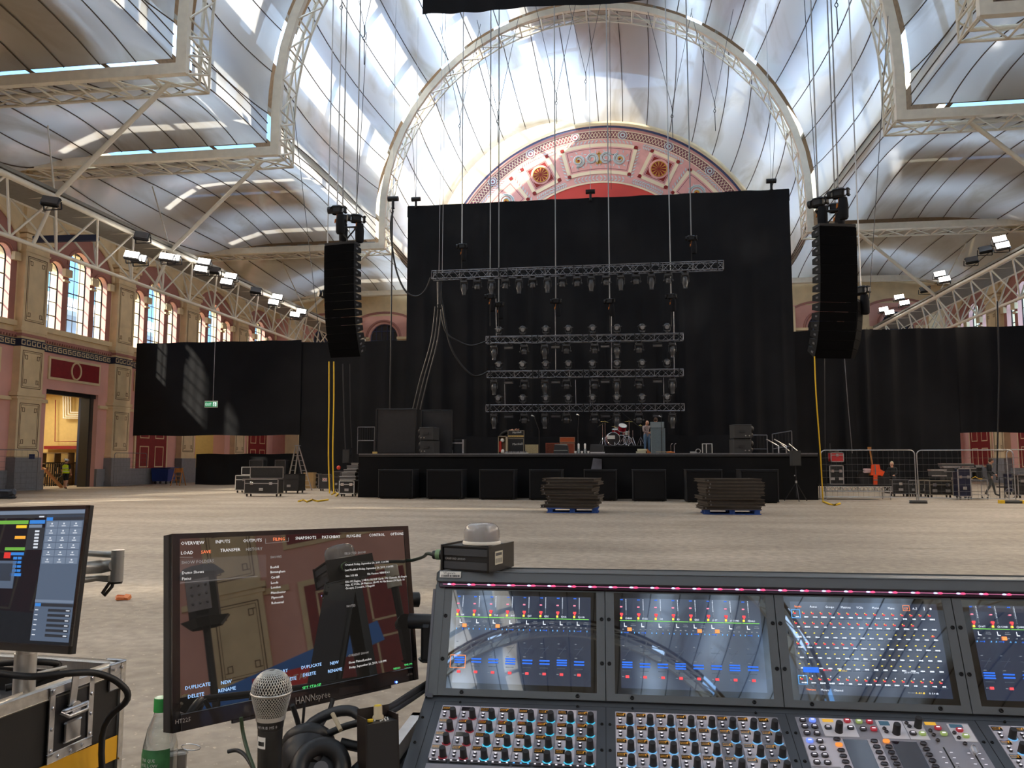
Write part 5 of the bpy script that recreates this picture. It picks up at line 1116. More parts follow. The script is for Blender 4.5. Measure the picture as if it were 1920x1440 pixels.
# ================================================================ cases, fences and odds and ends
def case(name, label, pxl, pxr, pyb, pyt, d=.6, dy=0.0, body=WOODB, edge=ALU, wheels=True, latches=2, handles=1, rz=0.0, group=None, base=None, lid=None):
    pl, pr = atZ(pxl, pyb, 0), atZ(pxr, pyb, 0); y = pl.y + dy
    if base is None: x0, x1, zt = pl.x * y / pl.y, pr.x * y / pr.y, atY((pxl + pxr) / 2, pyt, y).z; z0 = 0.0
    else: y = base[1]; x0, x1, z0, zt = atY(pxl, pyb, y).x, atY(pxr, pyb, y).x, base[0], base[0] + (atY(pxl, pyt, y).z - atY(pxl, pyb, y).z)
    w, h = x1 - x0, zt - z0; t = thing(name, label, 'case', ((x0 + x1) / 2, y, z0), rz, group)
    c = .12 if wheels else .0; e = .035
    b = MB(); b.bx(-w / 2 + .01, w / 2 - .01, .01, d - .01, c + .01, h - .01); b.build('body', body, t)
    b = MB()
    for x in (-w / 2, w / 2 - e):
        for yy in (0, d - e): b.bx(x, x + e, yy, yy + e, c, h)
    for z in (c, h - e):
        b.bx(-w / 2, w / 2, 0, e, z, z + e); b.bx(-w / 2, w / 2, d - e, d, z, z + e); b.bx(-w / 2, -w / 2 + e, 0, d, z, z + e); b.bx(w / 2 - e, w / 2, 0, d, z, z + e)
    zl = c + (h - c) * .68; b.bx(-w / 2, w / 2, -.004, .01, zl, zl + .03); b.build('edging', edge, t)
    for i in range(latches):
        x = w * (-.28 + .56 * i / max(1, latches - 1)) if latches > 1 else 0
        b = MB(); b.box((x, -.01, zl + .015), (min(.16, w * .22), .02, .12), bev=.004); b.build('latch', CHROME, t)
    for i in range(handles):
        x = w * (-.28 + .56 * i / max(1, handles - 1)) if handles > 1 else 0
        b = MB(); b.box((x, -.008, c + (h - c) * .3), (min(.2, w * .3), .02, .12), bev=.004); b.build('handle_dish', ALU, t)
    if wheels:
        for x in (-w / 2 + .1, w / 2 - .1):
            for yy in (.1, d - .1): b = MB(); b.cyl((x - .02, yy, .055), (x + .02, yy, .055), .055, n=10); b.box((x, yy, .1), (.06, .07, .04)); b.build('castor', DARKM, t)
    if lid: b = MB(); b.bx(-w / 2, w / 2, d - .05, d, h, h + lid); b.build('open_lid', WOODB, t); b = MB(); [b.bx(-w / 2, w / 2, d - .07, d + .01, z, z + .035) for z in (h + lid - .035, h)]; [b.bx(x, x + .035, d - .07, d + .01, h, h + lid) for x in (-w / 2, w / 2 - .035)]; b.build('lid_edging', edge, t)
    return t
case('flight_case', 'small white edged flight case with open lid, leftmost of the left cases', 440, 473, 924, 891, .7, edge=WHP, lid=.42, handles=0, latches=1)
case('flight_case', 'long black flight case with open lid in the front of the left group', 457, 521, 931, 898, .6, lid=.55)
case('flight_case', 'black flight case on castors right of the long open case', 522, 560, 926, 889, .8, edge=DARKM, dy=.6, latches=0)
case('flight_case', 'grey topped case behind the left group with raised rim, left one', 466, 492, 912, 862, .6, edge=ALUD, dy=.9, latches=0, handles=0)
case('flight_case', 'grey topped case behind the left group with raised rim, right one', 514, 534, 912, 862, .6, edge=ALUD, dy=.9, latches=0, handles=0)
case('wooden_crate', 'tan plywood crate behind the stepladder', 568, 587, 918, 886, .5, body=mat('tan_plywood', lin((170, 140, 96)), .7, var=.1), edge=mat('tan_plywood', 0), wheels=False, latches=0, handles=0, dy=2)
case('flight_case', 'narrow upright case beside the tan crate', 587, 597, 917, 888, .5, dy=1.5, edge=ALU, latches=1, handles=1)
cs = case('flight_case', 'dark case with red and white notice near the left straps', 597, 621, 921, 889, .5, edge=ALUD, body=mat('charcoal_case', (.04, .04, .042), .6), latches=2, handles=0)
b = MB(); w_ = .28; z_ = .5; b.bx(-.14, .12, -.02, -.01, z_ + .02, z_ + .2); b.build('notice', WHP, cs); b = MB(); b.tube([(.0 - .06 + .05 * cos(a), -.03, z_ + .12 + .05 * sin(a)) for a in [i * pi / 6 for i in range(12)]], .012, closed=True); b.tube([(.06 + .05 * cos(a), -.03, z_ + .12 + .05 * sin(a)) for a in [i * pi / 6 for i in range(12)]], .012, closed=True); b.build('red_sign', mat('sign_red', lin((200, 40, 40)), .6), cs)
case('flight_case', 'tall black case behind the yellow straps', 622, 638, 924, 884, .5, dy=1.4, edge=ALUD)
case('flight_case', 'white edged case supporting the stacked trays left of the stage', 635, 664, 931, 901, .55, edge=WHP)
yb_ = atZ(650, 931, 0).y
for k, (a, e, y0, y1) in enumerate(((636, 666, 900, 893), (640, 665, 892, 886), (644, 668, 885, 880), (650, 671, 879, 873), (658, 671, 872, 868))):
    zb_ = atY(650, y0, yb_).z; x0, x1 = atY(a, y0, yb_).x, atY(e, y0, yb_).x; hh = atY(650, y1, yb_).z - zb_
    t = thing('equipment_tray', 'silver equipment tray in the pile left of the stage, %s from bottom' % ORD[k], 'tray', ((x0 + x1) / 2, yb_ + .25, zb_), 0, 'equipment trays piled left of the stage'); w = x1 - x0
    b = MB(); b.bx(-w / 2, w / 2, -.2, .2, 0, hh * .8, bev=.01); b.build('tray_body', mat('tray_dark', (.06, .06, .06), .5), t); b = MB(); b.bx(-w / 2 - .01, w / 2 + .01, -.22, .22, hh * .78, hh * .98); b.bx(-w / 2, w / 2, -.215, -.2, hh * .1, hh * .3); b.build('rim', mat('silver_edge', (.6, .6, .6), .4, metal=.4), t)
b = MB(); b.ball((0, 0, .1), .1, 12); o = b.build('red_helmet', mat('orange_red_plastic', lin((230, 70, 44)), .4)); o.location = atY(635, 881, yb_ + .6); tag(o, 'round orange red helmet on the cases left of the stage', 'helmet')
case('flight_case', 'case below the orange red helmet', 626, 642, 922, 883, .5, dy=.8, edge=ALUD, latches=0)
def speaker_tripod(px, pyb, pyt, pym, w, label1, label2):
    p = atZ(px, pyb, 0); h = atY(px, pym, p.y).z; t = thing('speaker_stand', label1, 'stand', p)
    b = MB(); b.cyl((0, 0, .15), (0, 0, h), .022, n=8); b.build('pole', DARKM, t)
    for a in range(3): an = a * 2.094 + .5; b = MB(); b.cyl((0, 0, .75), (.5 * cos(an), .5 * sin(an), 0.015), .018, n=6); b.build('leg', DARKM, t)
    b = MB(); b.cyl((0, 0, .72), (0, 0, .82), .04, n=8); b.ball((-.05, -.02, 1.02), .03, 8); b.build('collar', ALU, t)
    t2 = thing('loudspeaker', label2, 'speaker', (p.x, p.y, h)); H = atY(px, pyt, p.y).z - h
    b = MB(); b.prism([(-w / 2, 0), (w / 2, 0), (w / 2, H), (-w / 2, H)], -.2, .2); b.build('cabinet', CABM, t2); b = MB(); b.bx(-w / 2 + .02, w / 2 - .02, -.22, -.19, .03, H - .03); b.build('grille', mat('dark_speaker_grille', (.03, .03, .03), .7), t2)
    b = MB(); b.box((w / 2 + .01, 0, H * .5), (.02, .1, .12)); b.build('handle', BLACKP, t2)
speaker_tripod(1494, 940, 845, 873, .36, 'black tripod stand at the right front corner of the stage', 'loudspeaker on tripod at the right front corner of the stage')
speaker_tripod(650, 928, 843, 868, .34, 'black tripod stand left of the stage', 'loudspeaker on tripod left of the stage')
# stepladder
p = atZ(566, 919, 0); t = thing('stepladder', 'tall aluminium stepladder standing open left of the stage', 'ladder', (p.x, p.y, 0)); H = atY(553, 836, p.y).z
for nm, x0, yy, lean_ in (('front_ladder', .28, -.2, .0), ('rear_ladder', -1.1, .4, .0)):
    b = MB(); 
    for s in (0, .38): b.bar((x0 + s, yy, 0), (-.42 + s * .45, 0, H), .07, .03)
    for k in range(1, 9): u = k / 9; a = Vector((x0, yy, 0)).lerp(Vector((-.42, 0, H)), u); c = Vector((x0 + .38, yy, 0)).lerp(Vector((-.42 + .17, 0, H)), u); b.bar(a, c, .05, .02)
    b.build(nm, ALU, t)
b = MB(); b.box((-.32, 0, H + .02), (.3, .2, .05)); b.build('top_cap', ALU, t)
p = atZ(545, 905, 0); t = thing('ladder', 'second ladder leaning behind the stepladder', 'ladder', (atY(522, 850, p.y + 1).x, p.y + 1, 0)); b = MB(); [b.bar((.9 + s, 0, 0), (s, .5, 2.0), .06, .03) for s in (0, .3)]; [b.bar(Vector((.9, 0, 0)).lerp(Vector((0, .5, 2)), k / 8), Vector((1.2, 0, 0)).lerp(Vector((.3, .5, 2)), k / 8), .04, .02) for k in range(1, 8)]; b.build('rail', ALU, t)
# blue bin and wooden chair
p = atZ(288, 906, 0); q = atZ(323, 906, 0); x0 = max(p.x, XL + .25); t = thing('wheeled_bin', 'large blue wheeled bin against the left wall', 'bin', (XL + .95, atX(306, 905, XL + .95).y, 0)); b = MB(); b.box((0, 0, .62), (1.15, .9, .85), taper=1.12); b.build('tub', mat('blue_bin_plastic', lin((38, 62, 132)), .45), t); b = MB(); b.box((.08, 0, 1.1), (1.5, 1.05, .08), (0, -.04, 0), bev=.02); b.build('lid', mat('blue_bin_plastic', 0), t)
b = MB(); [b.cyl((x - .03, y, .1), (x + .03, y, .1), .1, n=10) for x in (-.4, .4) for y in (-.3, .3)]; b.build('castor', DARKM, t)
WOODC = mat('orange_wood', lin((176, 118, 62)), .5, var=.2, scale=20)
t = thing('folding_chair', 'orange wooden folding steps beside the blue bin', 'chair', (atY(333, 910, 49).x, 49, 0)); b = MB(); 
for s in (-.25, .25): b.bar((s * 1.25, -.3, 0), (s, .1, 1.15), .05, .04); b.bar((s * 1.25, .45, 0), (s, .05, 1.1), .05, .04)
b.build('leg', WOODC, t); b = MB(); [b.box((0, -.3 + .1 * k, .25 * k + .12), (.5, .14, .03)) for k in range(1, 5)]; b.build('tread', WOODC, t)
b = MB(); b.box((0, .1, 1.0), (.42, .05, .25)); b.build('backrest', WOODC, t)
# mesh fences
MESHM = bpy.data.materials.new('fence_wire'); 
MESHM = mat('fence_wire', (.16, .16, .16), .6, metal=.5)
def fence(name, label, p0, p1, h, r=.022, cell=.2, rnd=.18, m=ALU):
    p0, p1 = Vector(p0), Vector(p1); d = p1 - p0; w = d.length; t = thing(name, label, 'fence', p0, atan2(d.y, d.x), 'mesh fence panels')
    arc = [(w - rnd + rnd * sin(a), 0, h - rnd + rnd * cos(a)) for a in [i * pi / 12 for i in range(7)]]; arl = [(rnd - rnd * cos(a), 0, h - rnd + rnd * sin(a)) for a in [i * pi / 12 for i in range(7)]]
    b = MB(); b.tube([(0, 0, .02)] + arl + arc + [(w, 0, .02)], r, 6); b.cyl((0, 0, .15), (w, 0, .15), r * .8, n=6); b.build('tube_frame', m, t)
    b = MB(); n = int(w / cell); [b.cyl((w * i / n, 0, .15), (w * i / n, 0, h - .02), .003, n=3, caps=False) for i in range(1, n)]; [b.cyl((0, 0, .15 + (h - .2) * i / 7), (w, 0, .15 + (h - .2) * i / 7), .006, n=3, caps=False) for i in range(1, 7)]; b.build('wire_mesh', MESHM, t); return t
FA, FB_, FC = atZ(1542, 939, 0), atZ(1719, 940, 0), atZ(1905, 943, 0); hF = atY(1600, 844, FA.y).z
fence('mesh_fence', 'tall mesh fence panel with rounded corners, left one at right of the stage', FA, FB_, hF); fence('mesh_fence', 'tall mesh fence panel before the grey flight cases, middle one', FB_ + Vector((.08, 0, 0)), FC, hF * .995); fence('mesh_fence', 'mesh fence panel cut by the right picture edge', FC + Vector((-.1, .3, 0)), FC + Vector((3.2, -.2, 0)), hF)
L0, L1 = atZ(-40, 925, 0), atZ(68, 921, 0); fence('mesh_fence', 'mesh fence panel with small blue sign at the far left', L0, L1, atY(60, 844, L1.y).z, cell=.3, m=ALUD)
M0, M1 = atZ(212, 912, 0), atZ(273, 909, 0); fence('mesh_fence', 'short mesh fence leaning before the lined pilaster', M0, M1, atY(240, 849, M0.y).z, cell=.3, m=ALUD)
b = MB(); b.box((0, -.05, 0), (.33, .02, .26)); o = b.build('fence_sign', mat('blue_sign', lin((50, 66, 112)), .6)); o.location = atY(61, 856, L1.y); tag(o, 'small dark blue sign on the far left fence', 'sign')
for px, lab, m in ((1722, 'grey rubber fence foot between the two right fence panels', mat('grey_rubber', (.1, .1, .1), .8)), (1898, 'fence foot with yellow ends below the right fence join', mat('grey_rubber', 0))):
    p = atZ(px, 944, 0); t = thing('rubber_block', lab, 'fence block', p); b = MB(); b.box((0, 0, .06), (.65 if px < 1800 else .8, .25, .11), bev=.03); b.build('block', m, t)
    if px > 1800: b = MB(); [b.box((s * .38, -.0, .06), (.14, .27, .12)) for s in (-1, 1)]; b.build('yellow_end', YELP, t)
# truss platform with things on it
p = atZ(1549, 938, 0) + Vector((.1, .6, 0)); x1 = atY(1673, 930, p.y).x; W = x1 - p.x; hp_ = atY(1600, 909, p.y).z
t = thing('truss_platform', 'low aluminium truss platform behind the right fence', 'platform', (p.x, p.y, 0)); b = MB(); b.bx(0, W, 0, 1.2, hp_ - .04, hp_); b.build('deck', DECK, t)
b = MB(); b.truss((0, .05, hp_ - .17), (W, .05, hp_ - .17), .05, .2, 16, .022, .013); b.build('side_truss', ALU, t)
for i, x in enumerate((.05, W - .05)):
    for yy in (.05, 1.1): b = MB(); b.cyl((x, yy, 0), (x, yy, hp_ - .05), .025, n=6); b.build('leg', ALU, t)
b = MB(); b.cyl((.0, .05, .12), (W, .05, .12), .02, n=6); b.build('cross_tube', ALU, t)
yp = p.y + .3
case('rack_case', 'black rack case with silver edges on the truss platform', 1556, 1583, 907, 871, .5, base=(hp_ + .002, yp), latches=2, handles=2, wheels=False)
zz = hp_ + atY(0, 871, yp).z - atY(0, 907, yp).z + .01
case('rack_case', 'red case on top of the black rack case behind the right fence', 1558, 1583, 869, 851, .45, base=(zz, yp), body=mat('bright_red_case', lin((206, 44, 50)), .5), latches=1, handles=0, wheels=False)
b = MB(); [b.tube([(.1 * random.uniform(-2, 2), .1 * random.uniform(-1, 1), .05 * random.random()) for _ in range(7)], .02) for k in range(4)]; b.cyl((-.15, 0, 0), (-.15, 0, .35), .012); o = b.build('cable_bundle', mat('grey_cable', 0)); o.location = (atY(1566, 849, yp).x, yp + .2, zz + .44); tag(o, 'tangle of grey cables on the red case', 'cable')
case('equipment_box', 'long low black box on the truss platform', 1612, 1668, 907, 884, .45, base=(hp_ + .002, yp), edge=DARKM, latches=0, handles=0, wheels=False)
t = thing('guitar', 'tan wooden guitar neck rising behind the orange jacket', 'guitar', (atY(1635, 905, yp).x, yp - .05, hp_ + .38)); b = MB(); b.bar((.05, 0, .2), (-.04, 0, 1.05), .09, .04); b.box((-.06, 0, 1.12), (.14, .05, .14)); b.build('neck', WOODC, t); b = MB(); b.box((0, 0, .1), (.3, .08, .2), bev=.03); b.build('body', WOODC, t)
t = thing('hi_vis_jacket', 'bright orange hi-vis jacket draped over a box behind the fence', 'jacket', (atY(1640, 880, yp).x, yp - .12, hp_)); b = MB(); b.box((0, 0, .62), (.42, .12, .46), taper=.7, bev=0); b.box((.2, 0, .5), (.22, .1, .22), (0, .5, 0)); b.box((-.03, 0, .22), (.15, .1, .5), (0, .05, 0)); ORJ = mat('hi_vis_orange', lin((255, 84, 20)), .6, var=.1); b.build('cloth', ORJ, t); b = MB(); b.box((-.03, -.06, .62), (.04, .02, .4)); b.box((-.03, -.06, .2), (.16, .02, .04)); b.build('dark_band', mat('band_grey', (.2, .2, .2), .4), t)
b = MB(); b.box((0, 0, 0), (.34, .2, .16), (.2, 0, 0), bev=.03); o = b.build('paper_bag', mat('pink_white_card', lin((220, 190, 190)), .8, var=.2)); o.location = (atY(1625, 877, yp).x, yp - .05, hp_ + .55 + .03); tag(o, 'crumpled pink white bag left of the orange jacket', 'bag')
# right hand cases
case('flight_case', 'grey edged case behind the left fence post, low', 1674, 1706, 934, 899, .6, dy=1.5, edge=ALUD, latches=1)
case('flight_case', 'narrow upright case beside the fence join', 1704, 1722, 933, 900, .5, dy=.9, edge=ALU, latches=1)
case('flight_case', 'stacked low case with pale lid right of the fence join', 1724, 1746, 933, 900, .5, dy=.8, edge=mat('pale_wood_edge', lin((150, 140, 124)), .6), latches=1)
case('flight_case', 'wide black flight case with pale top and two dishes behind the fence', 1744, 1788, 935, 901, .6, dy=.7, edge=mat('pale_wood_edge', 0), latches=2, handles=2)
case('flight_case', 'black case with papers standing behind the wide case', 1773, 1802, 931, 886, .6, dy=1.6, edge=DARKM, latches=1)
case('flight_case', 'tall dark blue case with silver edges and red label', 1798, 1823, 938, 878, .55, dy=.6, body=mat('dark_blue_case', lin((24, 28, 56)), .5), latches=2)
yr_ = atZ(1800, 938, 0).y + .9
for k, (a, e, y0, y1, lab) in enumerate(((1747, 1775, 893, 880, 'small tray on the wide case'), (1770, 1800, 885, 875, 'open silver tray left of the tall blue case'), (1766, 1826, 875, 869, 'long flat silver tray topmost of the right pile'), (1800, 1830, 885, 877, 'grey tray above the tall blue case'))):
    x0, x1, z0, z1 = atY(a, y0, yr_).x, atY(e, y0, yr_).x, atY(a, y0, yr_).z, atY(a, y1, yr_).z; w = x1 - x0; hh = z1 - z0
    t = thing('equipment_tray', lab, 'tray', ((x0 + x1) / 2, yr_ + .2, z0)); b = MB(); b.bx(-w / 2, w / 2, -.2, .2, 0, hh * .85); b.build('tray_body', mat('tray_dark', 0), t); b = MB(); b.bx(-w / 2 - .01, w / 2 + .01, -.22, .22, hh * .8, hh); b.bx(-w / 2, w / 2, -.22, -.2, 0, hh * .15); b.build('rim', ALU, t)
t = thing('cart', 'open metal cart with black soft bag behind the fence', 'cart', (atY(1837, 930, yr_).x, yr_, 0)); w = atY(1852, 900, yr_).x - atY(1821, 900, yr_).x; hc_ = atY(1837, 899, yr_).z; b = MB()
for x in (-w / 2, w / 2):
    for yy in (0, .6): b.cyl((x, yy, .1), (x, yy, hc_), .02, n=6)
for z in (.2, hc_): b.bx(-w / 2, w / 2, 0, .6, z - .02, z)
b.build('frame', ALU, t); b = MB(); [b.cyl((x - .02, yy, .05), (x + .02, yy, .05), .05, n=8) for x in (-w / 2, w / 2) for yy in (0.05, .55)]; b.build('castor', DARKM, t)
b = MB(); b.box((0, 0, .3), (.62, .4, .6), bev=.1); o = b.build('soft_bag', mat('black_nylon', (.015, .015, .016), .6, bump=.4, scale=6)); o.location = (atY(1839, 899, yr_).x, yr_ + .3, hc_); tag(o, 'black soft bag standing on the open cart', 'bag')
wire('yellow_strap_coil', 'yellow strap lying on the open cart', [(atY(1822, 895, yr_).x, yr_ + .05, hc_ + .03), (atY(1828, 895, yr_).x, yr_ - .02, hc_ + .12), (atY(1836, 895, yr_).x, yr_ + .05, hc_ + .03), (atY(1842, 895, yr_).x, yr_ + .02, hc_ + .02)], .02, YELP, 'strap')
case('flight_case', 'dark blue rack at the far right behind the fence', 1892, 1912, 930, 888, .5, dy=1.4, body=mat('dark_blue_case', 0), edge=ALUD); case('flight_case', 'silver edged case cut by the right picture edge', 1910, 1950, 936, 890, .5, dy=.8)
t = thing('equipment_trolley', 'black trolley with wheel behind the walking person', 'trolley', (atY(1884, 930, yr_ + .6).x, yr_ + .6, 0)); b = MB(); [b.tube([(x, .0, .0), (x + .02, 0, .9), (x + .3, 0, .9)], .02) for x in (-.2, 0, .15)]; b.box((.05, .1, .5), (.5, .3, .05)); b.build('frame', DARKM, t); b = MB(); b.tube([(.2 + .22 * cos(a), -.05, .24 + .22 * sin(a)) for a in [i * pi / 8 for i in range(16)]], .02, closed=True); b.build('wheel', ALUD, t)
# left doorway clutter
for i, yy in enumerate((44.1, 60.5)):
    b = MB(); x0 = XL - 8.5; y0, y1 = yy - 5, yy + 5
    b.use(mat('corridor_cream', lin((206, 180, 120)), .8, var=.05)); b.quad((x0, y0, 0), (x0, y1, 0), (x0, y1, 6.2), (x0, y0, 6.2)); b.quad((XL - .8, y1, 0), (x0, y1, 0), (x0, y1, 6.2), (XL - .8, y1, 6.2)); b.quad((XL - .8, y0, 0), (x0, y0, 0), (x0, y0, 6.2), (XL - .8, y0, 6.2)); b.quad((x0, y0, 6.2), (x0, y1, 6.2), (XL - .8, y1, 6.2), (XL - .8, y0, 6.2))
    b.use(MAUVE); b.bx(x0, x0 + .05, y0, y1, 2.1, 2.3); b.use(DARKM); b.bx(x0, x0 + .1, yy + 1.5, yy + 1.9, 0, 6)
    struct(b.build('wall_corridor' if i == 0 else 'wall_passage'), 'cream service corridor seen through the side doorway')
    ld = bpy.data.lights.new('corridor_fill_lamp', 'AREA'); ld.energy = 260 if i == 0 else 60; ld.size = 1.5; ld.size_y = 6; ld.shape = 'RECTANGLE'; ld.color = (1, .86, .62); lo = bpy.data.objects.new('corridor_fill_lamp', ld); COL.objects.link(lo); lo.location = (XL - 4.5, yy, 6.1)  # unseen area lamp added to light the corridor
PW = 48.75
def dp(px, py, Y=PW): return atY(px, py, Y)
t = thing('wall_pipes', 'bright parallel wall pipes stepping down inside the side doorway', 'pipes', (dp(140, 800).x, PW, 0)); o_ = t.location.copy()
for k in range(4):
    q = 4.5 * k; b = MB(); b.tube([dp(119 + q, 741) - o_, dp(119 + q, 784 - q * .8) - o_, dp(155 + q * .6, 784 - q * .8) - o_, dp(155 + q * .6, 838) - o_], .055, 6); b.build('pipe', mat('pale_pipe', (.85, .82, .74), .3), t)
t = thing('conduit', 'dark red conduit line on the corridor wall', 'pipe', (dp(104, 800).x, PW, 0)); b = MB(); b.tube([dp(104, 750) - t.location, dp(103, 828) - t.location, dp(145, 828) - t.location], .03, 5); b.build('line', RED, t)
b = MB(); p_, q_ = dp(146, 900), dp(160, 745); b.bx(p_.x, q_.x, PW - .3, PW + .1, 0, q_.z); tag(b.build('column', NAVY), 'dark upright column inside the side doorway', 'column')
b = MB(); p_, q_ = dp(84, 842), dp(148, 836); b.bx(p_.x, q_.x, PW - .1, PW + .2, p_.z, q_.z); tag(b.build('wall_rail', RED), 'dark red rail across the corridor wall', 'rail')
t = thing('storage_shelf', 'brown storage shelf below the red rail inside the doorway', 'shelf', (dp(113, 890).x, PW - .4, 0)); b = MB(); w_ = dp(140, 890).x - dp(86, 890).x; [b.bx(-w_ / 2, w_ / 2, -.3, .3, z, z + .05) for z in (.1, .75, 1.4, 2.1)]; [b.bx(x, x + .06, -.3, .3, 0, 2.15) for x in (-w_ / 2, 0, w_ / 2 - .06)]; b.build('frame', mat('shelf_brown', lin((104, 84, 62)), .7), t); b = MB(); [b.bx(-w_ / 2 + .1 + .45 * k, -w_ / 2 + .5 + .45 * k, -.2, .2, z, z + .4) for k in range(3) for z in (.15, .8)]; b.build('box', mat('card_brown', lin((150, 116, 76)), .8), t)
t = thing('roller_shutter', 'dark folding door leaf standing in the side doorway', 'door', (XL - .4, 46.2, 0)); b = MB(); b.bx(-.3, .25, -.35, .0, 0, 5.7); b.build('leaf', mat('dark_brown_door', lin((62, 52, 44)), .6), t); b = MB(); b.bx(-.3, .3, -.45, -.35, 0, 5.7); b.build('edge_rail', DARKM, t)
b = MB(); b.bx(-.4, -.05, -2.28, 2.28, 5.5, 5.74); o = b.build('door_header', DARKM); o.location = (XL - .1, 44.1, 0); tag(o, 'dark header beam over the side doorway', 'beam')
t = thing('clutter_rack', 'black metal racks piled inside the side doorway', 'rack', (XL - 2.4, atX(140, 905, XL - 2.4).y, 0)); b = MB(); rr = random.Random(5)
for k in range(22): c = Vector((rr.uniform(-1.5, 1.2), rr.uniform(-1.2, 1.6), rr.uniform(.1, 1.5))); b.bar(c, c + Vector((rr.uniform(-.4, .4), rr.uniform(-.8, .8), rr.uniform(-.6, .6))), .06)
[b.bx(-1, -.95, -1.5 + .2 * k, -1.44 + .2 * k, 0, 1.5) for k in range(16)]; b.bx(-1, -.9, -1.5, 1.7, 1.45, 1.52); b.build('bar', DARKM, t)
t = thing('wooden_ramp', 'brown wooden boards leaning by the side doorway', 'boards', (XL - .4, 42.5, 0)); b = MB(); b.bar((0, .0, 1.15), (.4, 1.0, .05), .3, .08); b.bar((-.3, -.3, 1.3), (0, 0, 1.1), .25, .06); b.build('board', WOODC, t)
b = MB(); b.box((0, 0, .2), (1.2, .5, .4), bev=.08); b.cyl((.5, -.2, .25), (.7, -.2, .3), .12); o = b.build('floor_machine', mat('grey_blue_machine', lin((56, 64, 76)), .5)); o.location = atZ(5, 935, 0); tag(o, 'grey blue floor machine at the far left below the fence', 'machine')
# yellow strap coils on the floor, litter and floor marks
for i, (pts, lab) in enumerate((([(560, 940), (568, 937), (576, 941), (585, 937), (596, 940), (615, 937)], 'yellow strap lying on the floor left of the stage'), ([(622, 927), (628, 923), (634, 926), (630, 930)], 'yellow strap end coiled below the left straps'), ([(1543, 940), (1555, 945), (1566, 947), (1575, 944)], 'yellow strap end lying by the fence corner'))):
    wire('floor_strap', lab, [atZ(x, y, .03) for x, y in pts], .04, YELP, 'strap')
MARK = mat('pale_floor_tape', lin((176, 164, 142)), .7, var=.3, scale=12)
for i, (x0, x1, y, lab) in enumerate(((525, 568, 953, 'pale tape strip on the floor below the long open case'), (800, 902, 971, 'pale tape strip on the floor below the third subwoofer'), (1080, 1186, 974, 'pale tape strip right of the left pallet'), (1606, 1710, 965, 'pale tape strip before the right fence'), (676, 702, 971, 'short pale scrap on the floor before the leftmost subwoofer'), (1696, 1786, 1028, 'pale tape strip above the console screens at right'), (1250, 1330, 988, 'thin pale tape strip before the right pallet'), (330, 440, 968, 'thin pale tape strip above the main monitor'))):
    a, c = atZ(x0, y, 0), atZ(x1, y + (1 if i % 2 else -1), 0); d = (c - a); nrm = Vector((-d.y, d.x, 0)).normalized() * .05; b = MB(); rr = random.Random(i); N = 12; vs = []
    for k in range(N + 1): q = a + d * k / N; vs += [q - nrm * rr.uniform(.5, 1.2) + Vector((0, 0, .004)), q + nrm * rr.uniform(.5, 1.2) + Vector((0, 0, .004))]
    b.add(vs, [(2 * k, 2 * k + 2, 2 * k + 3, 2 * k + 1) for k in range(N)]); o = b.build('floor_tape', MARK); tag(o, lab, 'tape')
b = MB(); b.box((0, 0, .012), (.05, .04, .02), (.2, .1, .5), bev=.005); b.box((.03, .01, .012), (.03, .03, .02), (.5, .1, 0)); o = b.build('litter_scrap', mat('orange_wrapper', lin((226, 140, 90)), .6)); o.location = atZ(226, 1125, 0); o.scale = (2.2, 2.2, 2.2); tag(o, 'crumpled orange wrapper on the floor left of the main monitor', 'litter')

# exit sign ---------------------------------------------------------------------
p = atY(396, 758, 44.5); t = thing('exit_sign', 'green and white exit sign hanging before the left curtain', 'sign', p, radians(8)); b = MB(); b.bx(-.40, .40, -.03, .03, -.2, .2, bev=.01); b.build('sign_box', WHP, t)
GRN = mat('exit_green', lin((30, 120, 76)), .5, emit=lin((30, 120, 76)), es=.4); b = MB(); b.bx(-.36, .36, -.04, -.03, -.15, .15); b.build('green_face', GRN, t)
WGL = glow('sign_white', (.8, .9, .85), .8); b = MB(); b.text('EXIT', .24, Matrix.Translation((-.33, -.045, -.09)) @ FRONT, sx=.75); b.build('lettering', WGL, t)
b = MB(); b.bx(.12, .32, -.045, -.04, -.12, .12); b.build('pictogram_door', WGL, t); b = MB(); b.use(GRN); b.box((.2, -.05, .0), (.05, .005, .1), (0, .3, 0)); b.box((.18, -.05, -.07), (.03, .005, .1), (0, -.4, 0)); b.box((.24, -.05, -.06), (.03, .005, .1), (0, .5, 0)); b.box((.21, -.05, .07), (.04, .005, .04)); b.build('running_figure', None, t)
b = MB(); b.cyl((.1, 0, .2), (.1, 0, 4.5), .012, n=5); b.build('suspension_rod', ALU, t)

# flood lights on the lengthwise trusses ----------------------------------------------
LAMP = glow('floodlight_glow', (1.0, .96, .9), 14.0)
def flood(X, px, py, lit, label, d):
    p = atX(px, py, X); t = thing('floodlight', label, 'floodlight', p, 0, 'floodlights on the lattice trusses')
    R = Matrix.Rotation(radians(-25), 4, 'X') @ Matrix.Rotation(0.3 * d, 4, 'Z')
    b = MB(R); b.box((0, 0, 0), (.75, .25, .42), bev=.04); b.build('housing', DARKM if not lit else ALUD, t)
    b = MB(R); b.bx(-.32, .32, -.14, -.125, -.17, .17); b.build('lamp_face', LAMP if lit else LENS, t)
    b = MB(); b.bar((-.4, .1, 0), (-.4, .15, -.3), .04); b.bar((.4, .1, 0), (.4, .15, -.3), .04); b.bar((-.4, .15, -.3), (.4, .15, -.3), .04); b.build('bracket', DARKM, t)
def nm_(i, pairs): return '%s pair from the camera' % ORD[i]
LF = [((248, 480), (261, 486)), ((313, 483), (325, 485)), ((383, 492), (377, 506)), ((433, 519), (425, 530)), ((520, 558), (513, 568)), ((565, 585), (553, 591))]
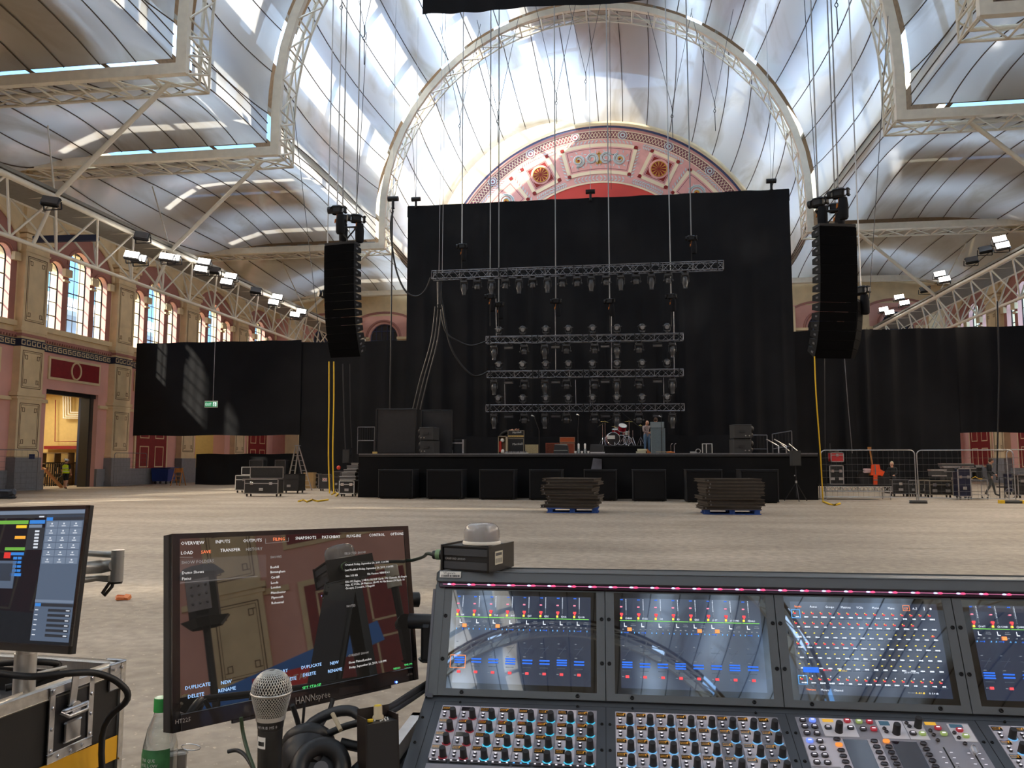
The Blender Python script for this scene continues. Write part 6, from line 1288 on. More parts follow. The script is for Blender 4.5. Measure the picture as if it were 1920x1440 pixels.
for i, (u, l) in enumerate(LF):
    for (q, nm) in ((u, 'upper'), (l, 'lower')): flood(-23.3, q[0], q[1], True, 'lit floodlight on the left lattice truss, %s of the %s' % (nm, nm_(i, 6)), 1)
for q, lab in (((95, 378), 'unlit dark floodlight at the near end of the left truss'), ((266, 443), 'unlit dark floodlight above the left curtain wall windows'), ((401, 507), 'unlit dark floodlight between the lit left pairs'), ((480, 545), 'unlit dark floodlight farther along the left truss')): flood(-23.3, q[0], q[1], False, lab, 1)
RF = [((1874, 450), (1880, 462)), ((1762, 515), (1771, 525)), ((1686, 558), (1696, 569)), ((1657, 581), (1668, 587))]
for i, (u, l) in enumerate(RF):
    for (q, nm) in ((u, 'upper'), (l, 'lower')): flood(20.9, q[0], q[1], True, 'lit floodlight on the right lattice truss, %s of the %s' % (nm, nm_(i, 4)), -1)
for q, lab in (((1848, 468), 'unlit dark floodlight next to the nearest right pair'), ((1822, 488), 'unlit dark floodlight clamped on the right truss'), ((1735, 543), 'unlit dark floodlight midway along the right truss')): flood(20.9, q[0], q[1], False, lab, -1)
# rigging lines in the nave
VST = mat('dark_wire', (.05, .05, .052), .5)
def roofz(x): return ZS + sqrt(max(0, (RH - .5) ** 2 - (x - XC) ** 2))
for i, (x0, y0, x1, y1, Y) in enumerate(((688, 60, 668, 400, 31.4), (1508, 0, 1532, 370, 30.6), (1143, 30, 1146, 355, 45), (1665, 30, 1630, 560, 33), (550, 200, 600, 640, 34), (1454, 230, 1448, 340, 46.5), (772, 240, 780, 375, 46.8))):
    a, c = atY(x0, y0, Y), atY(x1, y1, Y); wire('rigging_wire', 'dark rigging wire hanging from the roof, %s counted from the left edge' % ORD[0] if False else 'thin dark rigging wire hanging in the nave', [a, c], .014, VST, 'wire', 'thin rigging wires in the nave')
for i, (px, py, Y) in enumerate(((640, 10, 31.3), (1568, 5, 30.7), (683, 68, 31.4), (1260, 215, 42), (1043, 190, 42), (933, 225, 42), (1098, 150, 45), (862, 233, 43), (1340, 205, 45))):
    p = atY(px, py, Y + .8); b = MB(); b.tube([p + Vector((.0, 0, .5)), p + Vector((.03, 0, .1)), p], .03); b.tube([p + Vector((.06 * cos(a), 0, -.1 + .09 * sin(a))) for a in [k * pi / 5 for k in range(10)]], .02, closed=True); b.tube([p + Vector((0, 0, -.2)), p + Vector((.02, 0, -1.3))], .022); top = roofz(p.x)
    for s in (-1.2, 1.2): b.tube([p + Vector((0, 0, .4)), Vector((p.x + s, Y + .8, min(top, p.z + 6)))], .014, 4)
    tag(b.build('rigging_shackle', VST), 'dark shackle and chain tail hanging on bridle wires in the nave', 'rigging', 'shackles and chain tails in the nave')
# neighbouring building seen through the left windows
b = MB(); b.use(mat('outside_wall', lin((150, 150, 155)), .8)); b.bx(-75, -60, 38, 95, 0, 17.5); b.use(WHP); b.prism([(-75, 17.5), (-58, 17.5), (-62, 20)], 36, 97)
o = b.build('neighbour_building', None); tag(o, 'grey building with white canopy seen through the left windows', 'building')
b = MB(); b.bx(-200, -46, -100, 200, -.6, -.1); struct(b.build('ground', mat('outside_ground', lin((110, 108, 100)), .9)), 'ground outside')
# ================================================================ mixing console in the foreground
CA = 0.0207
con = thing('mixing_console', 'large grey digital mixing console with touch screens across the foreground', 'mixing console', Vector((cos(CA), sin(CA), 0)) * -.0083 + Vector((-sin(CA), cos(CA), 0)) * 1.35, CA)
MS = Matrix.Translation((0, .0702, 1.2542)) @ Matrix.Rotation(radians(70.27), 4, 'X')
MK = Matrix.Translation((0, .0009, 1.1733)) @ Matrix.Rotation(radians(22.43), 4, 'X')
CG = mat('console_grey', lin((98, 102, 105)), .42, metal=.25, var=.04, scale=8); CGD = mat('console_dark_grey', lin((78, 82, 88)), .42, metal=.25, var=.04, scale=8); CGL = mat('console_light_plate', lin((138, 140, 142)), .4, metal=.2)
CBL = mat('console_black', (.012, .012, .013), .4); CGAP = mat('console_gap', (.004, .004, .004), .8)
def screen_glass():
    m = bpy.data.materials.new('touch_screen_glass'); m.use_nodes = True; nt = m.node_tree; nt.nodes.clear(); N = nt.nodes.new
    o = N('ShaderNodeOutputMaterial'); d = N('ShaderNodeBsdfDiffuse'); g = N('ShaderNodeBsdfGlossy'); mx = N('ShaderNodeMixShader'); d.inputs[0].default_value = (.006, .006, .007, 1); g.inputs['Roughness'].default_value = .015; mx.inputs[0].default_value = .24
    nt.links.new(d.outputs[0], mx.inputs[1]); nt.links.new(g.outputs[0], mx.inputs[2]); nt.links.new(mx.outputs[0], o.inputs[0]); return m
SGL = screen_glass()
def lit_glass(name, col, refl=.24):
    m = bpy.data.materials.new(name); m.use_nodes = True; nt = m.node_tree; nt.nodes.clear(); N = nt.nodes.new
    o = N('ShaderNodeOutputMaterial'); e = N('ShaderNodeEmission'); g = N('ShaderNodeBsdfGlossy'); ad = N('ShaderNodeAddShader'); e.inputs[0].default_value = (*col, 1); g.inputs['Roughness'].default_value = .015; g.inputs['Color'].default_value = (refl, refl, refl, 1)
    nt.links.new(e.outputs[0], ad.inputs[0]); nt.links.new(g.outputs[0], ad.inputs[1]); nt.links.new(ad.outputs[0], o.inputs[0]); MATS[name] = m; return m
ACT = lit_glass('screen_backlight', tuple(v * .5 for v in lin((36, 46, 66))))
X1 = 1.17
b = MB(MS); b.use(CG); b.bx(-.306, X1, -.060, .153, -.06, -.004); b.bx(-.306, -.289, -.060, .128, -.004, .003); b.build('screen_housing', None, con)
b = MB(MS); b.use(CG); b.bx(-.306, X1, .132, .1535, -.01, .006, bev=.002); b.build('top_fascia', CG, con)
b = MB(); b.bx(-.306, X1, .118, .19, 1.388, 1.3985, bev=.002); b.bx(-.306, X1, .175, .19, 1.15, 1.39); b.build('top_cover', CG, con)
b = MB(MS); b.bx(-.31, -.3055, -.062, .12, -.05, .004); b.bx(-.3055, -.296, -.064, -.057, -.03, .004); b.build('side_cheek', mat('side_cheek_grey', lin((96, 96, 102)), .4, metal=.4), con)
# LED strip
b = MB(MS); b.bx(-.2995, X1, .1225, .1315, -.004, .0075, bev=.001); ls = b.build('led_bar', mat('tinted_bar', (.03, .008, .018), .15), con)
b = MB(MS); b.bx(-.292, X1, .1277, .1287, .0078, .008); b.build('led_glow', glow('pink_led_line', (.9, .25, .5), .6), ls)
LW, LR_, LP = glow('led_white_blue', (.42, .5, 1), 3.2), glow('led_red', (1, .04, .12), 2.2), glow('led_pink', (.8, .25, .5), .7)
n_ = 0
for k in range(40):
    x = -.279 + .03635 * k
    if x > X1 - .02: break
    b = MB(MS); b.use(LP); b.ball((x + .003, .1282, .0072), .0095, 8, (1, .16, .12)); b.use(LW); b.ball((x - .0015, .1282, .0085), .0032, 8, (1, .42, .3)); b.use(LR_); b.ball((x + .0065, .1282, .0083), .0036, 8, (1, .5, .3)); b.build('led', None, ls)
# screws
SCRW = mat('black_screw', (.02, .02, .02), .3, metal=.8)
def screw(M, x, y, z, par, r=.0034):
    b = MB(M); b.lathe([(r, 0), (r, .0012), (r * .8, .0018), (r * .45, .0018), (r * .4, .0006)], (x, y, z), n=12); b.build('screw', SCRW, par)
UI = {k: glow('ui_' + k, c, s) for k, c, s in (('white', (.8, .88, 1), 1.0), ('grey', (.4, .45, .5), .45), ('blue', (.02, .14, .75), 1.0), ('cyan', (.12, .42, .9), 1.0), ('red', (1, .07, .08), 1.0), ('pink', (1, .25, .35), 1.0), ('orange', (1, .25, .06), 1.3), ('yellow', (1, .7, .06), 1.2), ('green', (.25, .8, .12), .9), ('dark', (.02, .03, .05), .5), ('line', (.2, .26, .33), .3))}
Z1 = .0034
def cell(b, m, x0, x1, y0, y1, z=Z1): b.use(UI[m]); b.quad((x0, y0, z), (x1, y0, z), (x1, y1, z), (x0, y1, z))
def dashes(b, m, x0, x1, y, h=.0016, n=5, rr=random.Random(2)):
    Z1 = globals()['Z1'] + .00015
    b.use(UI[m]); w = (x1 - x0) / n
    for i in range(n): hh = h * rr.uniform(.55, 1); b.quad((x0 + w * i, y - hh / 2, Z1), (x0 + w * (i + .78), y - hh / 2, Z1), (x0 + w * (i + .78), y + hh / 2, Z1), (x0 + w * i, y + hh / 2, Z1))
def ui_channels(par, s0, seed, names, n=8):
    r = random.Random(seed); g = [MB(MS) for _ in range(3)]
    for i in range(n):
        x = s0 + .0262 + .0298 * i; b = g[0]
        dashes(b, 'blue', x + .0005, x + .0055, .108, .0022, 3); cell(b, 'pink', x, x + .0042, .0945, .0965); cell(b, 'red', x - .0003, x + .0052, .0815, .0848); cell(b, 'red', x + .0012, x + .004, .079, .082); cell(b, 'white', x + .0016, x + .0036, .0823, .0832, Z1 + .0001)
        for k in range(12): cell(b, 'white' if k < 9 else 'grey', x + .0098, x + .0112, .108 - .0022 * k, .1088 - .0022 * k)
        for k in range(3): cell(b, 'grey', x + .0098, x + .0112, .0815 - .004 * k, .0825 - .004 * k)
        cell(b, 'yellow', x, x + .0034, .0745, .078); 
        b = g[1]; cell(b, 'green', x - .001, x + .0275, .0718, .0726)
        b.use(UI['white']); b.text(names[i], .0042, Matrix.Translation((x + .0085, .0748, Z1)), sx=.85)
        b.use(UI['white']); b.add([(x + .0065, .0685, Z1), (x + .0075, .0685, Z1), (x + .0078, .0635, Z1), (x + .0115, .063, Z1), (x + .0115, .0618, Z1), (x + .0065, .0618, Z1)], [(0, 5, 3, 2, 1), (5, 4, 3)])
        dashes(b, 'grey', x + .019, x + .026, .067, .001, 4); dashes(b, 'grey', x + .018, x + .027, .0643, .0014, 4)
        for k in range(3): cell(b, 'grey', x + .0035 + .0085 * k, x + .0065 + .0085 * k, .0568, .0582)
        if r.random() < .3: cell(b, 'orange', x + .012, x + .0195, .0548, .0605)
        elif r.random() < .12: cell(b, 'blue', x + .020, x + .027, .0545, .0605)
        for k in range(3): cell(b, 'cyan' if k != 1 else 'blue', x + .0015 + .011 * k, x + .0028 + .011 * k, .0508, .0532)
        if r.random() < .5: cell(b, 'blue', x + .006, x + .012, .0518, .0524)
        b = g[2]; cell(b, 'grey', x + .003, x + .0065, .0296, .0304)
        b.use(UI['line']); b.quad((x + .003, .0215, Z1), (x + .0175, .0215, Z1), (x + .0175, .0219, Z1), (x + .003, .0219, Z1)); b.quad((x + .006, .012, Z1), (x + .0064, .012, Z1), (x + .0178, .0265, Z1), (x + .0174, .0265, Z1))
        cell(b, 'grey', x + .003, x + .0075, .0066, .0074)
        for yy in ((.0005, -.0045) if i % 3 else (.0022, -.0018, -.0058)): cell(b, 'blue', x + .002, x + .0195, yy - .0004, yy + .0019); dashes(b, 'white', x + .003, x + .019, yy + .0008, .0014, 8)
        dashes(b, 'line', x + .003, x + .017, -.0105, .0011, 7)
        cell(b, 'red', x + .0075, x + .0135, -.0222, -.0182); dashes(b, 'white', x + .0085, x + .0125, -.0202, .0014, 2); dashes(b, 'grey', x + .002, x + .006, -.0202, .0014, 2)
    for q, nm in zip(g, ('meter_readouts', 'channel_names', 'lower_readouts')): q.build(nm, None, par)
CH = [['KIK', 'SN', 'TOP', 'BOT', 'HAT', 'RIDE', 'RACK', 'FLOOR'], ['OHEAD', 'BUSSS', 'OH', 'BD', 'BASS', 'JO 57', 'JO COND', 'PEDALS'], None, ['CH 6ST', 'CH COND', 'COMMS', 'VOX', 'VOX', 'GTR', 'GTR', 'AUX']]
for k in range(4):
    s0 = .2905 * k if k else 0.0; s0 = -.2905 + .2905 * k
    bz = MB(MS); z0, z1 = -.004, .0022
    for a, c, e, f in ((s0 + .0008, s0 + .0158, -.0595, .1215), (s0 + .2755, s0 + .2898, -.0595, .1215), (s0 + .0158, s0 + .2755, -.0595, -.048), (s0 + .0158, s0 + .2755, .1195, .1215)): bz.bx(a, c, e, f, z0, z1)
    mo = bz.build('screen_module', CG, con)
    b = MB(MS); b.bx(s0 + .0158, s0 + .2755, -.048, .1195, -.004, .0012); b.build('screen_glass', SGL, mo)
    b = MB(MS); b.quad((s0 + .026, -.0385, .0015), (s0 + .2655, -.0385, .0015), (s0 + .2655, .1108, .0015), (s0 + .026, .1108, .0015)); b.build('display', ACT, mo)
    for t in (.0735, 0.0):
        screw(MS, s0 + .0065, t, .0022, mo); screw(MS, s0 + .2845, t, .0022, mo)
    for s in (.044, .243): screw(MS, s0 + s, -.0535, .0022, mo)
    Z1 = .0019
    if k != 2: ui_channels(mo, s0, k + 3, CH[k], 8)
    if k == 0:
        b = MB(MS); b.use(UI['orange']); 
        for q in ((.0205, .0475, .0065, .0073), (.0205, .0475, -.0143, -.0135), (.0205, .0213, -.0143, .0073), (.0467, .0475, -.0143, .0073)): b.quad((s0 + q[0], q[2], Z1), (s0 + q[1], q[2], Z1), (s0 + q[1], q[3], Z1), (s0 + q[0], q[3], Z1))
        b.build('selection_frame', None, mo)
    if k == 2:
        r = random.Random(4); b = MB(MS); x0, x1 = s0 + .029, s0 + .262; dx = (x1 - x0) / 16; g = MB(MS)
        for i, tname in enumerate(('Inputs', 'Auxes', 'Groups', 'Matrices', 'VCAs', 'Mutes', 'Mains')): b.use(UI['orange' if i == 0 else 'white']); b.text(tname, .0052, Matrix.Translation((s0 + .033 + .0255 * i, .101, Z1)), sx=.9)
        b.use(UI['orange']); b.text('123', .0048, Matrix.Translation((s0 + .2125, .1012, Z1)), sx=.9); b.use(UI['white']); b.text('A..Z', .0048, Matrix.Translation((s0 + .226, .1012, Z1)), sx=.9); cell(b, 'white', s0 + .244, s0 + .2448, .100, .106); b.ball((s0 + .255, .103, Z1), .0018, 8, (1, 1, .05))
        b.use(UI['orange']); 
        for q in ((.2105, .2215, .1075, .1081), (.2105, .2215, .0988, .0994), (.2105, .2111, .0988, .1081), (.2209, .2215, .0988, .1081)): b.quad((s0 + q[0], q[2], Z1), (s0 + q[1], q[2], Z1), (s0 + q[1], q[3], Z1), (s0 + q[0], q[3], Z1))
        for row in range(7):
            y = .0855 - .0166 * row if row < 6 else -.0205
            red = [16, 14, 0, 7, 0, 0, 16][row]
            for i in range(16):
                x = x0 + dx * i
                if i < red: cell(g, 'red', x + .0015, x + .005, y + .0045, y + .0065); cell(g, 'yellow', x + .0008, x + .0022, y + .0068, y + .008)
                elif not (row == 1): cell(g, 'yellow', x + .0015, x + .0038, y + .0058, y + .0072)
                if row == 2 and i == 15: cell(g, 'red', x + .001, x + .0055, y + .0045, y + .0065)
                wd = r.uniform(.005, .0095) if row in (0, 1, 3, 6) else .0068
                dashes(g, 'white', x + .0055 - wd / 2 + .002, x + .0055 + wd / 2 + .002, y, .0024, 4, r)
                cell(g, 'line', x, x + dx - .002, y - .003, y - .0026)
                if row == 6: cell(g, 'white', x + .0055, x + .0068, y + .0095, y + .0115)
        for (xa, ya) in ((.0265, .083), (.0265, -.0235)):
            for q in ((0, .0145, .0135, .0143), (0, .0145, 0, .0008), (0, .0008, 0, .0143), (.0137, .0145, 0, .0143)): cell(b, 'cyan', s0 + xa + q[0], s0 + xa + q[1], ya + q[2], ya + q[3])
        cell(b, 'blue', s0 + .036, s0 + .061, -.0045, .004); b.use(UI['white']); b.text('ATTACH', .003, Matrix.Translation((s0 + .041, -.0012, Z1 + .0001))); cell(b, 'red', s0 + .068, s0 + .0712, -.0012, .0012); b.use(UI['red']); b.text('MUTE', .0036, Matrix.Translation((s0 + .0725, -.0014, Z1))); cell(b, 'yellow', s0 + .093, s0 + .0962, -.0012, .0012); b.use(UI['yellow']); b.text('SOLO', .0036, Matrix.Translation((s0 + .0975, -.0014, Z1)))
        b.use(UI['white']); b.text('LAYOUT: DRUMS', .0038, Matrix.Translation((s0 + .196, -.0014, Z1)), sx=.8); b.text('Meters', .0046, Matrix.Translation((s0 + .061, -.0325, Z1))); b.text('Channel', .0046, Matrix.Translation((s0 + .081, -.0325, Z1))); b.use(UI['orange']); b.text('Universe', .0046, Matrix.Translation((s0 + .038, -.0325, Z1)), sx=.9)
        b.use(UI['grey']); b.text('MONO', .0038, Matrix.Translation((s0 + .197, -.0325, Z1))); b.use(UI['yellow']); b.text('A -4.0 dB', .0038, Matrix.Translation((s0 + .209, -.0325, Z1))); b.use(UI['white']); b.text('B -5.0 dB', .0038, Matrix.Translation((s0 + .230, -.0325, Z1)))
        b.build('menu_text', None, mo); g.build('channel_grid', None, mo)
# control surface
b = MB(MK); b.use(CGD); b.bx(-.3105, X1, -.20, .060, -.04, 0); b.bx(-.291, X1, .0445, .061, 0, .0006); b.build('control_surface', None, con)
for x in (-.2905, 0, .2905, .581, .8715): b = MB(MK); b.bx(x - .0004, x + .0004, -.2, .045 if x < 0 else .058, .0, .0004); b.build('panel_seam', CGAP, con)
KNB = mat('rubber_knob', (.022, .021, .023), .55); RINGC = glow('cyan_ring', (.04, .42, .62), 1.0); RINGR = glow('dark_red_ring', (.35, .01, .03), .35); RINGB = glow('blue_ring', (.12, .34, .6), 1.0); OLED = mat('oled_dark', (.012, .008, .004), .1, coat=1); OTX = glow('oled_amber', (1, .45, .05), .6); BTN = mat('dark_button', (.05, .045, .055), .35, coat=.5); BTW = glow('button_legend', (.9, .85, .95), .9)
PLA = mat('strip_plate_light', lin((206, 200, 208)), .4, metal=.1); PLB = mat('strip_plate_dark', lin((150, 148, 156)), .4, metal=.1)
def knob(x, y, par, r=.0056, h=.0165, ring=None):
    b = MB(MK); b.lathe([(r * 1.08, 0), (r * 1.0, .002), (r * .93, h * .9), (r * .85, h)], (x, y, .001), n=18); k = b.build('encoder_knob', KNB, par)
    if ring: b = MB(MK); b.tube([(x + r * 1.28 * cos(a), y + r * 1.28 * sin(a), .0022) for a in [pi + .35 + (pi - .7) * i / 8 for i in range(9)]], .0009, 5); b.build('ring_light', ring, k)
    return k
def encoder_bank(s0, rings, bright_first=False):
    r = random.Random(int(s0 * 100))
    b = MB(MK); b.bx(s0 + .0152, s0 + .2756, -.0885, .0338, 0, .0008); bank = b.build('encoder_bank', PLB, con)
    for i in range(8):
        x = s0 + .0384 + .0325 * i
        b = MB(MK); b.use(PLA if i % 2 == 0 or i in (1, 3) else PLB)
        b.bx(x - .0226, x + .0086, -.0878, .0332, .0008, .0013); b.build('channel_strip', None, bank)
        for j in range(4):
            y = .0066 - .0298 * j
            knob(x, y, bank, ring=rings[i])
            b = MB(MK); b.bx(x - .0215, x - .0065, y + .0145, y + .0235, .0013, .0019); o = b.build('strip_display', OLED, bank)
            if rings[i] is not RINGR or r.random() < .8:
                b = MB(MK); 
                for l in range(2):
                    xx = x - .0205
                    while xx < x - .0095: w = r.uniform(.0005, .0015); b.quad((xx, y + .0185 - .003 * l + .0015, .0021), (xx + w, y + .0185 - .003 * l + .0015, .0021), (xx + w, y + .0193 - .003 * l + .0015, .0021), (xx, y + .0193 - .003 * l + .0015, .0021)); xx += w + .0007
                if i % 2 or s0 > -.1: b.tube([(x - .0082 + .0022 * cos(a), y + .0195 + .0022 * sin(a), .0021) for a in [k_ * pi / 5 - .5 for k_ in range(8)]], .0004, 3)
                b.build('display_text', OTX, o)
            b = MB(MK)
            for dy in (.0068, .0): b.box((x - .0155, y + dy, .003), (.0058, .0048, .0036), bev=.001)
            bt = b.build('strip_button_pair', BTN, bank)
            b = MB(MK)
            for dy in (.0068, .0): b.box((x - .0155, y + dy + .0003, .0049), (.0032, .0022, .0002))
            b.build('button_legend', BTW, bt)
    for i in range(8):
        x = s0 + .0384 + .0325 * i; b = MB(MK); b.bx(x - .0215, x + .008, -.0955, -.0905, 0, .003, bev=.0008); k = b.build('key_strip', BTN, bank)
        b = MB(MK); [b.box((x - .018 + .011 * q, -.0925, .0032), (.003, .0016, .0006)) for q in range(3)]; b.build('key_legend', UI['cyan'] if i == 4 and s0 < -.1 else BTW, k)
    b = MB(MK); b.bx(s0 + .0152, s0 + .2756, -.15, -.099, 0, .001); b.build('fader_plate', PLB, bank)
    for q in ((.044, .0425), (.243, .0425)): screw(MK, s0 + q[0], q[1], .001, bank, .0022)
    return bank
encoder_bank(-.2905, [RINGR, RINGR] + [RINGC] * 6); encoder_bank(0, [RINGB] * 8); encoder_bank(.581, [RINGB] * 8)
for x, y in ((-.3035, .003), (-.3035, -.055), (-.0065, .003), (.0065, .003), (-.0065, -.055), (.0065, -.055), (.284, -.0), (.297, 0), (.284, -.06), (.297, -.06), (.574, -.004), (.586, -.004)): screw(MK, x, y, 0, con, .0026)
# master section
b = MB(MK); b.bx(.3035, .567, -.16, .0365, 0, .001); ms = b.build('master_section', PLB, con)
PLW = mat('white_plate', lin((222, 218, 224)), .4)
for x0, x1, y0, y1 in ((.340, .392, -.0055, .0355), (.4266, .467, -.0055, .0355), (.468, .4965, -.0055, .0355), (.5335, .5655, -.0055, .033)): b = MB(MK); b.bx(x0, x1, y0, y1, .001, .0018, bev=.0003); b.build('light_plate', PLW, ms)
b = MB(MK); b.bx(.3045, .346, -.07, -.0095, .001, .0016); b.bx(.346, .3645, -.14, -.0095, .001, .0016); b.bx(.4015, .419, -.14, -.0095, .001, .0016); b.build('side_plate', PLA, ms)
KR = mat('red_key', lin((150, 48, 60)), .35, emit=lin((150, 40, 50)), es=.25); KG = mat('green_key', lin((150, 166, 110)), .35, emit=lin((140, 160, 90)), es=.2); KO = glow('orange_key', (1, .3, .05), .8); KBL = mat('blue_key', lin((120, 140, 200)), .35, emit=lin((90, 120, 220)), es=.5)
def key(x, y, m=BTN, w=.0105, h=.0085, leg=True):
    b = MB(MK); b.box((x, y, .0035), (w, h, .004), bev=.0012); k = b.build('key', m, ms)
    if leg: b = MB(MK); b.box((x, y, .0056), (w * .5, h * .22, .0002)); b.build('key_legend', BTW, k)
for i, y in enumerate((.0275, .0134, -.002, -.019, -.034, -.049, -.064)):
    for x in (.3135, .3287): key(x, y, KBL if (i == 0 and x > .32) or (i == 3 and x < .32) else BTN)
knob(.3637, .0062, ms, .0058, .018); knob(.4501, .0069, ms, .0058, .018); knob(.4877, .0232, ms, .0056, .018)
for x, y, m in ((.349, .0125, BTN), (.3825, .0295, KR), (.3835, .0135, BTN), (.4005, .0285, KG), (.4165, .0290, KR), (.4020, .0120, BTN), (.4180, .0125, KR), (.4745, .0065, BTN), (.4885, .0065, KG), (.5165, .0205, KR), (.5205, .0080, KG), (.5475, .0180, KR), (.5515, .0050, KG)): key(x, y, m)
for x, y in ((.4345, .0145), (.4355, .0075), (.4725, .0290), (.4745, .0215), (.5030, .0140), (.5045, .0045), (.5060, -.0070), (.5370, .0110), (.5395, .0000), (.5435, -.0120)): key(x, y, BTN, .0065, .006, False)
b = MB(MK); b.bx(.3445, .361, .0265, .0325, .0018, .0024); b.bx(.501, .5175, .029, .0345, .001, .0022); b.build('amber_display', glow('amber_panel', (1, .55, .05), .55), ms)
b = MB(MK); b.bx(.431, .446, .0235, .0325, .0018, .0024); b.bx(.5365, .5555, .0235, .0310, .0018, .0024); b.build('blue_display', glow('dim_blue_panel', (.05, .12, .18), .6), ms)
PAD = mat('touch_pad', (.02, .012, .02), .08, coat=1)
b = MB(MK); b.bx(.3648, .4012, -.15, -.0115, .001, .002); b.bx(.4366, .4735, -.15, -.0115, .001, .002); b.build('touch_pad', PAD, ms)
for j in range(10):
    y = -.0135 - .0118 * j
    key(.3555, y, KO if j == 1 else BTN, .011, .0068, False); key(.4105, y - .001, BTN, .011, .0068, False); key(.4285, y, KO if j == 0 else BTN, .0105, .0068, False); key(.482, y - .002, BTN, .0105, .0068, False)
b = MB(MK); b.bx(.5085, .5105, -.15, -.02, .001, .0014); b.bx(.5485, .5505, -.15, -.02, .001, .0014); fs = b.build('fader_slot', CGAP, ms)
b = MB(MK); [b.bx(x - .002, x + .002, -.03 - .011 * k, -.0294 - .011 * k, .001, .0013) for x in (.502, .517, .542, .557) for k in range(8)]; b.build('fader_scale', BTW, ms)
b = MB(MK); b.box((.5495, -.029, .006), (.0095, .016, .010), (.3, 0, 0), bev=.002); b.box((.5095, -.075, .006), (.0095, .016, .010), (.3, 0, 0), bev=.002); b.build('fader_cap', mat('silver_fader', (.55, .55, .6), .3, metal=.3), ms)
# sticker on the console corner
b = MB(MS); b.bx(-.2995, -.2605, .1405, .1515, .006, .0063); stk = b.build('asset_sticker', WHP, con)
b = MB(MS); b.text('Wigwam', .0062, Matrix.Translation((-.293, .1467, .0066))); rr = random.Random(9); x = -.296
while x < -.264: w = rr.choice((.0006, .0011, .0018)); b.quad((x, .1415, .0066), (x + w, .1415, .0066), (x + w, .1453, .0066), (x, .1453, .0066)); x += w + rr.choice((.0006, .001))
b.build('sticker_print', BLACKP, stk)
# flight case tray carrying the console
t = thing('console_case_tray', 'black flight case tray with aluminium edge beneath the mixing console', 'case', (.4, 1.45, 0), CA); b = MB(); b.bx(-.85, .9, -.30, .33, .0, 1.02, bev=.01); b.build('tray_body', WOODB, t)
b = MB(); b.bx(-.862, -.84, -.3, .34, 1.02, 1.05); b.bx(-.862, .9, .32, .34, 1.02, 1.05); b.bx(-.862, .9, -.31, -.29, 1.0, 1.03); b.build('edge_profile', ALU, t); b = MB(); b.tube([(-.85, .02 + .0 * a, 1.05) for a in (0, 1)] if False else [(-.852 + .0, .0 + .022 * cos(a), 1.045 + .03 * sin(a)) for a in [k * pi / 8 for k in range(9)]], .003, 5); b.build('ring_handle', CHROME, t)
b = MB(); b.bx(-.80, .9, -.28, .3, 1.015, 1.045); b.build('foam_base', mat('black_foam', (.012, .012, .012), .9, bump=.3, scale=200), t)

# beacon box on the console -------------------------------------------------------------
pb = Vector((-.105, 1.5, 1.3995)); t = thing('talkback_box', 'small black talkback box standing on the console corner', 'box', pb, radians(-17))
q = atY(901, 1068, 1.5); t.location = (q.x - .006, 1.505, 1.3995); w, d, h = .100, .10, .045
b = MB(); b.bx(-w / 2 + .002, w / 2 - .002, -d / 2 + .003, d / 2 - .003, .001, h - .001); b.build('chassis', mat('box_black', (.016, .016, .017), .4), t)
b = MB(); 
for z0, z1 in ((.004, .017), (.028, .041)): b.bx(-w / 2 + .006, w / 2 - .004, -d / 2 - .0005, -d / 2 + .003, z0, z1)
b.build('grey_panel', mat('box_panel_grey', lin((74, 76, 80)), .5, metal=.3), t)
b = MB(); 
for x in (-w / 2, w / 2 - .004): b.bx(x, x + .004, -d / 2 - .003, d / 2 + .003, 0, h + .002); 
b.bx(-w / 2, w / 2, -d / 2 - .002, -d / 2 + .002, h - .002, h + .001); b.build('end_cheek', mat('cheek_black', (.01, .01, .011), .3), t)
b = MB(); b.text('CANFORD AUDIO', .0052, Matrix.Translation((-w / 2 + .008, -d / 2 - .0012, .0205)) @ FRONT); b.build('lettering', mat('grey_print', (.45, .45, .45), .6), t)
b = MB(); b.bx(w / 2 + .0002, w / 2 + .0008, -.03, .002, .012, .036); lb = b.build('side_label', mat('label_cream', lin((206, 200, 180)), .7), t); b = MB(); [b.bx(w / 2 + .0008, w / 2 + .001, -.027 + .004 * i, -.0255 + .004 * i, .015, .023) for i in range(7)]; b.bx(w / 2 + .0008, w / 2 + .001, -.027, -.002, .028, .033); b.build('label_print', mat('label_ink', (.1, .1, .1), .7), lb)
b = MB(Matrix.Translation((.008, .0, h + .001))); b.lathe([(.036, 0), (.036, .004), (.034, .006)], n=32); b.build('beacon_base', mat('white_ring', lin((226, 220, 206)), .4), t)
BEAC = bpy.data.materials.new('clear_ribbed_plastic'); BEAC.use_nodes = True; pb_ = BEAC.node_tree.nodes['Principled BSDF']; pb_.inputs['Base Color'].default_value = (.86, .82, .8, 1); pb_.inputs['Roughness'].default_value = .2; pb_.inputs['Transmission Weight'].default_value = .65; pb_.inputs['IOR'].default_value = 1.35
b = MB(Matrix.Translation((.008, .0, h + .007))); n = 48; prof = [(.0335, 0), (.0330, .018), (.030, .026), (.024, .031), (.008, .0325), (.001, .0325)]; vs = []
for r_, z in prof:
    for i in range(n): rr_ = r_ * (1 + (.012 if i % 2 else -.012)); vs.append((rr_ * cos(2 * pi * i / n), rr_ * sin(2 * pi * i / n), z))
b.add(vs, [(k * n + i, k * n + (i + 1) % n, (k + 1) * n + (i + 1) % n, (k + 1) * n + i) for k in range(len(prof) - 1) for i in range(n)], True); b.build('beacon_dome', BEAC, t)
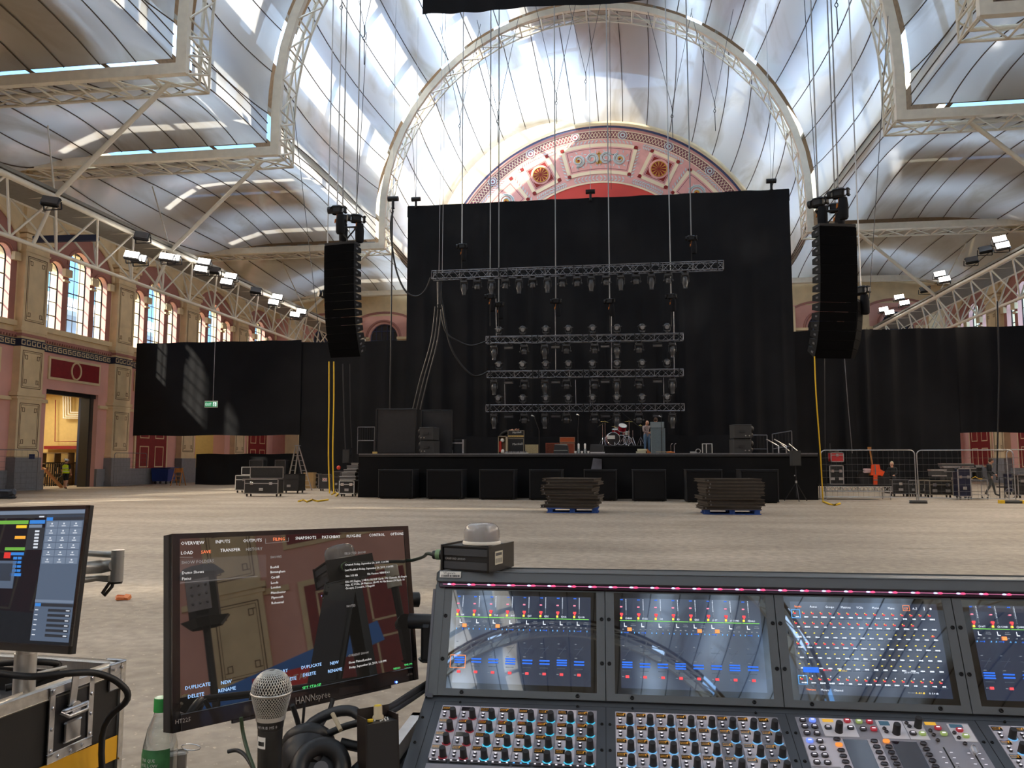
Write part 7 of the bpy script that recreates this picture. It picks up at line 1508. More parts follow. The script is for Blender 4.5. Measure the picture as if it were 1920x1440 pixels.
b = MB(Matrix.Translation((.008, .0, h + .007))); b.cyl((0, 0, .002), (0, 0, .014), .022, n=20); b.cyl((0, 0, .014), (0, 0, .02), .009, n=12); b.build('beacon_lamp', mat('reflector_grey', (.3, .28, .28), .25, metal=.6), t)
q = t.matrix_world if False else None
R_ = Matrix.Translation(t.location) @ Matrix.Rotation(radians(-17), 4, 'Z')
b = MB(R_); b.cyl((-w / 2 - .001, -.02, .024), (-w / 2 - .016, -.02, .024), .0095, n=14); b.cyl((-w / 2 - .016, -.02, .024), (-w / 2 - .034, -.021, .023), .0092, .008, n=14); b.build
t2 = thing('plug_connector', 'cable connector with green tape plugged into the talkback box', 'connector', (0, 0, 0)); b.build('connector_shell', DARKM, t2)
b = MB(R_); b.cyl((-w / 2 - .018, -.02, .024), (-w / 2 - .027, -.0205, .0238), .0097, n=14); b.build('green_tape', mat('green_tape', lin((120, 150, 110)), .6), t2)
e0 = R_ @ Vector((-w / 2 - .034, -.021, .023)); e1 = atY(772, 1051, 1.62); b = MB(); b.tube(smooth([e0, e0 + Vector((-.015, .01, .001)), (e0 + e1) / 2 + Vector((0, .01, .001)), e1, e1 + Vector((-.1, .05, -.03)), e1 + Vector((-.3, .3, -.35))]), .0033, 8); b.build('cable', mat('dark_green_cable', lin((40, 52, 40)), .5), t2)
b = MB(); b.lathe([(.014, 0), (.0145, .022), (.013, .024)], n=18); b.lathe([(.0155, -.022), (.0155, -.004)], n=18); o = b.build('plastic_stub', mat('white_cap', lin((214, 208, 190)), .5)); q = atY(837, 1068, 1.60); o.location = (q.x, 1.60, q.z - .003); tag(o, 'white round cap behind the console corner beneath the green taped connector', 'cap')
b = MB(); b.cyl((0, 0, 0), (0, 0, -.25), .008, n=8); o2 = b.build('stem', DARKM, o); o2.location = (0, 0, -.02)

# ================================================================ main monitor
MM = Matrix.Translation((-.5726, 1.4163, 1.3241)) @ Matrix.Rotation(.9793, 4, 'Z') @ Matrix.Rotation(-.1616, 4, 'X') @ Matrix.Rotation(.0336, 4, 'Y')
t = bpy.data.objects.new('computer_monitor', None); COL.objects.link(t); t.matrix_world = MM; tag(t, 'black wide monitor with menu text and reflections left of the console', 'monitor')
mon = t
BEZ = mat('monitor_bezel', (.014, .012, .012), .18, coat=1); BEZ2 = mat('monitor_lower_bezel', (.035, .028, .026), .12, coat=1, bump=0)  # lower bezel is browner: a reflection put into its colour
b = MB(); b.bx(-.25, .25, .004, .012, -.1518, .1518); b.bx(-.25, -.247, 0, .03, -.1518, .1518); b.build('back_shell', BLACKP, t)
b = MB(); b.bx(-.18, .18, .012, .04, -.11, .11, bev=.01); b.build('rear_housing', BLACKP, t)
b = MB(); b.bx(-.25, -.2375, -.001, .006, -.1518, .1518); b.bx(.2375, .25, -.001, .006, -.1518, .1518); b.bx(-.2375, .2375, -.001, .006, .1435, .1518); b.build('frame', BEZ, t)
b = MB(); b.bx(-.2375, .2375, -.002, .006, -.1518, -.1265, bev=.001); b.bx(-.15, .18, -.001, .004, -.157, -.1518); b.build('lower_bezel', BEZ2, t)
SG2 = lit_glass('monitor_screen_glass', (.004, .0035, .003), .28)
b = MB(); b.bx(-.2375, .2375, 0.0, .003, -.1265, .1435); b.build('screen', SG2, t)
inv = MM.inverted(); cl = inv @ CAMP
def mloc(px, py, inv_=None, cl_=None):
    iv = inv_ or inv; c0 = cl_ or cl; d = iv.to_3x3() @ ray(px, py); k = -(c0.y + .0006) / d.y; p = c0 + d * k; return p.x, p.z
TXT = mat('x', (0, 0, 0)); UT = {'w': glow('text_white', (.75, .72, .7), .75), 'g': glow('text_grey', (.5, .46, .44), .4), 'o': glow('text_orange', (1, .22, .08), .9), 'b': glow('text_blue', (.35, .6, 1), .9), 'gr': glow('text_green', (.1, .8, .2), .8)}
tb = {k: MB() for k in ('top_menu', 'folder_list', 'button_text', 'show_details')}
def mt(grp, s, px, py, size, c): 
    x, z = mloc(px, py); q = tb[grp]; q.use(UT[c]); q.text(s, size, Matrix.Translation((x, -.0006, z)) @ FRONT, sx=1.05)
for s, px, py, c in (('OVERVIEW', 339, 1022, 'w'), ('INPUTS', 404, 1019, 'w'), ('OUTPUTS', 456, 1017, 'w'), ('FILING', 512, 1014, 'o'), ('SNAPSHOTS', 554, 1012, 'w'), ('PATCHBAY', 604, 1010, 'w'), ('PLUG-INS', 650, 1008, 'w'), ('CONTROL', 692, 1006, 'w'), ('OPTIONS', 732, 1004, 'w')): mt('top_menu', s, px, py, .0078, c)
for s, px, py, c in (('LOAD', 339, 1040, 'w'), ('SAVE', 377, 1038, 'o'), ('TRANSFER', 413, 1035, 'w'), ('HISTORY', 461, 1033, 'g')): mt('top_menu', s, px, py, .0075, c)
for s, px, py, c, z in (('SHOW FOLDERS', 340, 1058, 'g', .0072), ('Demo Shows', 341, 1077, 'w', .0066), ('Pixies', 341, 1088, 'w', .0066), ('SHOWS', 507, 1047, 'g', .0062), ('Bexhill', 507, 1066, 'w', .006), ('Birmingham', 507, 1075, 'w', .006), ('Cardiff', 508, 1085, 'w', .006), ('Leeds', 508, 1095, 'w', .006), ('London', 508, 1104, 'w', .006), ('Manchester', 508, 1114, 'w', .006), ('Plymouth', 509, 1123, 'w', .006), ('Rehearsal', 509, 1133, 'w', .006)): mt('folder_list', s, px, py, z, c)
for s, px, py, c, z in (('SELECTED SHOW', 646, 1040, 'g', .0062), ('Created: Friday, September 20, 2019, 1:10 PM', 647, 1061, 'w', .0054), ('Last Modified: Friday, September 20, 2019, 1:10 PM', 647, 1071, 'w', .0054), ('Size: 313 KB', 648, 1082, 'w', .0054), ('File Version: VENUE 6.1', 689, 1078, 'w', .0054), ('E6L-192 Engine, 2 HDX-192 DSP Cards, 192 Channels, 32 Graphic', 648, 1093, 'w', .0054), ('EQs, 32 VCAs, 24 Matrices, LR+M, 96 Mix Busses (16 Input, 16', 648, 1099, 'w', .0054), ('Groups), 2 Local16, 3 Stage64', 648, 1105, 'w', .0054), ('NOTES', 650, 1139, 'g', .0062), ('CURRENT SHOW', 653, 1232, 'g', .0058), ('Show: Pixies/London', 654, 1245, 'w', .006), ('Friday, September 20, 2019, 1:10 PM', 655, 1254, 'w', .0056), ('NEDEO', 738, 1256, 'gr', .005), ('TIME: PM', 758, 1249, 'gr', .005), ('9:57:22', 759, 1256, 'gr', .005)): mt('show_details', s, px, py, z, c)
for s, px, py, c in (('DUPLICATE', 347, 1294, 'b'), ('DELETE', 352, 1310, 'b'), ('NEW', 414, 1284, 'b'), ('RENAME', 409, 1299, 'b'), ('IMPORT', 512, 1265, 'b'), ('DELETE', 530, 1279, 'b'), ('DUPLICATE', 565, 1255, 'b'), ('DELETE', 568, 1269, 'b'), ('NEW', 619, 1247, 'b'), ('RENAME', 615, 1262, 'b'), ('SET STAGE', 567, 1294, 'gr')): mt('button_text', s, px, py, .0078, c)
for k, q in tb.items(): q.build(k, None, t)
UL = lit_glass('ui_panel_grey', (.019, .017, .0165), .26); b = MB(); b.use(UL)
for x0, y0, x1, y1 in ((337, 1049, 500, 1082), (332, 1060, 335, 1061)):
    (a, c), (e, f) = mloc(x0, y0), mloc(x1, y1); b.quad((a, -.0003, f), (e, -.0003, f), (e, -.0003, c), (a, -.0003, c))
b.use(UT['g'])
for pts in (((337, 1045), (362, 1045)), ((337, 1093), (483, 1080)), ((498, 1010), (498, 1019)), ((498, 1019), (541, 1015)), ((541, 1008), (541, 1015))):
    (a, c), (e, f) = mloc(*pts[0]), mloc(*pts[1]); b.bar((a, -.0004, c), (e, -.0004, f), .0004)
b.build('ui_panels', None, t)
b = MB(); x, z = mloc(560, 1317); b.text('HANNspree', .0165, Matrix.Translation((x - .008, -.0026, z - .002)) @ FRONT, sx=.85); b.build('maker_lettering', mat('bezel_print', (.42, .38, .34), .5), t); b = MB(); x, z = mloc(327, 1358); b.text('HT225', .009, Matrix.Translation((x, -.0026, z)) @ FRONT); b.build('type_lettering', mat('bezel_print', 0), t); b = MB(); x, z = mloc(765, 1267); b.text('HDMI', .006, Matrix.Translation((x - .005, -.0026, z)) @ FRONT); b.build('port_lettering', mat('bezel_print', 0), t)
b = MB(); x, z = mloc(742, 1279); b.ball((x, -.003, z), .0022, 8); b.build('power_light', glow('blue_led', (.1, .2, 1), 4), t)
# arm from the console
b = MB(); b.tube([(.19, .04, .0), (.26, .06, .005), (.30, .04, .0)], .016, 10); b.build('support_arm', BLACKP, t)
t = thing('monitor_bracket', 'black bracket holding the wide monitor at the console side', 'bracket', (0, 0, 0)); p = atY(795, 1165, 1.60); b = MB(); b.cyl(p + Vector((-.03, 0, 0)), p + Vector((.05, 0, 0)), .015, n=12); b.build('cross_tube', BLACKP, t); b = MB(); b.box(p + Vector((.008, 0, -.04)), (.036, .04, .075), bev=.006); b.build('clamp_block', BLACKP, t)

# ================================================================ left monitor on the flight case
ML = Matrix.Translation((-1.4894, 1.7579, 1.3248)) @ Matrix.Rotation(-.2296, 4, 'Z') @ Matrix.Rotation(-.122, 4, 'X') @ Matrix.Rotation(-.0374, 4, 'Y')
t = bpy.data.objects.new('computer_monitor', None); COL.objects.link(t); t.matrix_world = ML; tag(t, 'dark monitor with blue control panel on the flight case at far left', 'monitor')
b = MB(); b.bx(-.265, .265, .003, .014, -.165, .165); b.bx(-.15, .15, .014, .05, -.1, .1, bev=.01); b.build('back_shell', BLACKP, t)
b = MB(); b.bx(-.265, -.2575, -.001, .004, -.165, .165); b.bx(.2575, .265, -.001, .004, -.165, .165); b.bx(-.265, .265, -.001, .004, .1575, .165); b.bx(-.265, .265, -.001, .004, -.165, -.148); b.build('frame', BEZ, t)
SG3 = lit_glass('left_screen_glass', (.006, .0065, .008), .10); b = MB(); b.bx(-.2575, .2575, 0, .002, -.148, .1575); b.build('screen', SG3, t)
iv2 = ML.inverted(); c2 = iv2 @ CAMP
PN = {'slate': glow('panel_slate', lin((74, 88, 108)), .85), 'mid': glow('panel_mid', lin((104, 118, 138)), .85), 'lite': glow('panel_light', lin((120, 136, 160)), .85), 'dk': glow('panel_dark', lin((34, 38, 46)), .85), 'bl': glow('panel_blue', lin((44, 120, 200)), .85), 'gn': glow('panel_green', lin((100, 160, 60)), .85), 'yl': glow('panel_yellow', lin((232, 190, 40)), .85), 'or': glow('panel_orange', lin((230, 160, 50)), .85), 'rd': glow('panel_red', lin((206, 44, 40)), .85), 'wt': glow('panel_white', lin((200, 206, 216)), .85)}
b = MB()
def pr_(m, x0, y0, x1, y1, k=1):
    (a, c) = mloc(x0 / 2.825, 930 + y0 / 2.825, iv2, c2); (e, f) = mloc(x1 / 2.825, 930 + y1 / 2.825, iv2, c2); b.use(PN[m]); y = -.0005 * k; b.quad((a, y, min(c, f)), (e, y, min(c, f)), (e, y, max(c, f)), (a, y, max(c, f)))
T = lambda x: mloc(x[0] / 2.825, 930 + x[1] / 2.825, iv2, c2)
x_r, _ = T((440, 70)); xl, zt_ = T((248, 100)); _, zb2 = T((160, 765)); b.use(PN['slate']); b.quad((xl, -.0004, zb2), (.2555, -.0004, zb2), (.2555, -.0004, zt_), (xl, -.0004, zt_)); b.use(PN['dk']); b.quad((-.25, -.0004, .138), (.2555, -.0004, .138), (.2555, -.0004, .1565), (-.25, -.0004, .1565)); b.use(PN['mid']); b.quad((-.25, -.0005, .146), (.2555, -.0005, .146), (.2555, -.0005, .155), (-.25, -.0005, .155))
w_ = .2555 - xl
for r_ in range(6):
    for c_ in range(3): x0 = xl + .004 + (w_ - .006) * c_ / 3; z0 = zt_ - .030 - .0165 * r_; b.use(PN['mid']); b.quad((x0, -.0008, z0), (x0 + (w_ - .012) / 3, -.0008, z0), (x0 + (w_ - .012) / 3, -.0008, z0 + .0145), (x0, -.0008, z0 + .0145)); b.use(PN['wt']); b.quad((x0 + .011, -.001, z0 + .003), (x0 + .024, -.001, z0 + .003), (x0 + .024, -.001, z0 + .0048), (x0 + .011, -.001, z0 + .0048)); b.quad((x0 + .015, -.001, z0 + .0075), (x0 + .02, -.001, z0 + .0075), (x0 + .02, -.001, z0 + .011), (x0 + .015, -.001, z0 + .011))
b.use(PN['bl']); b.quad((xl + .002, -.0008, zt_ - .014), (xl + .022, -.0008, zt_ - .014), (xl + .022, -.0008, zt_ - .006), (xl + .002, -.0008, zt_ - .006)); b.use(PN['dk']); b.quad((xl + .022, -.0008, zt_ - .013), (.2555, -.0008, zt_ - .013), (.2555, -.0008, zt_ - .006), (xl + .022, -.0008, zt_ - .006))
zz = zb2 + .085; b.use(PN['mid']); b.quad((xl, -.0008, zz), (.2555, -.0008, zz), (.2555, -.0008, zz + .006), (xl, -.0008, zz + .006)); b.use(PN['bl']); b.quad((xl + .002, -.0008, zz - .009), (xl + .02, -.0008, zz - .009), (xl + .02, -.0008, zz - .002), (xl + .002, -.0008, zz - .002)); b.use(PN['dk']); b.quad((xl + .02, -.0008, zz - .009), (.2555, -.0008, zz - .009), (.2555, -.0008, zz - .002), (xl + .02, -.0008, zz - .002))
for k in range(6): b.use(PN['wt']); z0 = zz - .018 - .011 * k; b.quad((xl + .004, -.0009, z0), (xl + .014, -.0009, z0), (xl + .014, -.0009, z0 + .002), (xl + .004, -.0009, z0 + .002)); b.use(PN['dk']); b.quad((xl + .045, -.0009, z0 - .002), (.25, -.0009, z0 - .002), (.25, -.0009, z0 + .004), (xl + .045, -.0009, z0 + .004)); b.use(PN['wt']); b.quad((.236, -.001, z0), (.247, -.001, z0), (.247, -.001, z0 + .0025), (.236, -.001, z0 + .0025))
for m, x0, y0, x1, y1 in (('gn', -60, 132, 150, 148), ('yl', 88, 155, 141, 170), ('or', 80, 212, 134, 227), ('gn', 28, 272, 131, 288), ('rd', 24, 298, 54, 330), ('bl', 160, 128, 238, 146), ('mid', 156, 152, 222, 168), ('bl', 60, 298, 126, 314), ('dk', 150, 168, 222, 285), ('slate', -60, 342, 66, 490), ('bl', 54, 408, 110, 425), ('dk', -20, 356, 56, 450)): pr_(m, x0, y0, x1, y1, 2)
for r_ in range(4): 
    for c_ in range(2): pr_('bl', 72 + 24 * c_ - 2 * r_, 322 + 22 * r_, 90 + 24 * c_ - 2 * r_, 336 + 22 * r_, 2)
for r_ in range(6): pr_('wt', 188 - 2 * r_, 182 + 17 * r_, 210 - 2 * r_, 192 + 17 * r_, 3)
pr_('wt', 210, 106, 236, 113, 3)
b.build('display_panels', None, t)
# flight case
CR = radians(-5); t = thing('flight_case', 'open black flight case with yellow stripe and butterfly latch at lower left', 'case', (-1.369, 2.094, 0), CR)
b = MB(); b.bx(-.95, -.012, -.95, -.9, .1, 1.04); b.bx(-.025, -.006, -.95, -.01, .1, 1.03); b.bx(-.95, -.012, -.02, -.004, .1, 1.03); b.bx(-.95, -.02, -.95, -.02, .1, .93); b.build('body', mat('case_black_laminate', (.014, .013, .012), .5, bump=.3, scale=120), t)
b = MB(); b.bx(-.03, .002, -.95, .002, 1.02, 1.055, bev=.004); b.bx(-.95, .002, -.03, .002, 1.02, 1.055, bev=.004); b.bx(-.016, .002, -.016, .002, .1, 1.05); b.build('aluminium_edge', mat('brushed_aluminium', (.62, .60, .56), .35, metal=.8, var=.15, scale=60, stretch=(20, 1, 1)), t)
b = MB(); b.bx(-.004, .004, -.062, .004, .985, 1.057, bev=.003); b.bx(-.062, .004, -.004, .005, .985, 1.057, bev=.003); cn = b.build('corner_bracket', ALU, t); b = MB(); [b.cyl((.003, y, z), (.0075, y, z), .004, n=8) for y, z in ((-.015, 1.04), (-.045, 1.04), (-.015, 1.005), (-.012, .93), (-.012, .80))]; b.build('rivet', CHROME, cn)
b = MB(); b.bx(-.001, .0006, -.95, -.018, .86, .925) if False else b.quad((.0, -.9, .83), (.0, -.018, .80), (.0, -.018, .862), (.0, -.9, .893)); b.build('yellow_stripe', mat('yellow_vinyl', lin((236, 176, 30)), .45), t)
b = MB(); ly = -.19; b.bx(-.001, .0035, ly - .075, ly + .075, .85, 1.05, bev=.0015) if False else None
for y0, y1, z0, z1 in ((ly - .075, ly - .055, .885, 1.045), (ly + .055, ly + .075, .885, 1.045), (ly - .075, ly + .075, .87, .893), (ly - .075, ly + .075, 1.03, 1.05)): b.bx(-.002, .004, y0, y1, z0, z1, bev=.001)
lt = b.build('butterfly_latch', mat('zinc', (.6, .6, .62), .28, metal=1, var=.15, scale=30), t)
b = MB(); b.bx(-.012, -.0015, ly - .056, ly + .056, .893, 1.03); b.build('latch_recess', mat('recess_dark', (.05, .05, .055), .4, metal=.6), lt)
b = MB(); b.bx(.001, .012, ly - .03, ly + .03, .905, .955, bev=.003); b.box((.012, ly, .985), (.012, .09, .012), bev=.003); b.cyl((.004, ly, .985), (.016, ly, .985), .016, n=14); b.box((.012, ly - .008, 1.03), (.008, .03, .075), (0, 0.1, 0), bev=.002); b.tube([(.008, ly - .045, .985), (.02, ly - .03, .972), (.02, ly + .03, .972), (.008, ly + .045, .985)], .005, 6); b.build('twist_handle', mat('zinc', 0), lt)
b = MB(); [b.ball((.004, y, z), .005, 8, (.5, 1, 1)) for y in (ly - .065, ly + .065) for z in (.9, .95, 1.0, 1.04)]; [b.ball((.004, y, .88), .005, 8, (.5, 1, 1)) for y in (ly - .04, ly, ly + .04)]; b.build('rivet', CHROME, lt)
# things inside the case: stand post, cables, small desk
b = MB(); b.use(mat('silver_post', (.62, .60, .56), .35, metal=.7)); q = atY(45, 1290, 1.80); b.cyl((0, 0, -.05), (0, 0, .16), .0245, n=24); b.cyl((0, 0, .10), (0, 0, .19), .0215, n=24); o = b.build('monitor_post', None); o.location = (q.x, q.y, .98); tag(o, 'silver round post carrying the far left monitor', 'stand')
b = MB(); b.bx(-.42, .33, -.2, .22, 0, .02); b.bx(-.3, .2, -.28, .2, .02, .05, bev=.01); o = b.build('case_plate', BLACKP); o.location = (-1.80, 1.86, .935); tag(o, 'black plate and small desk lying inside the open flight case', 'desk plate')
cbl = smooth([atY(0, 1262, 1.75), atY(60, 1268, 1.75), atY(130, 1262, 1.80), atY(180, 1262, 1.86), atY(222, 1280, 1.9), atY(238, 1312, 1.92), Vector((-1.33, 1.95, .9)), Vector((-1.33, 2.0, .6))]); wire('thick_black_cable', 'thick black cable looping out over the open flight case corner', cbl, .0085)
wire('black_cable', 'black cable coiled behind the silver post in the case', smooth([atY(-20, 1245, 1.9), atY(60, 1240, 1.9), atY(110, 1247, 1.95), atY(70, 1275, 1.9), atY(10, 1290, 1.85)]), .009)
wire('white_cable', 'white tipped cable lying in the open flight case', [atY(70, 1262, 1.80), atY(125, 1250, 1.85)], .004, WHP)
# articulated silver arm
SIL = mat('silver_arm_paint', lin((168, 166, 160)), .35, metal=.5); t = thing('articulated_mount', 'silver articulated monitor arm behind the far left monitor', 'arm', (0, 0, 0)); Ya = 1.95
b = MB(); j = atY(220, 1060, Ya); b.cyl((j.x, Ya, atY(220, 1090, Ya).z), (j.x, Ya, atY(220, 1031, Ya).z), .0155, n=18); b.cyl((j.x, Ya, atY(220, 1044, Ya).z), (j.x, Ya, atY(220, 1042, Ya).z), .0165, n=18); b.build('pivot', SIL, t)
b = MB(); b.tube([atY(214, 1040, Ya), atY(190, 1039, Ya), atY(110, 1033, Ya - .12)], [.009, .008, .008], 10); b.tube([atY(205, 1085, Ya), atY(180, 1084, Ya), atY(110, 1094, Ya - .12)], [.009, .008, .01], 10); b.build('outer_arm', SIL, t)
b = MB(); b.tube([atY(212, 1060, Ya - .01), atY(190, 1062, Ya), atY(155, 1065, Ya - .05), atY(100, 1068, Ya - .12)], [.014, .018, .016, .014], 10); b.build('inner_arm', SIL, t)
b = MB(); b.tube([atY(228, 1091, Ya), atY(205, 1093, Ya), atY(192, 1112, Ya), atY(196, 1116, Ya), atY(210, 1100, Ya), atY(212, 1093, Ya)], .0045, 8); b.build('cable_clip', mat('dark_clip', (.05, .045, .04), .4), t)
b = MB(); b.tube([atY(110, 1068, Ya - .12), Vector((-1.50, 1.80, 1.30))], .015, 8); b.build('mount', SIL, t)

# ================================================================ microphone, bottle, headphones, control box
q = atY(509, 1293, 1.0); t = thing('microphone', 'silver mesh ball microphone with black body in front of the wide monitor', 'microphone', (q.x, q.y, q.z))
def mesh_head_mat():
    m = bpy.data.materials.new('silver_wire_mesh'); m.use_nodes = True; nt = m.node_tree; b = nt.nodes['Principled BSDF']; b.inputs['Metallic'].default_value = .75; b.inputs['Roughness'].default_value = .35
    tc = nt.nodes.new('ShaderNodeTexCoord'); br = nt.nodes.new('ShaderNodeTexVoronoi'); br.inputs['Scale'].default_value = 330; nt.links.new(tc.outputs['Object'], br.inputs['Vector'])
    cr = nt.nodes.new('ShaderNodeValToRGB'); cr.color_ramp.elements[0].position = .25; cr.color_ramp.elements[0].color = (.01, .01, .01, 1); cr.color_ramp.elements[1].position = .42; cr.color_ramp.elements[1].color = (.75, .72, .66, 1); nt.links.new(br.outputs['Distance'], cr.inputs[0]); nt.links.new(cr.outputs[0], b.inputs['Base Color']); return m
DKB = mat('mesh_inner_dark', (.012, .012, .012), .8); MW = mat('mesh_wire_silver', lin((200, 197, 190)), .3, metal=.85)
R0 = .0246
b = MB(); b.ball((0, 0, 0), R0 * .955, 28, (1, 1, 1.0)); b.lathe([(.016, -.034), (.021, -.020), (R0 * .95, -.006)], n=24); b.build('inner_foam', DKB, t)
b = MB()
def onhead(th, z):   # z from -1.35 to 1
    if z > -.1: r = R0 * sqrt(max(0, 1 - z * z)); return Vector((r * cos(th), r * sin(th), R0 * z))
    u = (z + .1) / -1.25; r = R0 * (1 - .30 * u ** 1.3); return Vector((r * cos(th), r * sin(th), R0 * z))
NW = 40
for k in range(NW):
    for s in (-1, 1):
        pts = []
        for i in range(15): ph = -1.30 + 2.28 * i / 14; pts.append(onhead(2 * pi * k / NW + s * (i * .135), min(.985, ph if ph < -.1 else sin((ph + .1) / 1.08 * pi / 2 * .985 - .1))))
        b.tube(pts, .0006, 4)
b.build('wire_grille', MW, t)
b = MB(); b.tube([(R0 * 1.0 * cos(a), R0 * 1.0 * sin(a), -.003) for a in [k * pi / 16 for k in range(32)]], .0017, 6, closed=True); b.lathe([(.0185, -.036), (.0185, -.031)], n=24); b.build('grille_band', MW, t)
b = MB(); b.lathe([(.0160, -.046), (.0172, -.037), (.0178, -.036)], n=24); b.lathe([(.0150, -.0475), (.0150, -.046)], n=24); b.lathe([(.0135, -.16), (.0150, -.075), (.0155, -.0475)], n=24); b.build('body', mat('worn_black_body', (.014, .013, .012), .4, var=.8, scale=40), t)
b = MB(); 
for s, a0 in (('SHURE', -2.25), ('SM58', -1.35)):
    for i, ch in enumerate(s): a = a0 + .21 * i; b.text(ch, .0048, Matrix.Rotation(a + pi / 2, 4, 'Z') @ Matrix.Translation((-.0015, -.0178, -.0435)) @ FRONT)
b.build('collar_lettering', mat('grey_print', 0), t)
b = MB(); b.lathe([(.0162, -.1015), (.0158, -.080)], n=24); b.build
b2 = MB(); vs = []
for i in range(8):
    a = -2.35 + .12 * i
    for z in (-.068, -.054): vs.append((.0158 * cos(a), .0158 * sin(a), z))
b2.add(vs, [(2 * i, 2 * i + 2, 2 * i + 3, 2 * i + 1) for i in range(7)]); lb = b2.build('white_sticker', WHP, t); b2 = MB()
for i in range(5): a = -2.15 + .12 * i; b2.box((.0160 * cos(a), .0160 * sin(a), -.062), (.0006, .0013, .005), (0, 0, a))
b2.build('sticker_print', DKB, lb)
t2 = thing('microphone_clip', 'black clip and stand holding the silver microphone', 'microphone clip', (q.x, q.y, q.z - .125)); b = MB(); b.lathe([(.017, -.05), (.018, 0), (.0165, .008)], n=20); b.build('clip_sleeve', DARKM, t2); b = MB(); b.cyl((0, 0, -.05), (0, 0, -.55), .009, n=10); b.build('stand_tube', DARKM, t2)
wire('green_cable', 'dark green cable rising beside the microphone', smooth([atY(452, 1345, 1.12), atY(456, 1375, 1.12), atY(465, 1410, 1.1), atY(478, 1450, 1.08), atY(480, 1500, 1.08)]), .0028, mat('green_cable', lin((44, 62, 36)), .5)); wire('black_cable', 'black cable arching on the floor side left of the microphone', smooth([atY(427, 1409, 1.15), atY(445, 1407, 1.15), atY(462, 1420, 1.13), atY(480, 1450, 1.1)]), .003)
# bottle
q = atY(301, 1390, 1.46); t = thing('water_bottle', 'clear plastic water bottle with green cap behind the wide monitor corner', 'bottle', (q.x, q.y, atY(301, 1307, 1.46).z - .215))
CLR_ = bpy.data.materials.new('clear_pet'); CLR_.use_nodes = True; nt = CLR_.node_tree; nt.nodes.clear(); o_ = nt.nodes.new('ShaderNodeOutputMaterial'); t_ = nt.nodes.new('ShaderNodeBsdfTransparent'); g_ = nt.nodes.new('ShaderNodeBsdfGlossy'); m_ = nt.nodes.new('ShaderNodeMixShader'); lw = nt.nodes.new('ShaderNodeLayerWeight'); lw.inputs[0].default_value = .35
t_.inputs[0].default_value = (.88, .92, .93, 1); g_.inputs['Roughness'].default_value = .06; nt.links.new(lw.outputs['Facing'], m_.inputs[0]); nt.links.new(t_.outputs[0], m_.inputs[1]); nt.links.new(g_.outputs[0], m_.inputs[2]); nt.links.new(m_.outputs[0], o_.inputs[0])
b = MB(); b.lathe([(.026, .001), (.030, .004), (.0315, .02), (.029, .028), (.0315, .036), (.029, .046), (.0315, .056), (.0295, .064), (.0315, .074), (.0315, .115), (.030, .130), (.024, .158), (.0145, .182), (.013, .188), (.013, .200)], n=32); b.build('body', CLR_, t)
b = MB(); b.lathe([(.0145, .190), (.0145, .213), (.0135, .215)], n=24); b.build('cap', mat('green_cap', lin((40, 160, 70)), .35, coat=.3), t)
b = MB(); vs = []
for i in range(20):
    a = -2.75 + i * .12
    for z in (.085, .128): vs.append((.0320 * cos(a), .0320 * sin(a), z - (.012 if (z > .1 and i < 4) else 0)))
b.add(vs, [(2 * i, 2 * i + 2, 2 * i + 3, 2 * i + 1) for i in range(19)]); lb = b.build('label', mat('green_label', lin((70, 130, 80)), .5, var=.4, scale=30), t)
b = MB(); 
for r_, s in enumerate(('UNIQUE', 'HOLLOW', 'CONTENT')):
    for i, ch in enumerate(s): a = -2.2 + .17 * i; b.text(ch, .0085, Matrix.Rotation(a + pi / 2, 4, 'Z') @ Matrix.Translation((-.002, -.0325, .107 - .009 * r_)) @ FRONT)
b.build('label_text', WHP, lb)
zt0 = t.location.z; b = MB(); b.box((0, 0, 0), (.36, .5, .5), bev=.01); o = b.build('small_case', WOODB); o.location = (q.x - .04, q.y - .16, zt0 - .251); tag(o, 'black case carrying the water bottle below the picture edge', 'case')
b = MB(); b.cyl((0, 0, 0), (0, 0, -.6), .02, n=8); o2 = b.build('leg', DARKM, o); o2.location = (0, 0, -.1)
q = atY(340, 1408, 1.5); t = thing('clip_box', 'small silver tin with wire clip right of the water bottle', 'tin', (q.x + .0, q.y, zt0)); b = MB(Matrix.Rotation(.6, 4, 'Z')); b.box((-.01, 0, q.z - zt0 - .018), (.045, .03, .036), bev=.003); b.bx(-.028, .008, -.012, .012, 0, q.z - zt0 - .036); b.build('box_body', mat('pale_tin', lin((176, 170, 160)), .5, metal=.3), t); b = MB(); b.tube([(.0 + .02 * cos(a) + .014, .01, q.z - zt0 + .004 + .006 * sin(a)) for a in [k * pi / 6 for k in range(12)]], .001, 5, closed=True); b.build('wire_clip', CHROME, t)
# headphones
q = atY(598, 1418, 1.14); t = thing('headphones', 'black padded headphones lying below the wide monitor', 'headphones', (q.x, q.y, q.z)); PADM = mat('wrinkled_black_leatherette', (.012, .012, .013), .42, bump=.5, scale=60)
def ear(c, ax, r, nm):
    c, ax = Vector(c), Vector(ax).normalized(); x_ = ax.orthogonal().normalized(); y_ = ax.cross(x_); b = MB(); b.tube([c + (x_ * cos(a * pi / 14) + y_ * sin(a * pi / 14)) * r for a in range(28)], r * .42, 12, closed=True); o = b.build(nm, PADM, t)
    b = MB(); b.cyl(c - ax * .02, c - ax * .006, r * .8, n=20); b.lathe([(r * 1.35, -.012), (r * 1.3, -.03), (r * .9, -.045)], c, ax, 24); b.build('ear_shell', BLACKP, o); b = MB(); b.cyl(c - ax * .007, c - ax * .002, r * .35, n=16); b.build('driver_mesh', mat('driver_grey', (.14, .14, .15), .5), o)
ear((.008, -.012, -.012), (.35, -.8, .5), .030, 'ear_pad'); ear((-.03, .035, .002), (-.2, .7, .4), .028, 'ear_pad')
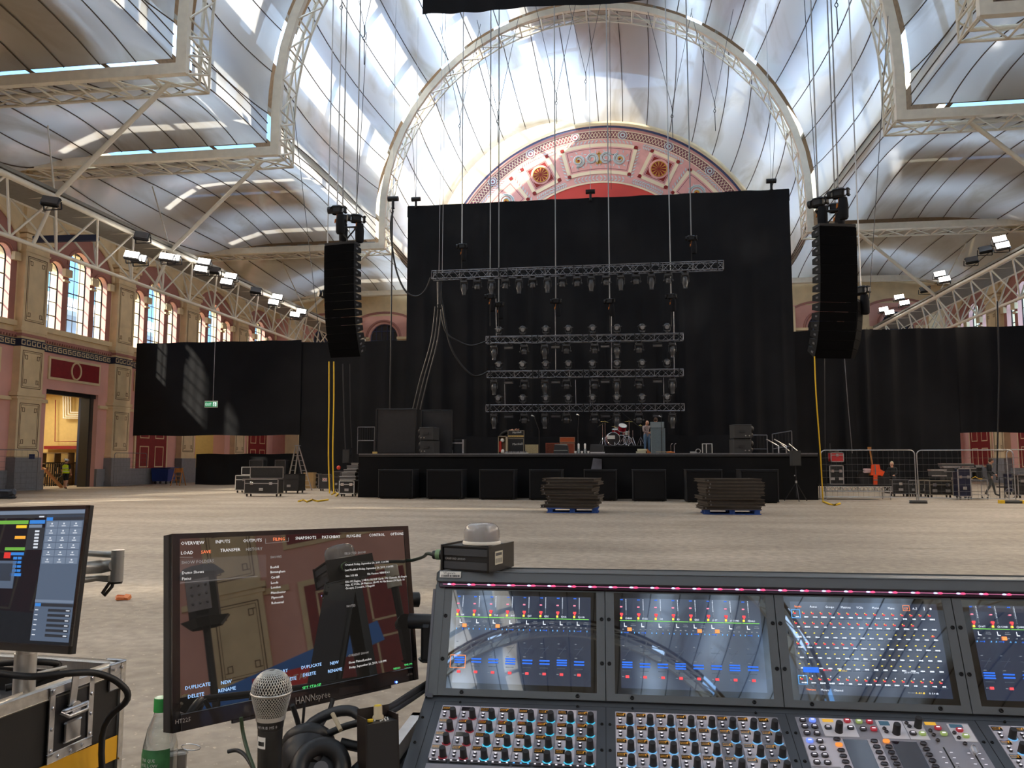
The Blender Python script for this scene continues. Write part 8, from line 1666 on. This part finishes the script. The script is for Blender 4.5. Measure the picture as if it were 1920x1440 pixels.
b = MB(); b.tube(smooth([Vector((.04, .01, -.03)), Vector((.07, .03, .005)), Vector((.03, .06, .045)), Vector((-.03, .05, .03)), Vector((-.06, .02, -.02))]), .008, 8); b.build('headband', BLACKP, t)
b = MB(); b.tube([(.028, .01, .034), (.008, .03, .05)], .0035, 6); b.build('pale_tag', PIPE, t)
for pts, r_, lab in ((((548, 1322), (556, 1345), (562, 1366), (570, 1380)), .0042, 'black cable hanging from the wide monitor, leftmost'), (((571, 1318), (569, 1345), (566, 1372)), .0024, 'thin black cable hanging from the wide monitor, middle'), (((625, 1310), (618, 1332), (604, 1358), (590, 1380), (574, 1390)), .004, 'black cable with white tape hanging from the wide monitor')):
    wire('monitor_cable', lab, smooth([atY(x, y, 1.22 + .02 * (x - 548) / 20) for x, y in pts]), r_)
b = MB(); b.cyl(atY(614, 1334, 1.286), atY(606, 1349, 1.284), .0058, n=12); tag(b.build('white_tape', WHP), 'white tape wrapped on a black cable below the wide monitor', 'tape')
wire('thick_black_cable', 'thick black cable from the control box up to the console side', smooth([atY(722, 1330, 1.2), atY(740, 1322, 1.24), atY(770, 1302, 1.35), atY(810, 1276, 1.5)]), .0062); wire('thick_black_cable', 'second thick black cable running beside the first to the console', smooth([atY(732, 1336, 1.2), atY(752, 1324, 1.26), atY(780, 1306, 1.36), atY(812, 1284, 1.5)]), .004)
wire('thick_black_cable', 'thick black cable from the headphones to the control box', smooth([atY(575, 1378, 1.16), atY(610, 1376, 1.17), atY(645, 1362, 1.18), atY(682, 1352, 1.18)]), .0056); wire('thick_black_cable', 'short black cable leaving the lower part of the control box', smooth([atY(640, 1392, 1.18), atY(660, 1397, 1.18), atY(685, 1402, 1.18)]), .008)
# control box
q = atY(708, 1345, 1.16); t = thing('headphone_control_box', 'upright black control box with yellow topped knob beside the console', 'control box', (q.x, q.y, q.z), radians(38)); a_ = .024
b = MB(Matrix.Rotation(-.10, 4, 'X')); b.bx(-a_, a_, -a_ * .75, a_ * .75, -.17, -.004); b.build('box_body', mat('box_black', 0), t)
b = MB(Matrix.Rotation(-.10, 4, 'X'))
for x0, x1, y0, y1, z1 in ((-a_ - .001, -a_ + .001, -a_ * .75, a_ * .75, .004), (a_ - .001, a_ + .001, -a_ * .75, a_ * .75, .004), (-a_, a_, a_ * .75 - .001, a_ * .75 + .001, .012)): b.bx(x0, x1, y0, y1, -.17, z1)
b.build('shell_lip', mat('shell_brown_black', (.022, .016, .014), .35), t)
b = MB(Matrix.Rotation(-.10, 4, 'X')); b.lathe([(.0085, 0), (.0078, .004), (.0064, .005), (.0062, .017), (.0055, .0175)], (.003, .006, -.003), n=18); kb = b.build('volume_knob', mat('grey_knob', lin((186, 170, 140)), .5), t); b = MB(Matrix.Rotation(-.10, 4, 'X')); b.lathe([(.0056, 0), (.005, .0012)], (.003, .006, .0146), n=16); b.build('yellow_cap', mat('yellow_cap', lin((222, 190, 30)), .4), kb)
b = MB(Matrix.Rotation(-.10, 4, 'X')); b.box((-.014, -.008, -.001), (.009, .007, .004), bev=.001); b.build('yellow_button', mat('yellow_cap', 0), t)
b = MB(Matrix.Rotation(-.10, 4, 'X')); [b.ball((x, y, -.003), .0014, 8) for x, y in ((.004, -.008), (.009, -.004), (.012, -.010), (.007, -.013), (.0, -.012), (.015, .0), (-.006, -.004), (.014, .006))]; b.build('white_switch', WHP, t)
b = MB(Matrix.Rotation(-.10, 4, 'X')); b.bx(-a_ + .0012, -a_ + .002, -.014, .010, -.002, .003); b.build('cream_label', PIPE, t)
b = MB(); b.bar((.0, -.0, -.16), (.0, .0, -.40), .03); b.build('mounting_post', DARKM, t)

# ================================================================ things beside the camera, seen mirrored in the screens
t = thing('boom_lift', 'blue boom lift arm mirrored in the wide monitor', 'lift', (9, .5, 0)); LB_ = mat('lift_blue', lin((40, 110, 190)), .45)
b = MB(); b.bar((0, -1.6, 1.15), (0, 1.75, 1.78), .2, .26); b.bar((.3, -1.8, .95), (.3, .2, 1.35), .18, .2); b.build('boom', LB_, t); b = MB(); b.box((0, -2.2, .9), (1.0, 1.2, .9), bev=.1); b.box((0, -2.2, .45), (1.6, 1.7, .35), bev=.05); b.build('base', mat('lift_dark', (.08, .08, .09), .6), t)
b = MB(); b.bx(-.115, -.105, .1, .95, 1.36, 1.56); lb = b.build('red_label', mat('label_red', lin((200, 40, 44)), .5), t)
b = MB(); b.text('THATCH END', .1, Matrix.Translation((-.12, .85, 1.42)) @ Matrix.Rotation(-pi / 2, 4, 'Z') @ FRONT); b.build('label_text', WHP, lb); b = MB(); [b.cyl((s, y, .3), (s + .15, y, .3), .3, n=16) for s in (-.9, .75) for y in (-2.8, -1.6)]; b.build('wheel', DARKM, t)
t = thing('loudspeaker', 'rounded black loudspeaker on a pole mirrored in the wide monitor', 'speaker', (3.1, .82, 1.72)); b = MB(); b.box((0, 0, .17), (.3, .27, .36), bev=.05); b.build('cabinet', BLACKP, t); b = MB(); b.bx(-.155, -.15, -.07, .06, .08, .26); [b.ball((-.158, -.04 + .04 * i, .12 + .05 * j), .008, 6) for i in range(3) for j in range(3)]; b.build('control_panel', ALUD, t)
t = thing('speaker_stand', 'black pole stand of the mirrored loudspeaker', 'stand', (3.1, .82, 0)); b = MB(); b.cyl((0, 0, .03), (0, 0, 1.72), .022, n=8); b.build('pole', DARKM, t); [MB().cyl((0, 0, .8), (.45 * cos(a), .45 * sin(a), .02), .015, n=6).build('leg', DARKM, t) for a in (0, 2.1, 4.2)]
